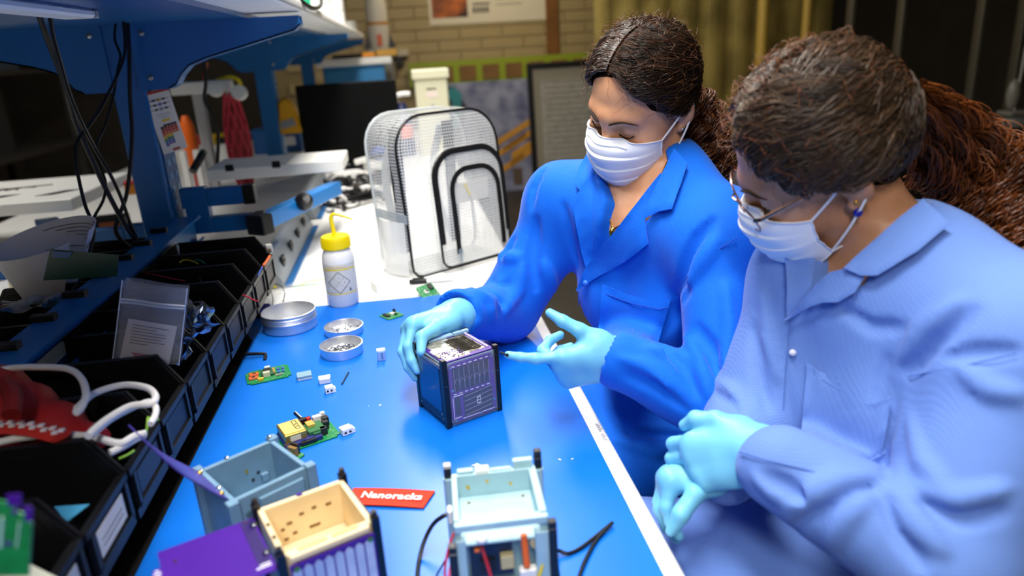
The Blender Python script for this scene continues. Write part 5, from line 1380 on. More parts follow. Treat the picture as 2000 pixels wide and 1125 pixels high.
def curls_down(name, path, spread, m, parent, n=700, seed=3, coil=0.011, turns=9, K=84, tone0=0.3):
    """a tail of ringlets following a path of room points"""
    rs = np.random.RandomState(seed)
    C = np.array([list(p) for p in catmull(path, 12)]); L = len(C)
    idx = np.linspace(0, 1, K)
    out = np.zeros((n, K, 3)); tone = np.zeros(n)
    nl = 46; lo = rs.normal(size=(nl, 3)); lo /= np.linalg.norm(lo, axis=1, keepdims=True); lo *= rs.rand(nl, 1)**0.5
    lph = rs.uniform(0, 6.28, nl); ltu = rs.uniform(0.6, 1.25, nl)*turns; lco = rs.uniform(0.6, 1.3, nl)*coil; llen = rs.uniform(0.72, 1.0, nl); lt = rs.rand(nl)
    for i in range(n):
        k = i % nl; u = idx*llen[k]*rs.uniform(0.9, 1.0); f = u*(L-1); a = np.clip(f.astype(int), 0, L-2); w = (f-a)[:, None]
        c = C[a]*(1-w)+C[a+1]*w; tg = C[a+1]-C[a]; tg /= np.linalg.norm(tg, axis=1, keepdims=True)
        e1 = np.cross(tg, [0.2, 0.1, 1.0]); e1 /= np.maximum(np.linalg.norm(e1, axis=1, keepdims=True), 1e-6); e2 = np.cross(tg, e1)
        sp = np.interp(u, np.linspace(0, 1, len(spread)), spread)[:, None]
        ph = lph[k]+u*ltu[k]*6.283+rs.normal()*0.4
        rc = (lco[k]*np.clip(u*5, 0.1, 1)*rs.uniform(0.7, 1.2))[:, None]
        out[i] = c+sp*(lo[k]+rs.normal(size=3)*0.10)[None, :]+rc*(e1*np.cos(ph)[:, None]+e2*np.sin(ph)[:, None])
        tone[i] = np.clip(tone0*lt[k]*2+0.35*rs.rand(), 0, 1)
    return strands(name, out, 0.0007+0.0006*rs.rand(n), tone, m, parent, 0.4)
def flyaway(name, H, Hc, m, parent, n=90, seed=9):
    rs = np.random.RandomState(seed); K = 12; t = np.linspace(0, 1, K)[None, :, None]
    v = rs.normal(size=(n, 3)); v[:, 2] = np.abs(v[:, 2])+0.1; v /= np.linalg.norm(v, axis=1, keepdims=True)
    v = v[v[:, 1] < 0.75]; n = len(v)
    d = np.cross(v, rs.normal(size=(n, 3))); d /= np.linalg.norm(d, axis=1, keepdims=True)
    P = v[:, None, :]*np.array([0.083, 0.100, 0.098])*(1.0+0.16*np.sin(t*PI)*rs.rand(n, 1, 1))+d[:, None, :]*0.05*t+0.004*np.sin(t*12+rs.rand(n, 1, 1)*6)*v[:, None, :]+np.array([0, -0.010, 0.036])
    return strands(name, P @ H.T+Hc, np.full(n, 0.0004), np.full(n, 0.6), m, parent)

# ================================================================== THE TWO WOMEN
M_skin1 = mat('skin_warm', 'dca279', 0.42, noise=0.10, nscale=25, col2='cc8e68', spec=0.45)
M_skin2 = mat('skin_tan', 'c48f6b', 0.45, noise=0.10, nscale=25, col2='b37c58', spec=0.4)
def cloth_mat(name, col, sc=900):
    m = mat(name, col, 0.75, spec=0.25, sheen=0.15)
    nt = m.node_tree; b = nt.nodes['Principled BSDF']
    tc = nt.nodes.new('ShaderNodeTexCoord'); hs = []
    for d in ('X', 'Z'):
        w = nt.nodes.new('ShaderNodeTexWave'); w.bands_direction = d; w.inputs['Scale'].default_value = sc/6.28; w.inputs['Distortion'].default_value = 0.6
        nt.links.new(tc.outputs['Object'], w.inputs['Vector']); hs.append(w)
    ad = nt.nodes.new('ShaderNodeMath'); ad.operation = 'ADD'
    nt.links.new(hs[0].outputs['Fac'], ad.inputs[0]); nt.links.new(hs[1].outputs['Fac'], ad.inputs[1])
    n = nt.nodes.new('ShaderNodeTexNoise'); n.inputs['Scale'].default_value = 28; n.inputs['Detail'].default_value = 6
    nt.links.new(tc.outputs['Object'], n.inputs['Vector'])
    ad2 = nt.nodes.new('ShaderNodeMath'); ad2.operation = 'MULTIPLY_ADD'; ad2.inputs[1].default_value = 6.0
    nt.links.new(n.outputs['Fac'], ad2.inputs[0]); nt.links.new(ad.outputs[0], ad2.inputs[2])
    bp = nt.nodes.new('ShaderNodeBump'); bp.inputs['Strength'].default_value = 0.25; bp.inputs['Distance'].default_value = 0.0008
    nt.links.new(ad2.outputs[0], bp.inputs['Height']); nt.links.new(bp.outputs['Normal'], b.inputs['Normal'])
    return m
M_coat1 = cloth_mat('coat_royal_blue', '0866dc')
M_coat2 = cloth_mat('coat_pale_blue', '6688cf', 700)
M_glove = mat('glove_nitrile', '74c3e6', 0.42, spec=0.45, bump=0.35, bscale=90)
M_mask = mat('mask_white', 'eef1f8', 0.8, spec=0.2)
M_loop = mat('mask_loop', 'f4f4f6', 0.8)
M_brow = mat('brow_hair', '1c120d', 0.6)
M_trous = mat('trousers_dark', '1b1e28', 0.8)
M_shoe = mat('shoe_black', '141414', 0.5)
M_hair1 = hair_mat('hair_dark', '110b08', '563e2b')
M_hair1b = hair_mat('hair_brown', '1c0f08', '6a3a1a')
M_hair2 = hair_mat('hair_dark_two', '100b09', '6b523b')
M_hair2b = hair_mat('hair_chestnut', '1e0e06', '86491f')
M_neckl = mat('necklace_gold', 'e0b04a', 0.2, metal=1.0)

def head_axes(yaw, pitch, roll):
    a, b, c = (math.radians(q) for q in (yaw, pitch, roll))
    return np.array(Matrix.Rotation(a, 3, 'Z') @ Matrix.Rotation(b, 3, 'X') @ Matrix.Rotation(c, 3, 'Y'))
def head_prims(F, H, C, neck_base, vox):
    P = lambda x, y, z: C+H @ np.array([x, y, z])
    E = lambda c, r, R=None: ell(P(*c), r, H if R is None else H @ R)
    F.u(E((0, -0.010, 0.040), (0.0735, 0.090, 0.083)))
    F.u(E((0, 0.026, -0.012), (0.0635, 0.058, 0.080)), 0.03)
    for s in (-1, 1):
        F.u(cone(P(s*0.046, 0.005, -0.058), P(s*0.010, 0.066, -0.100), 0.020, 0.017), 0.03)
        F.u(ball3(P(s*0.040, 0.050, -0.030), 0.026), 0.03)
        F.u(cone(P(s*0.010, 0.0785, 0.020), P(s*0.040, 0.066, 0.022), 0.0125, 0.011), 0.018)
    F.u(ball3(P(0, 0.068, -0.100), 0.020), 0.02)
    for s in (-1, 1):
        F.cut(E((s*0.031, 0.094, 0.001), (0.019, 0.016, 0.0115)), 0.014)
    F.u(cone(P(0, 0.078, 0.014), P(0, 0.098, -0.028), 0.0085, 0.0105), 0.014)
    for s in (-1, 1):
        F.u(ball3(P(s*0.011, 0.089, -0.032), 0.0078), 0.008)
        F.u(ball3(P(s*0.0315, 0.0665, 0.001), 0.0150), 0.004)          # lowered lids over the eyes
        F.cut(cone(P(s*0.020, 0.0835, -0.0065), P(s*0.043, 0.0765, -0.0058), 0.0012), 0.002)
    F.u(cone(P(-0.018, 0.082, -0.066), P(0.018, 0.082, -0.066), 0.008), 0.012)
    for s in (-1, 1):                                                    # ears
        R = np.array(Matrix.Rotation(s*0.35, 3, 'Z') @ Matrix.Rotation(-0.25, 3, 'X'))
        F.u(E((s*0.0745, -0.018, -0.004), (0.0075, 0.0185, 0.030), R), 0.006)
        F.cut(E((s*0.0815, -0.013, -0.002), (0.0045, 0.010, 0.017), R), 0.004)
        F.u(ball3(P(s*0.0715, -0.008, -0.032), 0.0075), 0.006)
    n0 = P(0, -0.022, -0.055)
    F.u(cone(n0, neck_base, 0.047, 0.046), 0.03)
    F.u(cone(P(0, 0.0, -0.075), np.array(neck_base)+(P(0, 0.008, 0)-P(0, 0, 0)), 0.038, 0.038), 0.03)
def face_bits(t, H, C, Fb, tone):
    P = lambda x, y, z: Vector(C+H @ np.array([x, y, z]))
    def on_face(x, z, off=0.0006, y0=0.16):
        O = np.array(P(x, y0, z)); D = np.array(P(x, 0, z))-O; D /= np.linalg.norm(D)
        q = Fb.ray(O[None], D[None], 0.0, 0.16, 0.002)[0]
        if np.isnan(q[0]): return P(x, 0.08, z)
        return Vector(q-D*off)
    for s in (-1, 1):
        pts = [on_face(s*x, z) for x, z in ((0.012, 0.0175), (0.022, 0.0215), (0.033, 0.0235), (0.044, 0.0215), (0.053, 0.016))]
        part('eyebrow', M_brow, t, lambda b: b.tube(catmull(pts, 5), [0.0028+0.0014*math.sin(PI*min(1, i/14+0.15)) if i < 16 else 0.0028-0.0018*(i-16)/4 for i in range(21)], 6, flat=(0.45, 1.25)), world=True)
        lp = [on_face(s*x, z, 0.0008) for x, z in ((0.0185, -0.0055), (0.025, -0.0085), (0.032, -0.0095), (0.039, -0.0085), (0.0455, -0.004))]
        def lash(b):
            c = catmull(lp, 5); b.tube(c, 0.00095, 5)
            for i in range(2, len(c), 2):
                dd = Vector(H[:, 1])*0.006-Vector(H[:, 2])*0.0035+Vector(H[:, 0])*s*0.002*(i/len(c)-0.3); b.cyl(c[i], c[i]+dd, 0.0005, 4, r2=0.0001)
        part('eyelash', M_brow, t, lash, world=True)
def face_mask(t, H, C, sink=0.0):
    P = lambda x, y, z: Vector(C+H @ np.array([x, y, z]))
    def f(u, v):
        w = 2*u-1; a = abs(w); s = 1 if w >= 0 else -1
        yc = np.interp(v, [0, 0.12, 0.3, 0.6, 0.85, 1], [0.1015, 0.114, 0.1195, 0.1155, 0.104, 0.088]); zc = np.interp(v, [0, 0.3, 0.6, 1], [-0.006, -0.037, -0.072, -0.119])
        ze = np.interp(v, [0, 1], [-0.026, -0.086]); ye = np.interp(v, [0, 0.5, 1], [0.040, 0.043, 0.036]); xe = np.interp(v, [0, 0.5, 1], [0.0715, 0.0715, 0.0665])
        x = s*xe*math.sin(min(a, 1)*PI/2)**0.92
        k = (1-math.cos(a*PI/2))**0.92
        y = yc+(ye-yc)*k; z = zc+(ze-zc)*a**1.5
        if v < 0.14: y -= 0.009*(1-v/0.14)*(math.exp(-((a-0.24)/0.14)**2)); 
        # pleats
        q = v*4.2; fr = q-math.floor(q)
        if 0.2 < v < 0.95: y += (0.0036*(1-fr)**0.6-0.001)*(1-a**2*0.5)
        y += 0.0015*math.sin(w*9+v*5)*(1-a)
        return P(x, y, z)
    m = part('face_mask', M_mask, t, lambda b: b.grid(f, 40, 34), world=True, solid=0.0012, smooth=0.5)
    for nm, pts in (('top_hem', [f(k/40, 0.0) for k in range(41)]), ('bottom_hem', [f(k/40, 1.0) for k in range(41)]), ('side_hem', [f(0, k/12) for k in range(13)]), ('side_hem', [f(1, k/12) for k in range(13)])):
        part(nm, M_mask, m, lambda b: b.tube(pts, 0.0019, 6, flat=(0.5, 1.2)), world=True)
    part('nose_wire', M_mask, m, lambda b: b.tube([Vector(f(0.30+0.4*k/12, 0.075))+Vector(H[:, 1])*0.001 for k in range(13)], 0.0016, 6), world=True)
    for s, u in ((-1, 0.0), (1, 1.0)):
        a, c = f(u, 0.02), f(u, 0.98)
        tip = P(s*0.080, -0.026, 0.020); low = P(s*0.080, -0.026, -0.022)
        part('ear_loop', M_loop, m, lambda b: b.tube(catmull([a, a.lerp(tip, 0.55)+Vector(H[:, 0])*s*0.004, tip, P(s*0.080, -0.036, 0.0), low, low.lerp(c, 0.5)+Vector(H[:, 0])*s*0.005, c], 6), 0.0016, 6), world=True)
        part('loop_tab', M_loop, m, lambda b: b.tube([c, c+Vector(H[:, 1])*-0.016-Vector(H[:, 2])*0.0-Vector(H[:, 0])*s*0.002], 0.0022, 6, flat=(0.5, 1.2)), world=True)
    return m
def torso_frame(rs_, ls_):
    r = A3(rs_)-A3(ls_); r[2] = 0; r /= np.linalg.norm(r); f = np.cross([0, 0, 1], r); return r, f
def build_person(cfg):
    g = cfg; neck, pel = A3(g['neck']), A3(g['pel']); rs_, ls_ = A3(g['rs']), A3(g['ls'])
    re_, rw_, le_, lw_ = A3(g['re']), A3(g['rw']), A3(g['le']), A3(g['lw'])
    r, f = torso_frame(rs_, ls_); up = neck-pel; up /= np.linalg.norm(up)
    fw = f-up*np.dot(f, up); fw /= np.linalg.norm(fw); rt = np.cross(fw, up); B = np.stack([rt, fw, up], 1)
    H = head_axes(*g['head_rot']); C = A3(g['head'])
    t = thing('person', g['label'], 'person', (pel[0], pel[1], 0))
    at = lambda k, x=0, y=0: pel+(neck-pel)*k+rt*x+fw*y
    def torso(F, o):                   # o: how far outside the skin
        F.u(ell(at(0.66, 0, 0.0), np.array((0.150, 0.100, 0.20))+o, B))
        F.u(ell(at(0.30, 0, 0.005), np.array((0.135, 0.098, 0.20))+o, B), 0.05)
        F.u(ell(at(0.02, 0, 0.0), np.array((0.165, 0.120, 0.15))+o, B), 0.05)
        for s in (-1, 1): F.u(ell(at(0.60, s*0.068, 0.068), np.array((0.062, 0.055, 0.062))+o, B), 0.05)
        F.u(cone(rs_, ls_, 0.050+o), 0.05)
        for q in (rs_, ls_): F.u(cone(neck+up*-0.01-fw*0.01, q, 0.050+o*0.6, 0.050+o), 0.05)
        for s, sh in ((1, rs_), (-1, ls_)): F.u(cone(at(0.72, s*0.09, 0.0), sh, 0.085+o*0.5, 0.052+o), 0.05)
    def arms(F, ra, rb, rc, k):
        F.u(cone(rs_, re_, ra, rb), k); F.u(cone(re_, rw_, rb, rc), k*0.7)
        F.u(cone(ls_, le_, ra, rb), k); F.u(cone(le_, lw_, rb, rc), k*0.7)
    kn = [A3(q) for q in g['knees']]; an = [A3(q) for q in g['ankles']]
    hp = [pel+rt*0.085+up*0.02, pel-rt*0.085+up*0.02]
    fdir = lambda w, e: tuple((w-e)/np.linalg.norm(w-e))
    handsR = hand(*g['rhand'], fd=fdir(rw_, re_)); handsL = hand(*g['lhand'], fd=fdir(lw_, le_))
    allp = np.array([C, neck, pel, rs_, ls_, re_, rw_, le_, lw_]+[A3(x) for x in handsR[1]+handsL[1]]+kn)
    lo, hi = allp.min(0)-0.17, allp.max(0)+0.17
    # ---- coat
    bf = Field(np.array([lo[0], lo[1], min(pel[2], kn[0][2])-0.16]), np.array([hi[0], hi[1], neck[2]+0.10]), 0.005)
    torso(bf, g['loose']); arms(bf, *g['sleeve'], 0.03)
    for h_, k_ in zip(hp, kn): bf.u(cone(h_, k_, 0.098, 0.080), 0.06)
    bf.u(cone(at(0.10, 0, 0.05), (kn[0]+kn[1])/2, 0.13, 0.085), 0.06)
    for c_, q in ((rw_, re_), (lw_, le_)):
        d = (c_-q)/np.linalg.norm(c_-q); bf.u(cone(c_-d*0.055, c_-d*0.002, g['sleeve'][2]+0.003, g['sleeve'][2]+0.004), 0.008)
    base = bf.copy()
    folds(bf, base, g['folds'])
    bf.noise(0.0022, 26, g['seed'])
    for a, b_, r0, r1 in g['neckline'](base, neck, up, fw, rt): bf.cut(cone(a, b_, r0, r1), 0.006)
    n0 = C+H @ np.array([0, -0.022, -0.055])
    bf.cut(cone(n0, neck+up*0.018, 0.057, 0.050), 0.008)
    for c_, q in (((rw_, re_), (lw_, le_)) if g.get('carve', True) else ()):
        d = (c_-q)/np.linalg.norm(c_-q); bf.cut(cone(c_+d*0.035, c_+d*0.10, 0.040, 0.05), 0.003)
    coat = bf.mesh('lab_coat', g['coat'], t, 4)
    # ---- body under it, one surface: head, neck, trunk, arms, hands, thighs
    sf = Field(np.array([lo[0], lo[1], pel[2]-0.06]), np.array([hi[0], hi[1], C[2]+0.15]), 0.0028)
    torso(sf, 0.001); arms(sf, 0.042, 0.034, 0.024, 0.02)
    for pr, _ in (handsR, handsL):
        for q, k in pr: sf.u((lambda fn, a, b: ((lambda X, Y, Z: fn(X, Y, Z)+0.0036), a, b))(*q), k*0.8)
    head_prims(sf, H, C, neck+fw*0.004, 0.0028)
    sf.mesh('body', g['skin'], t, 0)
    # ---- gloves
    for nm, (pr, tips), w_, e_ in (('right', handsR, rw_, re_), ('left', handsL, lw_, le_)):
        P0 = np.array([q[1] for q, k in pr]).min(0)-0.03; P1 = np.array([q[2] for q, k in pr]).max(0)+0.03
        hf = Field(P0, P1, 0.0018)
        for q, k in pr: hf.u(q, k)
        d = (w_-e_)/np.linalg.norm(w_-e_)
        hd = A3((g['rhand'] if nm == 'right' else g['lhand'])[0])
        dh = A3((g['rhand'] if nm == 'right' else g['lhand'])[1]); dh /= np.linalg.norm(dh)
        for k, a in enumerate((-0.030, -0.022, -0.012, -0.002)):       # crumpled cuff
            hf.u(cone(hd+d*a, hd+d*(a+0.001), 0.0292-0.001*(k % 2), 0.0285), 0.006)
        hf.u(cone(hd-d*0.006, hd-d*0.045, 0.0285, 0.0315), 0.012)
        hf.noise(0.0006, 150, 4)
        hf.mesh('glove', M_glove, t, 1)
    # ---- legs and shoes
    tf = Field(np.minimum(np.array(an).min(0), np.array(kn).min(0))-0.12, np.maximum(np.array(kn).max(0), pel)+0.13, 0.012)
    for h_, k_, a_ in zip(hp, kn, an):
        tf.u(cone(h_, k_, 0.082, 0.063), 0.03); tf.u(cone(k_, a_, 0.062, 0.045), 0.03)
    tf.mesh('trousers', M_trous, t, 1)
    for a_ in an:
        hf = Field(a_+np.array([-0.25, -0.25, -0.12]), a_+np.array([0.25, 0.25, 0.12]), 0.006)
        a0 = np.array([a_[0], a_[1], 0.035])
        hf.u(cone(a0-fw*[1, 1, 0]*0.04, a0+fw*[1, 1, 0]*0.12, 0.038, 0.034)); hf.u(cone(a0, a_, 0.042, 0.048), 0.03)
        hf.cut(((lambda X, Y, Z: Z-0.003+0*X+0*Y), a_-0.4, np.array([a_[0]+0.4, a_[1]+0.4, 0.02])), 0.0)
        hf.mesh('shoe', M_shoe, t, 1)
    face_bits(t, H, C, sf, 0)
    mask = face_mask(t, H, C)
    return dict(t=t, coat=coat, base=bf, raw=base, skin=sf, H=H, C=C, neck=neck, rt=rt, fw=fw, up=up, at=at)

def W(x, y, z): return (x, y, T+z)
# ------------------------------------------------------------------ first woman, royal blue coat
def neckline1(F, neck, up, fw, rt):
    P = on_surface(F, [(1245, 372), (1218, 415), (1190, 462), (1168, 505)])
    o = []
    for a, b_, r0, r1 in zip(P, P[1:], (0.058, 0.042, 0.024), (0.042, 0.024, 0.006)): o.append((a, b_, r0, r1))
    o.append((neck+fw*0.06+up*0.03, P[0], 0.06, 0.058)); return o
folds1 = [
    (0.014, [(925, 508), (965, 500), (1010, 503)]), (0.012, [(903, 540), (943, 562), (972, 595)]), (-0.010, [(937, 530), (972, 558), (1012, 552)]),
    (0.012, [(880, 556), (921, 562), (955, 588), (962, 622)]), (-0.010, [(915, 548), (955, 568), (990, 606)]), (-0.009, [(880, 580), (915, 590), (935, 620)]),
    (-0.013, [(1046, 432), (1041, 495), (1047, 565)]), (0.012, [(1064, 515), (1085, 577), (1098, 632)]), (-0.010, [(1060, 336), (1043, 366), (1036, 400)]),
    (0.012, [(1020, 520), (1010, 570), (985, 610)]), (-0.010, [(1000, 470), (985, 500), (960, 520)]),
    (-0.013, [(1392, 432), (1361, 472), (1332, 540), (1316, 577)]), (0.012, [(1398, 470), (1368, 515), (1345, 555)]), (-0.012, [(1341, 569), (1312, 616), (1280, 667)]),
    (0.013, [(1272, 679), (1310, 690), (1350, 730)]), (-0.010, [(1290, 670), (1334, 714), (1362, 770)]), (0.011, [(1330, 650), (1370, 700), (1385, 770)]), (-0.010, [(1360, 640), (1395, 690), (1410, 740)]),
    (0.010, [(1215, 700), (1260, 715), (1310, 760)]), (-0.008, [(1225, 735), (1280, 755), (1340, 800)]), (0.010, [(1420, 560), (1425, 640), (1415, 720)]),
    (-0.008, [(1110, 540), (1120, 600), (1125, 640)]), (-0.009, [(1100, 400), (1110, 450), (1130, 520)]),
    (-0.012, [(1190, 800), (1240, 850), (1330, 855)]), (0.012, [(1200, 860), (1280, 880), (1350, 870)]),
]
h1n = img(0.0, 0.62, -0.78)
cfg1 = dict(
    label='woman in royal blue lab coat gripping the small cube and a thin tool', seed=11,
    head=W(0.403, 1.212, 0.452), head_rot=(118, -25, -15), neck=W(0.432, 1.215, 0.330), pel=W(0.50, 1.20, -0.20),
    rs=W(0.300, 1.355, 0.255), ls=W(0.478, 1.045, 0.245), re=W(0.165, 1.325, 0.060), rw=W(0.066, 1.180, 0.118), le=W(0.425, 0.880, 0.045), lw=W(0.285, 0.950, 0.103),
    rhand=(Vector(W(0.056, 1.158, 0.122)), img(-0.86, -0.22, 0.42), img(0.42, -0.86, 0.10), -1, [(58, 30, 14), (60, 32, 14), (60, 34, 16), (58, 36, 18)],
           ((img(-0.55, -0.25, 0.80), img(-0.50, -0.30, 0.80), img(0.05, -0.85, 0.45)), 1.0), 0.03, 0.95),
    lhand=(Vector(W(0.278, 0.953, 0.108)), img(-0.965, -0.19, 0.10), h1n, 1, [(8, 14, 6), (66, 62, 30), (74, 66, 30), (80, 66, 30)],
           ((img(-0.80, 0.52, 0.15), img(-0.86, 0.46, 0.0), img(-0.80, 0.55, -0.2)), 0.85), 0.06, 0.93),
    knees=(W(0.10, 1.30, -0.18), W(0.12, 1.05, -0.18)), ankles=((0.16, 1.32, 0.10), (0.18, 1.04, 0.10)),
    loose=0.018, sleeve=(0.070, 0.060, 0.042), coat=M_coat1, skin=M_skin1, folds=folds1, neckline=neckline1)
W1 = build_person(cfg1)
t, F = W1['t'], W1['base']
M_c1 = M_coat1
cloth_patch('lapel', [(1163, 345), (1146, 362), (1134, 380), (1126, 408), (1131, 440), (1140, 480), (1151, 520), (1164, 505), (1166, 440), (1169, 365)], W1['raw'], 0.008, 0.004, M_c1, W1['coat'])
cloth_patch('collar', [(1152, 305), (1166, 318), (1174, 340), (1164, 358), (1140, 376), (1128, 364), (1136, 332)], W1['raw'], 0.009, 0.003, M_c1, W1['coat'])
cloth_patch('lapel', [(1294, 345), (1255, 395), (1220, 437), (1186, 476), (1153, 520), (1134, 569), (1180, 537), (1230, 506), (1275, 474), (1268, 430), (1276, 392), (1300, 352)], W1['raw'], 0.010, 0.0045, M_c1, W1['coat'])
cloth_patch('collar', [(1316, 302), (1342, 332), (1336, 372), (1324, 416), (1300, 418), (1271, 430), (1278, 396), (1294, 360), (1306, 330)], W1['raw'], 0.014, 0.0045, M_c1, W1['coat'])
cloth_patch('pocket', [(1179, 556), (1240, 578), (1290, 590), (1312, 583), (1300, 625), (1287, 667), (1230, 672), (1170, 657)], W1['raw'], 0.0045, 0.003, M_c1, W1['coat'])
M_seam1 = mat('coat_seam', '0848b8', 0.8)
for pts in ([(1181, 572), (1240, 593), (1290, 603), (1306, 600)], [(1437, 466), (1388, 498), (1349, 538), (1328, 562)], [(1134, 569), (1136, 640), (1140, 690)]):
    seam('seam', pts, W1['raw'], 0.0009, M_seam1, W1['coat'], 0.0045)
P = on_surface(W1['raw'], [(1152, 553)], 0.009)
part('button', mat('button_blue', '2a6ad8', 0.4), W1['coat'], lambda b: b.ball(P[0], 0.006, 12, 8), world=True)
# hair, tail, jewellery of the first woman
def gold_chain(t, F, name, pts, r=0.0011, lab=None):
    P = on_surface(F, [tuple(p) for p in resample(pts, 5, False)], 0.0012); P = P[~np.isnan(P[:, 0])]
    def links(b):
        for a, c in zip(P, P[1:]):
            if np.linalg.norm(c-a) < 0.02: b.tube([Vector(a), Vector(c)], r, 5)
        for a in P[::1]: b.ball(a, r*1.55, 6, 4)
    return part(name, M_neckl, t, links, world=True)
def skull_cap(t, H, C, m, lift=0.0):
    """the scalp under the locks, so that no skin shows between them"""
    P = lambda x, y, z: C+H @ np.array([x, y, z])
    F = Field(C-0.17, C+0.17, 0.003)
    F.u(ell(P(0, -0.0115, 0.0385), (0.0775, 0.0925, 0.0875), H))
    F.u(ell(P(0, -0.052, -0.012), (0.053, 0.046, 0.058), H), 0.02)
    F.cut(ell(P(0, 0.098-lift*0.3, 0.020+lift), (0.068, 0.060, 0.076), H), 0.006)
    F.cut(cone(P(0, 0.07, -0.09), P(0, 0.0, -0.115), 0.085, 0.06), 0.008)
    for s in (-1, 1): F.cut(ell(P(s*0.082, 0.006, -0.030), (0.022, 0.034, 0.045), H), 0.006)
    F.noise(0.0012, 60, 5)
    return F.mesh('hair_base', m, t, 1)
def wpt(Hd, x, y, z): return Vector(Hd['C']+Hd['H'] @ np.array([x, y, z]))
M_cap = mat('hair_root', '20150e', 1.0, spec=0.0)
hb = skull_cap(W1['t'], W1['H'], W1['C'], M_cap)
head_hair('hair_locks', W1['H'], W1['C'], M_hair1, hb, 0.006, (0, -0.100, -0.030), n=3300, seed=2, amp=0.0065)
flyaway('loose_hairs', W1['H'], W1['C'], M_hair1b, hb, 240)
g0 = wpt(W1, 0, -0.092, -0.028); bk = -Vector(W1['fw']); lf = -Vector(W1['rt'])
curls_down('ponytail', [g0, g0+bk*0.035+Vector((0, 0, -0.045))+lf*0.02, g0+bk*0.035+Vector((0, 0, -0.12))+lf*0.055, g0+bk*0.02+Vector((0, 0, -0.20))+lf*0.085, g0+bk*0.03+Vector((0, 0, -0.29))+lf*0.09], [0.022, 0.036, 0.044, 0.042, 0.02], M_hair1b, hb, 620, 4)
gold_chain(W1['t'], W1['skin'], 'necklace', [(1179, 342), (1179, 381), (1183, 430), (1184, 470)])
nk = gold_chain(W1['t'], W1['skin'], 'necklace', [(1302, 318), (1285, 360), (1250, 405), (1216, 438), (1199, 447), (1188, 420), (1181, 393), (1178, 350)])
P = on_surface(W1['skin'], [(1198, 455)], 0.002)
if not np.isnan(P[0][0]): part('pendant', M_neckl, nk, lambda b: b.ball(P[0], (0.006, 0.003, 0.009), 12, 8), world=True)
part('ear_stud', mat('stud_silver', 'e8e8ee', 0.15, metal=1.0), W1['t'], lambda b: b.ball(wpt(W1, -0.0785, -0.006, -0.031), 0.0028, 10, 7), world=True)
cloth_patch('lace_top', [(1164, 462), (1172, 466), (1186, 476), (1176, 492), (1166, 505), (1163, 490)], W1['skin'], 0.004, 0.002, mat('lace_white', 'efefef', 0.8, noise=0.7, nscale=160, col2='6a6a72'), W1['t'], step=4)

# ------------------------------------------------------------------ second woman, pale blue coat
def neckline2(F, neck, up, fw, rt):
    P = on_surface(F, [(1634, 505), (1614, 535), (1598, 570)]); o = []
    for a, b_, r0, r1 in zip(P, P[1:], (0.030, 0.017), (0.017, 0.005)):
        if not (np.isnan(a[0]) or np.isnan(b_[0])): o.append((a, b_, r0, r1))
    o.append((neck+fw*0.045+up*0.03, neck+fw*0.075-up*0.01, 0.050, 0.034)); return o
folds2 = [
    (-0.0101, [(1895, 606), (1824, 671), (1780, 725)]), (0.0101, [(1870, 585), (1800, 640), (1762, 700)]), (-0.0086, [(1747, 761), (1727, 864), (1734, 935)]),
    (-0.0086, [(1714, 948), (1656, 954), (1605, 986), (1553, 1032)]), (0.0115, [(1700, 925), (1640, 935), (1580, 965), (1530, 1000)]),
    (-0.0094, [(1727, 975), (1762, 1038), (1798, 1105)]), (0.0108, [(1752, 955), (1790, 1019), (1840, 1075)]), (0.0086, [(1690, 975), (1650, 1010), (1620, 1060)]),
    (-0.0072, [(1800, 980), (1870, 1010), (1960, 1000)]), (0.0086, [(1790, 950), (1870, 975), (1960, 955)]), (0.0072, [(1780, 820), (1800, 900), (1850, 960)]),
    (0.0072, [(1470, 930), (1510, 965), (1560, 985)]), (-0.0065, [(1500, 930), (1540, 950), (1570, 975)]), (-0.0065, [(1640, 600), (1700, 640), (1760, 640)]),
    (-0.0072, [(1470, 640), (1480, 720), (1500, 800)]), (0.0072, [(1490, 560), (1500, 660), (1520, 740)]), (-0.0065, [(1730, 700), (1715, 780), (1720, 850)]),
    (0.0072, [(1400, 745), (1425, 760), (1440, 800)]), (-0.0065, [(1400, 770), (1430, 790), (1445, 825)]), (0.0086, [(1880, 720), (1930, 760), (1990, 770)]),
    (-0.0072, [(1840, 700), (1900, 690), (1985, 688)]),
]
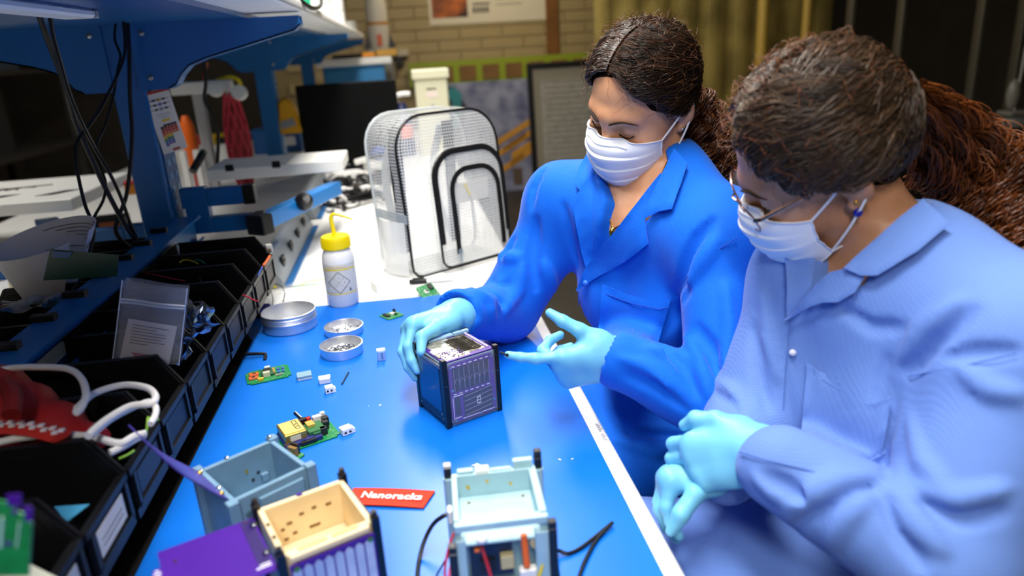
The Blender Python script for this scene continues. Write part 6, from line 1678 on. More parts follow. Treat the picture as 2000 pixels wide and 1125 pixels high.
cfg2 = dict(
    label='woman in a pale blue lab coat, glasses and mask watching with gloved hands folded', seed=23,
    head=W(0.497, 0.818, 0.405), head_rot=(64, -30, -22), neck=W(0.588, 0.782, 0.286), pel=W(0.625, 0.70, -0.20),
    rs=W(0.535, 0.868, 0.225), ls=W(0.618, 0.605, 0.230), re=W(0.440, 0.830, 0.045), rw=W(0.352, 0.735, 0.050), le=W(0.500, 0.535, 0.035), lw=W(0.374, 0.650, 0.096),
    rhand=(Vector(W(0.352, 0.738, 0.046)), img(-0.90, -0.22, 0.05), img(0.40, -0.90, 0.15), -1, [(62, 30, 16), (64, 32, 16), (60, 34, 18), (58, 38, 20)],
           ((img(-0.75, -0.30, 0.55), img(-0.60, -0.70, 0.30), img(-0.45, -0.85, -0.1)), 0.9), 0.02, 0.82),
    lhand=(Vector(W(0.368, 0.674, 0.098)), img(-0.78, -0.22, -0.42), img(-0.35, -0.25, -0.85), 1, [(30, 88, 50), (33, 90, 50), (36, 90, 50), (40, 92, 50)],
           ((img(-0.80, 0.42, -0.3), img(-0.80, -0.05, -0.5), img(-0.45, -0.45, -0.6)), 0.72), 0.02, 0.86),
    carve=False,
    knees=(W(0.20, 0.86, -0.155), W(0.22, 0.62, -0.155)), ankles=((0.26, 0.86, 0.10), (0.28, 0.60, 0.10)),
    loose=0.020, sleeve=(0.076, 0.066, 0.043), coat=M_coat2, skin=M_skin2, folds=folds2, neckline=neckline2)
W2 = build_person(cfg2)
R2, c2 = W2['raw'], W2['coat']; M_c2 = M_coat2
cloth_patch('collar', [(1800, 410), (1852, 458), (1800, 505), (1727, 546), (1695, 545), (1663, 530), (1690, 505), (1720, 480), (1760, 442)], R2, 0.015, 0.0045, M_c2, c2)
cloth_patch('lapel', [(1672, 528), (1700, 548), (1682, 575), (1650, 592), (1618, 592), (1585, 602), (1544, 624), (1575, 592), (1602, 562), (1633, 536)], R2, 0.012, 0.004, M_c2, c2)
cloth_patch('lapel', [(1540, 500), (1545, 560), (1544, 616), (1572, 592), (1593, 570), (1598, 530), (1600, 500), (1570, 492)], R2, 0.009, 0.004, M_c2, c2)
def wavy(P, v2, N):
    k = np.clip((770-v2[:, 1])/70, 0, 1)*np.where(v2[:, 0] > 1600, 1, 0.4)
    return P+N*(0.004*np.sin(v2[:, 0]/9.0)*k+0.003*k)[:, None]
cloth_patch('pocket', [(1582, 709), (1620, 733), (1657, 752), (1664, 775), (1680, 788), (1715, 790), (1745, 776), (1735, 850), (1722, 905), (1640, 905), (1570, 880), (1575, 790)], R2, 0.005, 0.003, M_c2, c2, curl=wavy)
M_seam2 = mat('coat2_seam', '5678c0', 0.8)
for pts in ([(1428, 877), (1489, 896), (1592, 922), (1700, 945)], [(1985, 690), (1876, 716), (1775, 735)], [(1580, 725), (1620, 748), (1655, 768)], [(1545, 625), (1535, 720), (1530, 800)], [(1370, 1060), (1450, 1052), (1480, 1052)]):
    seam('seam', pts, R2, 0.0009, M_seam2, c2, 0.004 if pts[0][0] == 1580 else 0.0006)
for px, py in ((1550, 689), (1431, 909)):
    P = on_surface(R2, [(px, py)], 0.003)
    if not np.isnan(P[0][0]): part('button', mat('button_cream', 'd9dce6', 0.4), c2, lambda b: b.ball(P[0], 0.0045, 12, 8), world=True)
hb2 = skull_cap(W2['t'], W2['H'], W2['C'], M_cap, 0.014)
head_hair('hair_locks', W2['H'], W2['C'], M_hair2, hb2, 0.010, (0, -0.110, 0.010), n=5200, seed=7, amp=0.0095, puff=0.020, front=0.064, hz=0.14)
flyaway('loose_hairs', W2['H'], W2['C'], M_hair2b, hb2, 300, 12)
g2 = wpt(W2, 0, -0.110, 0.010)
def J3(px, py, d): return CPOS+(CF+CR*((px-1000)/CAM_F)-CU*((py-562.5)/CAM_F))*d
curls_down('ponytail', [g2, J3(1880, 330, 0.94), J3(1935, 400, 0.93), J3(1975, 480, 0.90), J3(2010, 570, 0.87)], [0.025, 0.055, 0.062, 0.055, 0.03], M_hair2b, hb2, 1050, 6, coil=0.012, turns=9)
gold_chain(W2['t'], W2['skin'], 'necklace', [(1588, 570), (1592, 530), (1600, 500)], 0.0012)
def drop(b):
    b.ball(wpt(W2, -0.0785, -0.009, -0.040), (0.0055, 0.0045, 0.0055), 10, 8)
ear = part('ear_drop', mat('sapphire', '101c9a', 0.15, spec=0.8), W2['t'], drop, world=True)
part('gold_ball', M_neckl, ear, lambda b: b.ball(wpt(W2, -0.0785, -0.012, -0.026), 0.0026, 10, 7), world=True)
# glasses
def glasses(t, Hd):
    P = lambda x, y, z: wpt(Hd, x, y, z)
    M_rim = mat('rim_rose_gold', 'd0a48c', 0.2, metal=1.0)
    gz, gy = -0.004, 0.106
    fr = part('glasses', M_rim, t, lambda b: b.tube(catmull([P(-0.010, gy, gz+0.010), P(0, gy+0.004, gz+0.013), P(0.010, gy, gz+0.010)], 6), 0.0014, 6), world=True)
    for s in (-1, 1):
        ring = [P(s*0.034+0.0265*math.copysign(abs(math.cos(a))**0.8, math.cos(a)), gy-0.012*abs((s*0.034+0.0265*math.cos(a))/0.06)**2+0.0, gz+0.021*math.copysign(abs(math.sin(a))**0.85, math.sin(a))) for a in [2*PI*k/40 for k in range(40)]]
        part('rim', M_rim, fr, lambda b: b.tube(ring, 0.0013, 6, closed=True), world=True)
        part('lens', mat('lens_glass', 'f4f8ff', 0.02, alpha=0.14, spec=0.8), fr, lambda b: b.add([tuple(p) for p in ring]+[tuple(sum(ring, Vector())/40)], [(i, (i+1) % 40, 40) for i in range(40)]), world=True)
        part('hinge', mat('hinge_black', '141414', 0.3), fr, lambda b: b.tube([P(s*0.060, gy-0.011, gz+0.006), P(s*0.067, gy-0.018, gz+0.008)], 0.0024, 8), world=True)
        part('temple', M_rim, fr, lambda b: b.tube([P(s*0.067, gy-0.018, gz+0.008), P(s*0.075, 0.04, gz+0.014), P(s*0.0785, -0.010, gz+0.020), P(s*0.078, -0.032, gz+0.004)], [0.0018, 0.0014, 0.0014, 0.0016], 6, flat=(1.5, 0.7)), world=True)
        part('nose_pad', mat('pad_clear', 'e0d8cc', 0.2, alpha=0.6), fr, lambda b: b.ball(P(s*0.010, gy-0.008, gz-0.004), (0.003, 0.003, 0.005), 8, 6), world=True)
glasses(W2['t'], W2)

# stools they sit on
def stool(lab, x, y):
    t = thing('stool', lab, 'stool', (x, y, 0))
    zs = T-0.20-0.185
    part('seat', mat('stool_black', '17171a', 0.5), t, lambda b: b.lathe([(0, zs-0.05), (0.17, zs-0.05), (0.18, zs-0.035), (0.18, zs-0.01), (0.165, zs), (0, zs)], 36))
    for k in range(4):
        a = PI/4+k*PI/2
        part('leg', M_alu, t, lambda b: b.cyl((0.12*math.cos(a), 0.12*math.sin(a), zs-0.05), (0.2*math.cos(a), 0.2*math.sin(a), 0.0), 0.012, 10))
    part('ring', M_alu, t, lambda b: b.tube([(0.175*math.cos(2*PI*k/32), 0.175*math.sin(2*PI*k/32), 0.16) for k in range(32)], 0.008, 6, closed=True))
stool('round black stool under the woman in royal blue', 0.50, 1.20)
stool('round black stool under the woman in pale blue', 0.60, 0.70)

# thin driver held towards the cube
bt_ = Vector(hand(*cfg1['lhand'])[1][0]); dz_ = (bt_-CPOS).dot(CF); tip = J3(977, 688, dz_+0.005)
dr = thing('hex_driver', 'thin dark hex driver held against the flank of the cube by a gloved finger', 'tool', tuple(tip))
part('shaft', mat('rod_dark', '3c3f46', 0.35, metal=0.6), dr, lambda b: b.cyl(tip, bt_.lerp(tip, -0.1)-CF*0.006, 0.0016, 8), world=True)
part('collar', M_blackm, dr, lambda b: b.cyl(bt_.lerp(tip, 0.3)-CF*0.003, bt_.lerp(tip, -0.05)-CF*0.006, 0.0025, 8), world=True)

# ================================================================== CONTENTS OF THE BINS, CABLES AND THE FAR CLUTTER
def scale_at(P): return (P-CPOS).dot(CF)/CAM_F          # metres per picture unit at a point
# ---- zip bag with a card
def quad(pts, y):
    return [wpd(x, z, 1, y) for x, z in pts]
def zipbag():
    y = 1.035
    A, B_, C_, D_ = quad([(240, 546), (366, 563), (350, 712), (220, 705)], y)
    t = thing('zip_bag', 'clear zip bag with a printed card standing in a black bin', 'bag', tuple(D_))
    f = lambda u, v: (A.lerp(B_, u)).lerp(D_.lerp(C_, u), v)+Vector((0, -0.003+0.003*math.sin(PI*u)*math.sin(3*v)+0.002*math.sin(7*u+2*v), 0))
    part('film', mat('bag_film', 'eef3fa', 0.12, alpha=0.20, spec=0.8), t, lambda b: b.grid(f, 16, 16), world=True)
    part('film', mat('bag_film', 'eef3fa', 0.12, alpha=0.20, spec=0.8), t, lambda b: b.grid(lambda u, v: f(u, v)+Vector((0, 0.014, 0)), 8, 8), world=True)
    part('zip_line', mat('bag_zip', 'eef2f8', 0.2, alpha=0.85), t, lambda b: [b.tube([f(k/12, q)-Vector((0, 0.0015, 0)) for k in range(13)], 0.0016, 5) for q in (0.225, 0.26)], world=True)
    part('side_weld', mat('bag_zip', 'eef2f8', 0.2, alpha=0.85), t, lambda b: [b.tube([f(q, k/8) for k in range(9)], 0.0009, 5) for q in (0.0, 1.0)], world=True)
    cd = quad([(251, 622), (346, 638), (330, 712), (234, 700)], y+0.003)
    g = lambda u, v: cd[0].lerp(cd[1], u).lerp(cd[3].lerp(cd[2], u), v)
    c = part('card', mat('card_paper', 'e6ddd6', 0.6), t, lambda b: b.grid(g, 2, 2), world=True, solid=0.0006)
    def ln(b):
        for k in range(7):
            u0, u1, v = 0.12, (0.85, 0.6, 0.8, 0.82, 0.75, 0.83, 0.5)[k], 0.12+0.075*k
            b.tube([g(u0, v)-Vector((0, 0.0012, 0)), g(u1, v)-Vector((0, 0.0012, 0))], 0.0006, 4)
    part('text_lines', mat('card_ink', '6a6264', 0.7), c, ln, world=True)
    part('red_stamp', mat('stamp_red', 'c4606a', 0.6), c, lambda b: b.grid(lambda u, v: g(0.2+0.5*u, 0.80+0.2*v*math.sin(PI*u)*1.0)-Vector((0, 0.0014, 0)), 8, 2), world=True)
zipbag()
# ---- foil pouches
M_foil = mat('foil_grey', '9aa6b8', 0.18, metal=0.85, noise=0.5, nscale=30, col2='3a4250')
for k, (pts, y, lab) in enumerate((([(362, 590), (415, 596), (408, 640), (372, 650)], 1.115, 'crumpled silver foil pouch at the back of the stuffed bin'), ([(358, 626), (424, 630), (398, 650), (370, 658)], 1.09, 'silver foil pouch with a bright fold lying over the stuffed bin'), ([(345, 650), (372, 660), (365, 700), (350, 712)], 1.05, 'narrow silver foil pouch beside the zip bag'))):
    q = quad(pts, y); t = thing('foil_pouch', lab, 'pouch', tuple(q[3]))
    ff = lambda u, v: q[0].lerp(q[1], u).lerp(q[3].lerp(q[2], u), v)+Vector((0.003*math.sin(9*v+k), -0.012*math.sin(PI*u)*math.sin(5*v+k)+0.006*math.sin(13*u+k), 0.004*math.sin(11*u)))
    part('film', M_foil, t, lambda b: b.grid(ff, 10, 9), world=True, smooth=0.25, solid=0.0005)
# ---- white cables and the red pouch in the near bins
def zc(pts, z=0.17): return [wp(x, y, z if len(pt := (x, y)) == 2 else z) for x, y in pts]
for k, (pts, z, r, lab) in enumerate((
    ([(-30, 730), (20, 719), (70, 717), (130, 720), (158, 738), (168, 770), (158, 797), (148, 806)], 0.20, 0.0042, 'white cable arching over the red pouch'),
    ([(150, 798), (185, 768), (240, 752), (285, 757), (303, 772), (296, 788), (255, 793), (215, 815), (185, 838), (172, 852)], 0.185, 0.0042, 'white cable looping wide towards the bin lip'),
    ([(180, 850), (215, 820), (262, 795), (292, 784), (304, 795), (303, 812), (294, 828)], 0.18, 0.0036, 'white cable bent down over the bin lip'),
    ([(-20, 868), (40, 855), (110, 849), (180, 853), (232, 866), (262, 852), (286, 846)], 0.165, 0.0042, 'white cable lying along the near rim of the bin'),
    ([(215, 884), (240, 872), (268, 856), (284, 850)], 0.16, 0.004, 'short white cable doubled at the bin corner'))):
    cable('white_cable', lab, 'cable', [wp(x, y, z) for x, y in pts], r, M_wire_w, group='white cables in the near bin')
def pouch():
    a, c = wp(-40, 790, 0.16), wp(196, 858, 0.15)
    t = thing('red_pouch', 'dark red fabric pouch tapering into the bin of white cables', 'pouch', tuple(a))
    N = 16; ax = [a.lerp(c, k/N) for k in range(N+1)]
    part('fabric', mat('pouch_red', 'a5150f', 0.6, bump=0.3, bscale=300, noise=0.15, nscale=20), t, lambda b: b.tube(ax, [0.050*(1-k/N)**0.8+0.010+0.004*math.sin(k*1.3) for k in range(N+1)], 18, flat=(0.85, 1.0)), world=True)
    part('fold', mat('pouch_red_dark', '7c0f0c', 0.7), t, lambda b: b.tube(catmull([wp(10, 750, 0.21), wp(25, 775, 0.21), wp(22, 810, 0.20)], 5), 0.010, 8), world=True)
pouch()
def strap():
    pts = [wp(x, y, 0.175) for x, y in ((-30, 838), (20, 836), (70, 840), (120, 852))]
    P = catmull(pts, 5)
    o = thing('printed_strap', 'red and white printed strap across the bin of cables', 'strap', tuple(P[0]))
    part('band', mat('strap_red', 'c02a20', 0.6), o, lambda b: b.tube(P, 0.013, 8, flat=(0.35, 1)), world=True)
    part('check', mat('strap_white', 'e8e4e4', 0.6), o, lambda b: [b.box(P[k]+Vector((0.0, -0.004+0.007*(k % 2), 0.0058)), (0.006, 0.006, 0.002)) for k in range(0, len(P))], world=True)
strap()
cable('tie_wire', 'bright green wire ends sticking up at the corner of the cable bin', 'wire', [wp(286, 846, 0.155), wp(288, 828, 0.165), wp(290, 815, 0.17), wp(300, 822, 0.165), wp(310, 818, 0.165)], 0.0015, mat('lime_wire', '9ad03a', 0.4))
cable('tie_wire', 'green wire lying flat under the white cable doubled at the bin corner', 'wire', [wp(232, 896, 0.14), wp(250, 888, 0.14), wp(262, 880, 0.14)], 0.0015, mat('lime_wire', '9ad03a', 0.4))
q = [wp(x, y, 0.115) for x, y in ((106, 990), (175, 985), (130, 1020))]
o = part('paper_slip', mat('slip_blue', '52b4e0', 0.6), None, lambda b: b.prism([(p.x-q[0].x, p.y-q[0].y) for p in q][::-1], -0.0005, 0.0005)); o.location = q[0]
tag(o, 'light blue paper slip lying in a near black bin', 'paper')
# ---- green panel with purple corners
def gpanel():
    y = 0.475
    P = quad([(-40, 972), (28, 985), (30, 1000), (48, 1005), (50, 1018), (62, 1022), (56, 1125), (-40, 1125)], y)
    t = thing('circuit_board', 'green circuit panel with purple corners standing in the nearest bin', 'circuit board', tuple(P[-1]))
    part('board', M_pcb, t, lambda b: b.add([tuple(p) for p in P]+[tuple(p+Vector((0, 0.0018, 0))) for p in P], [tuple(range(8)), tuple(range(15, 7, -1))]+[(i, (i+1) % 8, (i+1) % 8+8, i+8) for i in range(8)]), world=True)
    for a in ([(12, 968), (40, 966), (40, 990), (14, 988)], [(46, 990), (62, 992), (62, 1020), (48, 1018)]):
        Q = quad(a, y-0.002)
        part('purple_corner', M_purple, t, lambda b: b.add([tuple(p) for p in Q]+[tuple(p+Vector((0, 0.0012, 0))) for p in Q], [(0, 1, 2, 3), (7, 6, 5, 4)]+[(i, (i+1) % 4, (i+1) % 4+4, i+4) for i in range(4)]), world=True)
    for a in ((28, 1000), (16, 1062)):
        c = wpd(*a, 1, y-0.001)
        part('mount_hole', M_purple, t, lambda b: b.ball(c, (0.0022, 0.001, 0.0022), 8, 6), world=True)
    part('trace', mat('trace_white', 'b8e0c4', 0.5), t, lambda b: [b.tube([wpd(38, 1020, 1, y-0.001), wpd(32, 1070, 1, y-0.001)], 0.0006, 4), b.tube([wpd(4, 1010, 1, y-0.001), wpd(0, 1070, 1, y-0.001)], 0.0012, 4)], world=True)
gpanel()
q = [wp(x, y, 0.13) for x, y in ((-60, 1062), (10, 1078), (118, 1132), (118, 1180), (-60, 1180))]
t = thing('folder', 'pale grey card folder cut by the lower corner of the photo', 'folder', tuple(q[0]))
part('card', mat('folder_pale', 'c9ccbc', 0.6), t, lambda b: b.prism([(p.x, p.y) for p in q][::-1], T+0.127, T+0.131), world=True)
# ---- little leads in the far bins
def lead(lab, pts, z, m, r=0.0013): cable('lead', lab, 'wire', [wp(x, y, z) for x, y in pts], r, m)
lead('short yellow lead in a far black bin', [(351, 513), (358, 508), (372, 509), (386, 515)], 0.165, M_wire_y)
lead('short teal lead beside the yellow one', [(380, 508), (392, 509), (400, 515)], 0.163, M_wire_g)
lead('thin red lead lying across two black bins', [(268, 530), (300, 536), (340, 545), (362, 549)], 0.17, M_wire_r, 0.0011)
lead('red lead poking over the lip of a bin', [(474, 576), (486, 581), (498, 587), (504, 588)], 0.135, M_wire_r)
lead('blue lead under the white plug in the far bin', [(522, 512), (512, 522), (504, 538)], 0.14, M_wire_b)
lead('thick orange lead by the white plug in the far bin', [(527, 500), (521, 510), (514, 519)], 0.142, M_orange, 0.0028)
lead('silver pin lying in a black bin', [(387, 540), (394, 550)], 0.16, M_steel, 0.0012)
p = wp(526, 490, 0.13)
t = thing('plug', 'cream plug standing in the bin at the far end of the row', 'connector', tuple(p), 0.4)
part('body', mat('plug_cream', 'e2e0d4', 0.4), t, lambda b: b.box((0, 0, 0.008), (0.014, 0.016, 0.016)), bevel=0.001)
part('base', mat('plug_brown', '6a5c48', 0.4), t, lambda b: b.box((-0.004, -0.012, 0.004), (0.012, 0.010, 0.010)), bevel=0.001)
# ---- rolled paper, green board, grey pouch behind the rail
def roll():
    y = 1.42
    c0, c1 = wpd(85, 464, 1, y), wpd(100, 575, 1, y)
    s = scale_at(c0)
    t = thing('rolled_paper', 'large sheet of printed paper curled into a funnel behind the bin rail', 'paper', tuple(c1))
    def f(u, v):
        a = -0.35+u*(2*PI-0.5); r = (1-v)*100*s+v*52*s
        c = c0.lerp(c1, v)
        return Vector((c.x+r*math.cos(a), c.y+r*0.62*math.sin(a), c.z+(0.018*math.cos(a)+0.02*math.sin(a))*(1-v)))
    part('sheet', mat('paper_grey', 'dfe0e8', 0.8), t, lambda b: b.grid(f, 40, 8), world=True, solid=0.0006)
    def pr(b):
        for k in range(8):
            b.tube([f(0.06+0.045*j+0.0, 0.05+0.05*k) - Vector((0.0, 0.0016, 0.0)) for j in range(3+(k*5) % 6)], 0.0008, 4)
    part('printing', mat('paper_ink', '6f6d76', 0.8), t, pr, world=True)
roll()
def gboard():
    P = quad([(98, 487), (232, 498), (228, 540), (84, 548)], 1.30)
    t = thing('green_board', 'dark green bare board leaning behind the bin rail beside the rolled paper', 'circuit board', tuple(P[3]))
    part('board', mat('board_green', '0e4a3a', 0.25, spec=0.7), t, lambda b: b.add([tuple(p) for p in P]+[tuple(p+Vector((0, 0.0018, 0))) for p in P], [(0, 1, 2, 3), (7, 6, 5, 4)]+[(i, (i+1) % 4, (i+1) % 4+4, i+4) for i in range(4)]), world=True)
    Q = quad([(102, 490), (142, 493), (134, 504), (100, 503)], 1.297)
    part('blue_film', mat('film_blue', '1c5f9a', 0.2), t, lambda b: b.add([tuple(p) for p in Q]+[tuple(p+Vector((0, 0.001, 0))) for p in Q], [(0, 1, 2, 3), (7, 6, 5, 4)]+[(i, (i+1) % 4, (i+1) % 4+4, i+4) for i in range(4)]), world=True)
gboard()
q = [wp(x, y, 0.18) for x, y in ((-30, 592), (140, 572), (125, 596), (55, 606), (-30, 618))]
t = thing('grey_pouch', 'shiny grey antistatic pouch lying over the bins behind the rail', 'pouch', tuple(q[0]))
A_, B2, C2, D2 = q[0], q[1], q[2], q[4]
part('film', M_foil, t, lambda b: b.grid(lambda u, v: A_.lerp(B2, u).lerp(D2.lerp(C2, u), v)+Vector((0, 0, 0.006*math.sin(9*u)*math.sin(PI*v)+0.004*math.sin(5*v+u*14))), 14, 8), world=True, smooth=0.3, solid=0.0006)
# ---- things on the far half of the bench, left edge of the photo
def simple_box(name, lab, cat, px, py, w, d, h, rz, c, z=0.0, extra=None, rough=0.5, group=None):
    p = wp(px, py, z); s = scale_at(p)
    t = thing(name, lab, cat, (p.x, p.y+d*s/2, T+z), rz, group)
    w, d, h = w*s, d*s, h*s
    part('body', mat('c_'+c, c, rough), t, lambda b: b.box((0, 0, h/2), (w, d, h)), bevel=0.003)
    if extra: extra(t, w, d, h)
    return t
def lid(c): return lambda t, w, d, h: part('lid', mat('c_'+c, c, 0.5), t, lambda b: b.box((0, 0, h+0.004), (w*1.04, d*1.04, 0.010)), bevel=0.002)
def lab_front(c): return lambda t, w, d, h: part('label', mat('c_'+c, c, 0.5), t, lambda b: b.box((0, -d/2-0.0006, h*0.5), (w*0.6, 0.001, h*0.45)))
simple_box('carton', 'blue and white carton at the left edge behind the bins', 'box', 15, 545, 60, 40, 30, 0.4, '2a6cb8', extra=lid('e4e8ec'))
simple_box('carton', 'cream plastic case with black ends at the left edge', 'case', 40, 570, 40, 30, 24, 0.7, 'c9c09a', extra=lab_front('1c1c1c'))
simple_box('carton', 'black carton with an orange corner seen through the tray bracket', 'box', 215, 455, 60, 40, 30, 0.1, '20242c', extra=lab_front('c8703a'))
simple_box('carton', 'small orange and red carton beside the near post', 'box', 262, 380, 34, 24, 20, 0.2, 'e08a1c', z=0.16, extra=lid('c0302a'))

# ---- hanging black cables
def hang(lab, pts, r=0.0045):
    cable('hanging_cable', lab, 'cable', [wpd(x, y, 1, yy) for x, y, yy in pts], r, M_wire_k, group='black cables hanging from the shelf')
hang('thick black cable hanging furthest out before the dark rack', [(70, 5, 1.44), (80, 40, 1.46), (100, 95, 1.5), (114, 130, 1.52), (130, 180, 1.55), (146, 235, 1.6), (168, 285, 1.62), (195, 345, 1.64), (220, 395, 1.65), (245, 440, 1.65), (275, 480, 1.66), (300, 505, 1.67)], 0.0052)
hang('second black cable crossing the outermost one', [(95, 8, 1.45), (104, 70, 1.47), (120, 128, 1.5), (137, 185, 1.53), (160, 240, 1.56), (187, 292, 1.6), (216, 342, 1.62), (236, 385, 1.64), (252, 430, 1.65), (268, 470, 1.66), (282, 510, 1.68)], 0.004)
hang('thin black cable falling into the bin behind the rail', [(240, 30, 1.80), (244, 98, 1.78), (232, 140, 1.74), (214, 178, 1.70), (195, 215, 1.66), (172, 248, 1.60), (153, 272, 1.58), (147, 300, 1.55), (152, 340, 1.52), (166, 400, 1.5), (183, 445, 1.45), (176, 490, 1.40), (160, 540, 1.36), (138, 580, 1.32), (143, 625, 1.30), (146, 655, 1.28)], 0.0034)
hang('black cable running straight down beside the near post', [(248, 30, 1.86), (252, 100, 1.84), (254, 190, 1.82), (258, 262, 1.80), (254, 330, 1.78), (246, 385, 1.76), (231, 425, 1.72), (226, 452, 1.70), (244, 475, 1.70), (268, 488, 1.70), (290, 500, 1.7)], 0.0048)
hang('thin black cable weaving behind the others', [(228, 30, 1.85), (224, 75, 1.84), (235, 108, 1.82), (229, 140, 1.80), (221, 190, 1.76), (206, 245, 1.72), (190, 280, 1.70), (193, 318, 1.68), (206, 355, 1.66), (202, 390, 1.62), (180, 432, 1.55), (168, 480, 1.50), (178, 500, 1.5)], 0.003)
hang('black cable hanging past the curved bracket towards the white tray', [(397, 100, 2.55), (402, 160, 2.55), (400, 195, 2.55), (415, 228, 2.56), (426, 262, 2.57), (424, 330, 2.56)], 0.006)

# ---- outlet strips beyond the bins
def outlet_strip(lab, px0, px1, n, y0, y1):
    t = thing('outlet_strip', lab, 'power strip', (-0.375, y0, T))
    part('case', mat('strip_grey', '9aa2aa', 0.4, metal=0.3), t, lambda b: b.prism([(-0.02, 0.003), (0.035, 0.003), (0.035, 0.012), (0.0, 0.075), (-0.02, 0.075)], 0, y1-y0, axis=1), bevel=0.002)
    part('blue_edge', M_blue, t, lambda b: b.bb((0.036, 0, 0.0), (0.052, y1-y0, 0.006)))
    L = y1-y0
    for k in range(n):
        yy = L*(k+0.7)/(n+0.4)
        o = part('outlet', M_chip, t, lambda b: b.box((0.020, yy, 0.043), (0.010, 0.036, 0.030)), bevel=0.002)
        part('slots', mat('slot_brown', '4a3a34', 0.6), o, lambda b: [b.box((0.0255, yy-0.008+0.016*q, 0.046), (0.002, 0.004, 0.008)) for q in range(2)])
outlet_strip('grey outlet strip on the bench just beyond the black bins', 0, 0, 4, 1.82, 2.50)
outlet_strip('second grey outlet strip further along behind the swing tray', 0, 0, 3, 2.62, 3.30)

# ---- monitor
def monitor():
    y = 3.75; A, B_, C_, D_ = quad([(582, 168), (778, 152), (784, 308), (604, 330)], y)
    W_ = (B_-A).length; H_ = (A-D_).length*0.98
    c = (C_+D_)/2
    M_mon = mat('monitor_black', '070708', 0.6, spec=0.15)
    t = thing('monitor', 'black flat monitor on the far part of the bench', 'monitor', (c.x, y, T), 0.05)
    z0 = c.z-T
    part('housing', M_mon, t, lambda b: b.bb((-W_/2, 0, z0), (W_/2, 0.03, z0+H_)), bevel=0.004)
    part('screen', mat('screen_off', '030304', 0.5, spec=0.15), t, lambda b: b.bb((-W_/2+0.012, -0.0012, z0+0.02), (W_/2-0.012, 0.0005, z0+H_-0.012)))
    part('neck', M_black, t, lambda b: b.bb((-0.03, 0.02, 0.012), (0.03, 0.05, z0+0.1)), bevel=0.003)
    part('base', M_black, t, lambda b: b.prism(rrect(0.22, 0.18, 0.04, 4, 0, 0.03), 0.0, 0.012), bevel=0.002)
monitor()
# ---- beige enclosure and jug behind the backpack
def enclosure():
    y = 4.05; A, B_, C_ = quad([(803, 140), (876, 133), (870, 240)], y)
    w = B_.x-A.x; h = B_.z-T
    t = thing('enclosure', 'cream plastic utility box with a lid behind the backpack', 'box', (A.x, y, T))
    part('body', mat('cream_plastic', 'd8d6b8', 0.45), t, lambda b: b.bb((0.012, 0, 0), (w-0.012, 0.15, h-0.045)), bevel=0.006)
    part('lid', mat('cream_plastic', 'd8d6b8', 0.45), t, lambda b: b.bb((0, -0.012, h-0.05), (w, 0.165, h)), bevel=0.006)
    part('label', mat('paper_pale', 'e8d8d0', 0.6), t, lambda b: b.bb((w*0.35, -0.0012, h*0.68), (w*0.65, 0.0005, h*0.75)))
    part('label_line', M_chip, t, lambda b: b.bb((w*0.36, -0.0016, h*0.77), (w*0.62, 0.0005, h*0.785)))
    part('latch', M_alu, t, lambda b: b.bb((w*0.47, -0.002, h*0.55), (w*0.52, 0.0, h*0.6)))
enclosure()
def jug():
    y = 4.12; c = wpd(790, 235, 1, y); s = scale_at(c)
    t = thing('jug', 'jug with a white handle, blue body and orange label behind the monitor', 'jug', (c.x-0.01, y, T))
    part('body', mat('jug_navy', '27305e', 0.4), t, lambda b: b.lathe([(0, 0), (0.05, 0), (0.055, 0.01), (0.055, 0.22), (0.03, 0.27), (0.02, 0.29), (0, 0.29)], 24))
    part('label', M_orange, t, lambda b: b.lathe([(0.0556, 0.10), (0.0556, 0.17)], 24, cap=False))
    part('handle', M_wplas, t, lambda b: b.tube(catmull([(-0.02, -0.03, 0.29), (-0.05, -0.04, 0.315), (0.0, -0.05, 0.335), (0.05, -0.04, 0.335)], 5), 0.014, 8))
jug()
# ---- tools and tangled leads on the white bench beyond the tray
p0, p1 = wp(620, 402, 0.008), wp(690, 390, 0.008)
t = thing('test_probe', 'grey probe with a looped black lead lying on the white bench', 'probe', tuple(p0))
part('barrel', mat('probe_grey', '777f86', 0.35, metal=0.4), t, lambda b: b.tube([p0, p0.lerp(p1, 0.8), p1], [0.0075, 0.008, 0.004], 12), world=True)
part('lead', M_wire_k, t, lambda b: b.tube(catmull([p1, wp(700, 378, 0.006), wp(702, 398, 0.004), wp(680, 406, 0.004), wp(645, 404, 0.004), wp(632, 402, 0.006)], 6), 0.0028, 6), world=True)
simple_box('tape_piece', 'blue taped bar lying at the root of the grey probe', 'bar', 600, 404, 38, 14, 6, 0.12, '2a7cc0')
def tangle(lab, px, py, w, d, seed, n, m, r, nm='cable_tangle'):
    p = wp(px, py, 0.0); s = scale_at(p); rr = random.Random(seed); b = MB()
    for k in range(n):
        c = Vector((rr.uniform(-1, 1)*w*s/2, rr.uniform(-1, 1)*d/2, 0)); pts = []
        for j in range(6):
            pts.append(c+Vector((rr.uniform(-0.09, 0.09), rr.uniform(-0.12, 0.12), 0.004+rr.uniform(0, 0.045))))
        b.tube(catmull(pts, 4), r*rr.uniform(0.7, 1.4), 5)
    o = b.build(nm, m, None); o.location = (p.x, p.y, T); tag(o, lab, 'cables', kind='stuff')
tangle('tangled heap of black leads on the bench before the monitor', 700, 378, 120, 0.55, 3, 26, M_wire_k, 0.006)
tangle('few white and grey leads in the heap before the monitor', 690, 375, 130, 0.6, 8, 9, M_wire_w, 0.006)
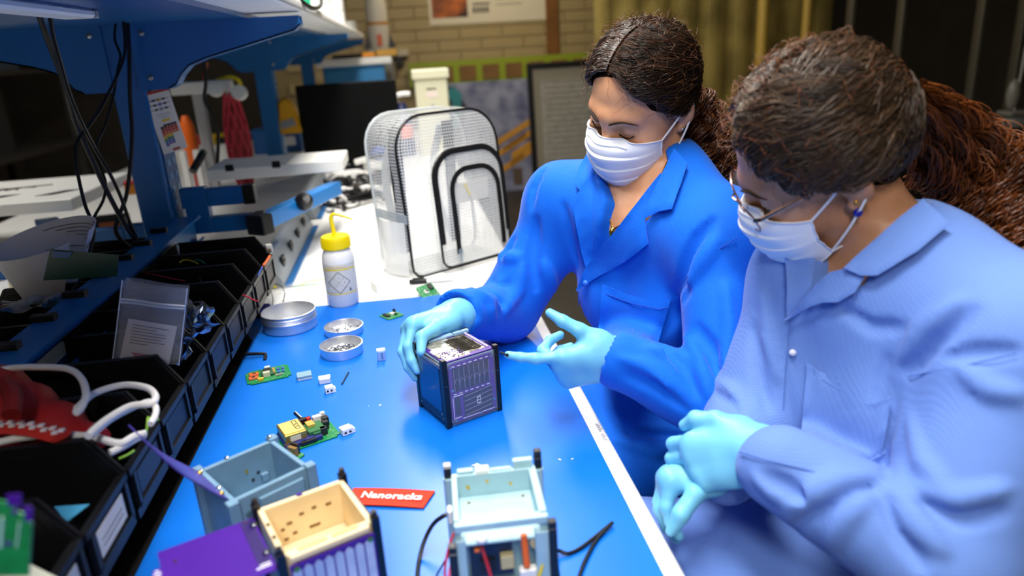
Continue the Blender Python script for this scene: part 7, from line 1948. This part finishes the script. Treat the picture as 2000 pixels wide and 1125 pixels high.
for i, (px, py, lab) in enumerate(((668, 375, 'white plug nearest the swing tray in the heap of leads'), (713, 372, 'white plug lying on the black heap of leads'), (735, 372, 'white plug by the flank of the backpack'), (655, 345, 'white adapter under the end of the swing tray'))):
    q = wp(px, py, 0.03); t = thing('plug', lab, 'connector', (q.x, q.y, T+0.028), i*0.7)
    part('body', M_wplas, t, lambda b: b.box((0, 0, 0.012), (0.04, 0.025, 0.022)), bevel=0.005)
    part('neck', M_wplas, t, lambda b: b.cyl((0.02, 0, 0.012), (0.045, 0, 0.012), 0.007, 8, r2=0.004))
def tapeblue():
    p = wp(745, 335, 0.0); t = thing('tape_dispenser', 'blue and white dispenser on the bench beside the backpack', 'dispenser', tuple(p), 0.3)
    part('base', M_wplas, t, lambda b: b.box((0, 0.02, 0.03), (0.14, 0.10, 0.06)), bevel=0.008)
    part('roll', mat('disp_blue', '1c50b8', 0.35), t, lambda b: b.lathe([(0.02, -0.02), (0.045, -0.02), (0.045, 0.02), (0.02, 0.02)], 24, M=Matrix.Translation((0.01, 0.02, 0.075)) @ Matrix.Rotation(PI/2, 4, 'X')))
    return t
tapeblue()
p0, p1 = wp(690, 318, 0.05), wp(738, 305, 0.08)
t = thing('solder_tool', 'slim white and black hand tool resting before the monitor', 'tool', tuple(p0))
part('grip', M_wplas, t, lambda b: b.tube([p0.lerp(p1, 0.1), p0.lerp(p1, 0.6)], 0.014, 10), world=True)
part('tip', M_black, t, lambda b: b.tube([p0.lerp(p1, 0.6), p1.lerp(p0, -0.6)], [0.012, 0.008], 10), world=True)

# ---- between the posts: holder frame, spools, net, boxes on the other half of the bench
def holder():
    y = 3.3; s = scale_at(wpd(400, 200, 1, y))
    A, B_ = quad([(335, 172), (452, 156)], y)
    t = thing('tube_rack', 'white frame of square tube standing beyond the near post', 'rack', (A.x, y, T))
    L = B_.x-A.x; h = A.z-T
    part('top_bar', M_wplas, t, lambda b: b.bb((0, -0.03, h-0.03), (L, 0.03, h+0.02)), bevel=0.004)
    for x in (0.10, 0.235):
        part('leg', mat('frame_grey', 'b9b9b9', 0.5), t, lambda b: b.bb((x-0.02, -0.025, 0), (x+0.02, 0.025, h-0.03)), bevel=0.003)
    part('yellow_hook', M_yellow, t, lambda b: b.tube(catmull([(L-0.06, 0, h+0.02), (L, 0, h+0.03), (L+0.03, 0, h+0.01), (L+0.03, 0, h-0.03)], 5), 0.008, 6))
    for x in (-0.005, 0.05): part('short_post', M_wplas, t, lambda b: b.bb((x, -0.06, 0), (x+0.022, -0.03, h*0.45)))
    return y
hy = holder()
c = wpd(358, 212, 1, 3.45); t = thing('orange_spool', 'orange spool of line behind the white frame', 'spool', (c.x, 3.45, T))
part('roll', M_orange, t, lambda b: b.lathe([(0.02, 0.10), (0.03, 0.12), (0.034, 0.2), (0.03, 0.30), (0.012, 0.34), (0, 0.34)], 20))
part('core', mat('spool_red', 'b03018', 0.5), t, lambda b: b.cyl((0.0, 0, 0), (0, 0, 0.12), 0.012, 12))
c = wpd(447, 172, 1, 3.22); t = thing('net_bag', 'pink red netting tied below two white caps beside the frame', 'bag', (c.x, 3.22, T))
h = c.z-T
def net(b):
    for k in range(9):
        a = 2*PI*k/9
        b.tube([(0.05*math.cos(a+q*0.35)*(0.45+0.55*math.sin(PI*min(q/7, 1))), 0.04*math.sin(a+q*0.35), h-0.02-q*h*0.13) for q in range(8)], 0.0042, 5)
        b.tube([(0.05*math.cos(a-q*0.35)*(0.45+0.55*math.sin(PI*min(q/7, 1))), 0.04*math.sin(a-q*0.35), h-0.02-q*h*0.13) for q in range(8)], 0.0042, 5)
part('netting', mat('net_pink', 'c83a4c', 0.6), t, net)
part('filling', mat('net_fill', 'a83a3a', 0.6), t, lambda b: b.ball((0, 0, h*0.5), (0.035, 0.03, h*0.42), 14, 10))
for k in range(2): part('white_cap', M_wplas, t, lambda b: b.lathe([(0.0, -0.01), (0.03, -0.01), (0.032, 0.0), (0.03, 0.012), (0, 0.014)], 18, M=Matrix.Translation((-0.045+0.09*k, -0.03, h-0.02*k)) @ Matrix.Rotation(1.2, 4, 'X')))
simple_box('meter_case', 'yellow and black instrument case on the bench behind the frame', 'case', 432, 282, 62, 40, 18, 0.1, 'd8b010', z=0.05, extra=lambda t, w, d, h: (part('cover', M_black, t, lambda b: b.box((w*0.2, 0, h*0.4), (w*0.75, d*1.05, h*0.8)), bevel=0.003), part('label', M_wplas, t, lambda b: b.box((w*0.28, -d*0.53, h*0.45), (w*0.35, 0.002, h*0.3)))))
simple_box('small_case', 'beige instrument box beside the second post', 'box', 470, 306, 56, 40, 26, -0.1, 'cfc9b4', extra=lab_front('bdb7a2'))
p = wp(440, 318, 0.0); t = thing('white_cup', 'white paper cup behind the swing tray', 'cup', (p.x, p.y, T))
part('cup', M_wplas, t, lambda b: b.lathe([(0, 0), (0.034, 0), (0.044, 0.10), (0.045, 0.102), (0.042, 0.10), (0.032, 0.004), (0, 0.004)], 24))
part('rim', M_wplas, t, lambda b: b.tube([(0.0445*math.cos(2*PI*k/24), 0.0445*math.sin(2*PI*k/24), 0.101) for k in range(24)], 0.002, 6, closed=True))
p = wp(385, 305, 0.0); t = thing('plastic_bag', 'pale blue crumpled plastic bag behind the swing tray', 'bag', (p.x, p.y, T+0.001))
part('film', mat('bag_blue', 'a8d4e8', 0.25, alpha=0.8), t, lambda b: b.grid(bag_sheet(9, 0.32, 0.25, 0.10), 20, 16), smooth=0.3)
p = wp(350, 312, 0.0); t = thing('paper_stack', 'stack of white papers behind the near post', 'paper', (p.x, p.y, T), 0.3)
part('sheet', mat('note_paper', 'f3f3f1', 0.8), t, lambda b: [b.box((0.004*math.sin(k*3.0), 0.004*math.cos(k*2.0), 0.004+k*0.008), (0.30, 0.22, 0.007), rz=0.04*math.sin(k)) for k in range(8)])
p = wp(392, 318, 0.0); t = thing('brush', 'black handled brush leaning by the tray arm', 'brush', (p.x, p.y, T), 0)
q0, q1 = wpd(376, 335, 1, 2.2), wpd(396, 300, 1, 2.25)
part('handle', M_black, t, lambda b: b.tube([q0, q1], 0.011, 10), world=True)
part('cap', mat('brush_grey', '6b6f60', 0.5), t, lambda b: b.tube([q1, q1+(q1-q0)*0.12], 0.011, 10), world=True)
for k, (px, py) in enumerate(((365, 268), (385, 262))):
    p = wp(px, py+22, 0.0); t = thing('red_clamp', ['red plastic clamp by the white frame foot', 'second red plastic clamp with a pale tip'][k], 'clamp', (p.x, p.y, T))
    part('jaw', mat('clamp_red', 'e0301c', 0.35), t, lambda b: b.prism([(-0.04, 0), (0.04, 0), (0.02, 0.07), (-0.02, 0.07)], -0.015, 0.015, axis=1), bevel=0.004)
    part('pad', mat('clamp_pad', 'f0c8b0', 0.5), t, lambda b: b.box((0, 0, 0.075), (0.02, 0.02, 0.012)), bevel=0.003)
cable('orange_cable', 'orange cord hanging behind the black cable between the posts', 'cord', [wpd(404, 122, 1, 3.35), wpd(398, 150, 1, 3.35), wpd(392, 190, 1, 3.3), wpd(394, 230, 1, 3.3), wpd(398, 262, 1, 3.3)], 0.007, mat('cord_orange', 'd0683c', 0.5))
simple_box('blue_crate', 'blue plastic crate beside the second post', 'crate', 545, 300, 90, 60, 44, 0.0, '14508e', extra=lambda t, w, d, h: part('rim', M_blued, t, lambda b: b.box((0, 0, h), (w*1.04, d*1.04, 0.02)), bevel=0.004))
p = wp(565, 262, 0.20); t = thing('yellow_sack', 'yellow printed sack standing behind the second post', 'bag', tuple(p))
s = scale_at(p)
part('sack', mat('sack_yellow', 'd09a10', 0.45), t, lambda b: b.prism([(-24*s, 0), (30*s, 0), (12*s, 62*s), (-2*s, 72*s), (-14*s, 60*s)], 0, 0.08, axis=1), bevel=0.012)
part('print', mat('sack_print', '8a8f9a', 0.5), t, lambda b: b.prism([(-14*s, 10*s), (16*s, 16*s), (12*s, 30*s), (-14*s, 24*s)], -0.002, 0.001, axis=1))
simple_box('shoe_carton', 'grey brown flat carton under the yellow sack', 'box', 565, 262, 62, 50, 26, 0.0, '8d8076', z=0.05, extra=lid('b0a79a'))
simple_box('rag_bundle', 'white rag bundle in the blue crate', 'rag', 560, 285, 30, 20, 16, 0.3, 'd8dade', z=0.09)
# ---- on the upper shelf
SZ = 0.690
def on_shelf(px, py): return wp(px, py, SZ)
def shelf_x(px, py, x):
    p = wpd(px, py, 0, x); return p
p = wpd(610, 30, 0, -0.30); t = thing('green_carton', 'teal green carton on the upper shelf', 'box', (-0.36, p.y, T+SZ), 0.1)
s = scale_at(p)
part('body', mat('teal_box', '10a078', 0.45), t, lambda b: b.box((0, 0, 0.09), (0.12, 0.22, 0.18)), bevel=0.003)
part('label', M_wplas, t, lambda b: b.box((0.0, -0.1105, 0.12), (0.06, 0.001, 0.05)))
p = wpd(640, 40, 0, -0.28); t = thing('dark_canister', 'dark brown canister on the upper shelf beside the green carton', 'canister', (-0.34, p.y+0.15, T+SZ))
part('can', mat('canister', '3a302a', 0.5), t, lambda b: b.lathe([(0, 0), (0.07, 0), (0.075, 0.01), (0.075, 0.16), (0, 0.165)], 24))
part('lid', mat('canister_lid', '2a2420', 0.4), t, lambda b: b.lathe([(0.078, 0.16), (0.078, 0.175), (0, 0.18)], 24))
for k, (px, x, lab) in enumerate(((650, -0.27, 'white detergent bottle near the shelf edge'), (672, -0.27, 'white boxy dispenser bottle near the far end of the shelf'))):
    p = wpd(px, 55, 0, x); t = thing('white_bottle', lab, 'bottle', (x-0.05, p.y+0.1*k, T+SZ))
    part('body', M_wplas, t, lambda b: b.prism(rrect(0.11, 0.13, 0.03), 0, 0.21), bevel=0.01)
    part('neck', M_wplas, t, lambda b: b.cyl((0, 0, 0.21), (0, 0, 0.26), 0.022, 14))
    part('pump', M_wplas, t, lambda b: [b.cyl((0, 0, 0.26), (0, 0, 0.29), 0.012, 10), b.box((-0.03, 0, 0.295), (0.09, 0.03, 0.018))])
    part('band', mat('band_grey', 'b8b8b4', 0.5), t, lambda b: b.prism(rrect(0.112, 0.132, 0.03), 0.10, 0.105))
p = wpd(693, 72, 0, -0.26); 
for k in range(3):
    t = thing('white_dish', ['lowest', 'middle', 'topmost'][k]+' white dish of the stack at the far end of the shelf', 'dish', (-0.32, p.y-0.1, T+SZ+k*0.022))
    part('dish', M_wplas, t, lambda b: b.lathe([(0, 0), (0.07, 0), (0.085, 0.018), (0.087, 0.021), (0.083, 0.019), (0.069, 0.003), (0, 0.003)], 28))
    part('rim', M_wplas, t, lambda b: b.tube([(0.086*math.cos(2*PI*q/28), 0.086*math.sin(2*PI*q/28), 0.0205) for q in range(28)], 0.0015, 5, closed=True))
cable('shelf_cable', 'black cable with a silver stripe looping over the edge of the upper shelf', 'cable', [wpd(568, -12, 0, -0.235), wpd(590, 4, 0, -0.215), wpd(608, 15, 0, -0.205), wpd(622, 14, 0, -0.205), wpd(628, 4, 0, -0.215), wpd(624, -15, 0, -0.235)], 0.006, M_wire_k)
# ---- hutch by the back wall
def hutch():
    y = 5.6; A, B_ = quad([(622, 118), (748, 112)], y)
    t = thing('blue_hutch', 'blue bench hutch with a white top near the back wall', 'cabinet', (A.x, y, 0))
    L = B_.x-A.x; h = A.z
    part('top', M_white, t, lambda b: b.bb((-0.02, -0.05, h-0.05), (L+0.06, 0.4, h)), bevel=0.008)
    part('body', mat('hutch_blue', '2f7fb8', 0.5), t, lambda b: b.bb((0.02, 0, 0), (L, 0.38, h-0.05)))
    for k in range(2):
        d = part('door', mat('hutch_blue', '2f7fb8', 0.5), t, lambda b: b.bb((0.03+k*L/2, -0.015, 0.1), (L/2-0.01+k*L/2, 0, h-0.08)))
        part('handle', M_alu, d, lambda b: b.bb((L/2-0.06+k*0.1, -0.03, 0.7), (L/2-0.05+k*0.1, -0.015, 0.8)))
    for nm, lab, x, w, hh, c in (('parts_tray', 'orange parts tray on the white hutch top', 0.36, 0.10, 0.035, 'f09a1c'), ('parts_tray', 'tan parts tray at the end of the hutch top', 0.49, 0.16, 0.05, 'c9983a'), ('parts_tray', 'dark parts tray with red and white bits on the hutch top', 0.2, 0.2, 0.03, '4a3a42')):
        o = thing(nm, lab, 'tray', (A.x+x, y+0.05, h)); m = mat('c_'+c, c, 0.5)
        part('base', m, o, lambda b: b.bb((-w/2, -0.05, 0), (w/2, 0.1, 0.006)))
        part('rim', m, o, lambda b: [b.bb((-w/2, -0.05, 0), (w/2, -0.044, hh)), b.bb((-w/2, 0.094, 0), (w/2, 0.1, hh)), b.bb((-w/2, -0.05, 0), (-w/2+0.006, 0.1, hh)), b.bb((w/2-0.006, -0.05, 0), (w/2, 0.1, hh))])
    return A, L, h, y
hA, hL, hh_, hyy = hutch()
y = 6.3; c = wpd(742, 92, 1, y)
t = thing('model_rocket', 'white model rocket with an orange flag panel on a grey plinth', 'model', (c.x, y, 0))
h0 = wpd(742, 95, 1, y).z
part('plinth', mat('plinth_grey', '8a8a84', 0.5), t, lambda b: b.bb((-0.09, -0.09, 0), (0.09, 0.09, h0)), bevel=0.004)
part('hull', mat('hull_white', 'b9b2a4', 0.5), t, lambda b: b.lathe([(0.07, h0), (0.085, h0+0.08), (0.085, h0+0.33), (0.06, h0+0.45), (0, h0+0.56)], 24))
part('band', mat('hull_band', 'a8742c', 0.5), t, lambda b: b.lathe([(0.086, h0+0.18), (0.086, h0+0.205)], 24, cap=False))
part('flag', mat('hull_flag', 'b8542c', 0.5), t, lambda b: b.bb((-0.015, -0.09, h0+0.02), (0.025, -0.078, h0+0.11)))
for k in (-1, 1): part('fin', mat('fin_dark', '2c2c30', 0.5), t, lambda b: b.prism([(k*0.06, h0), (k*0.13, h0), (k*0.085, h0+0.12)][::k], -0.01, 0.01, axis=1))
c = wpd(778, 92, 1, 6.4); t = thing('wall_shelf', 'small pale shelf block on the wall beside the rocket', 'shelf', (c.x, RY1-0.15, c.z-0.08))
part('board', mat('shelf_pale', 'b9ae98', 0.5), t, lambda b: b.bb((-0.09, 0, 0), (0.09, 0.13, 0.06)), bevel=0.006)
part('bracket', M_black, t, lambda b: b.bb((-0.03, 0.02, -0.08), (0.03, 0.13, 0)))
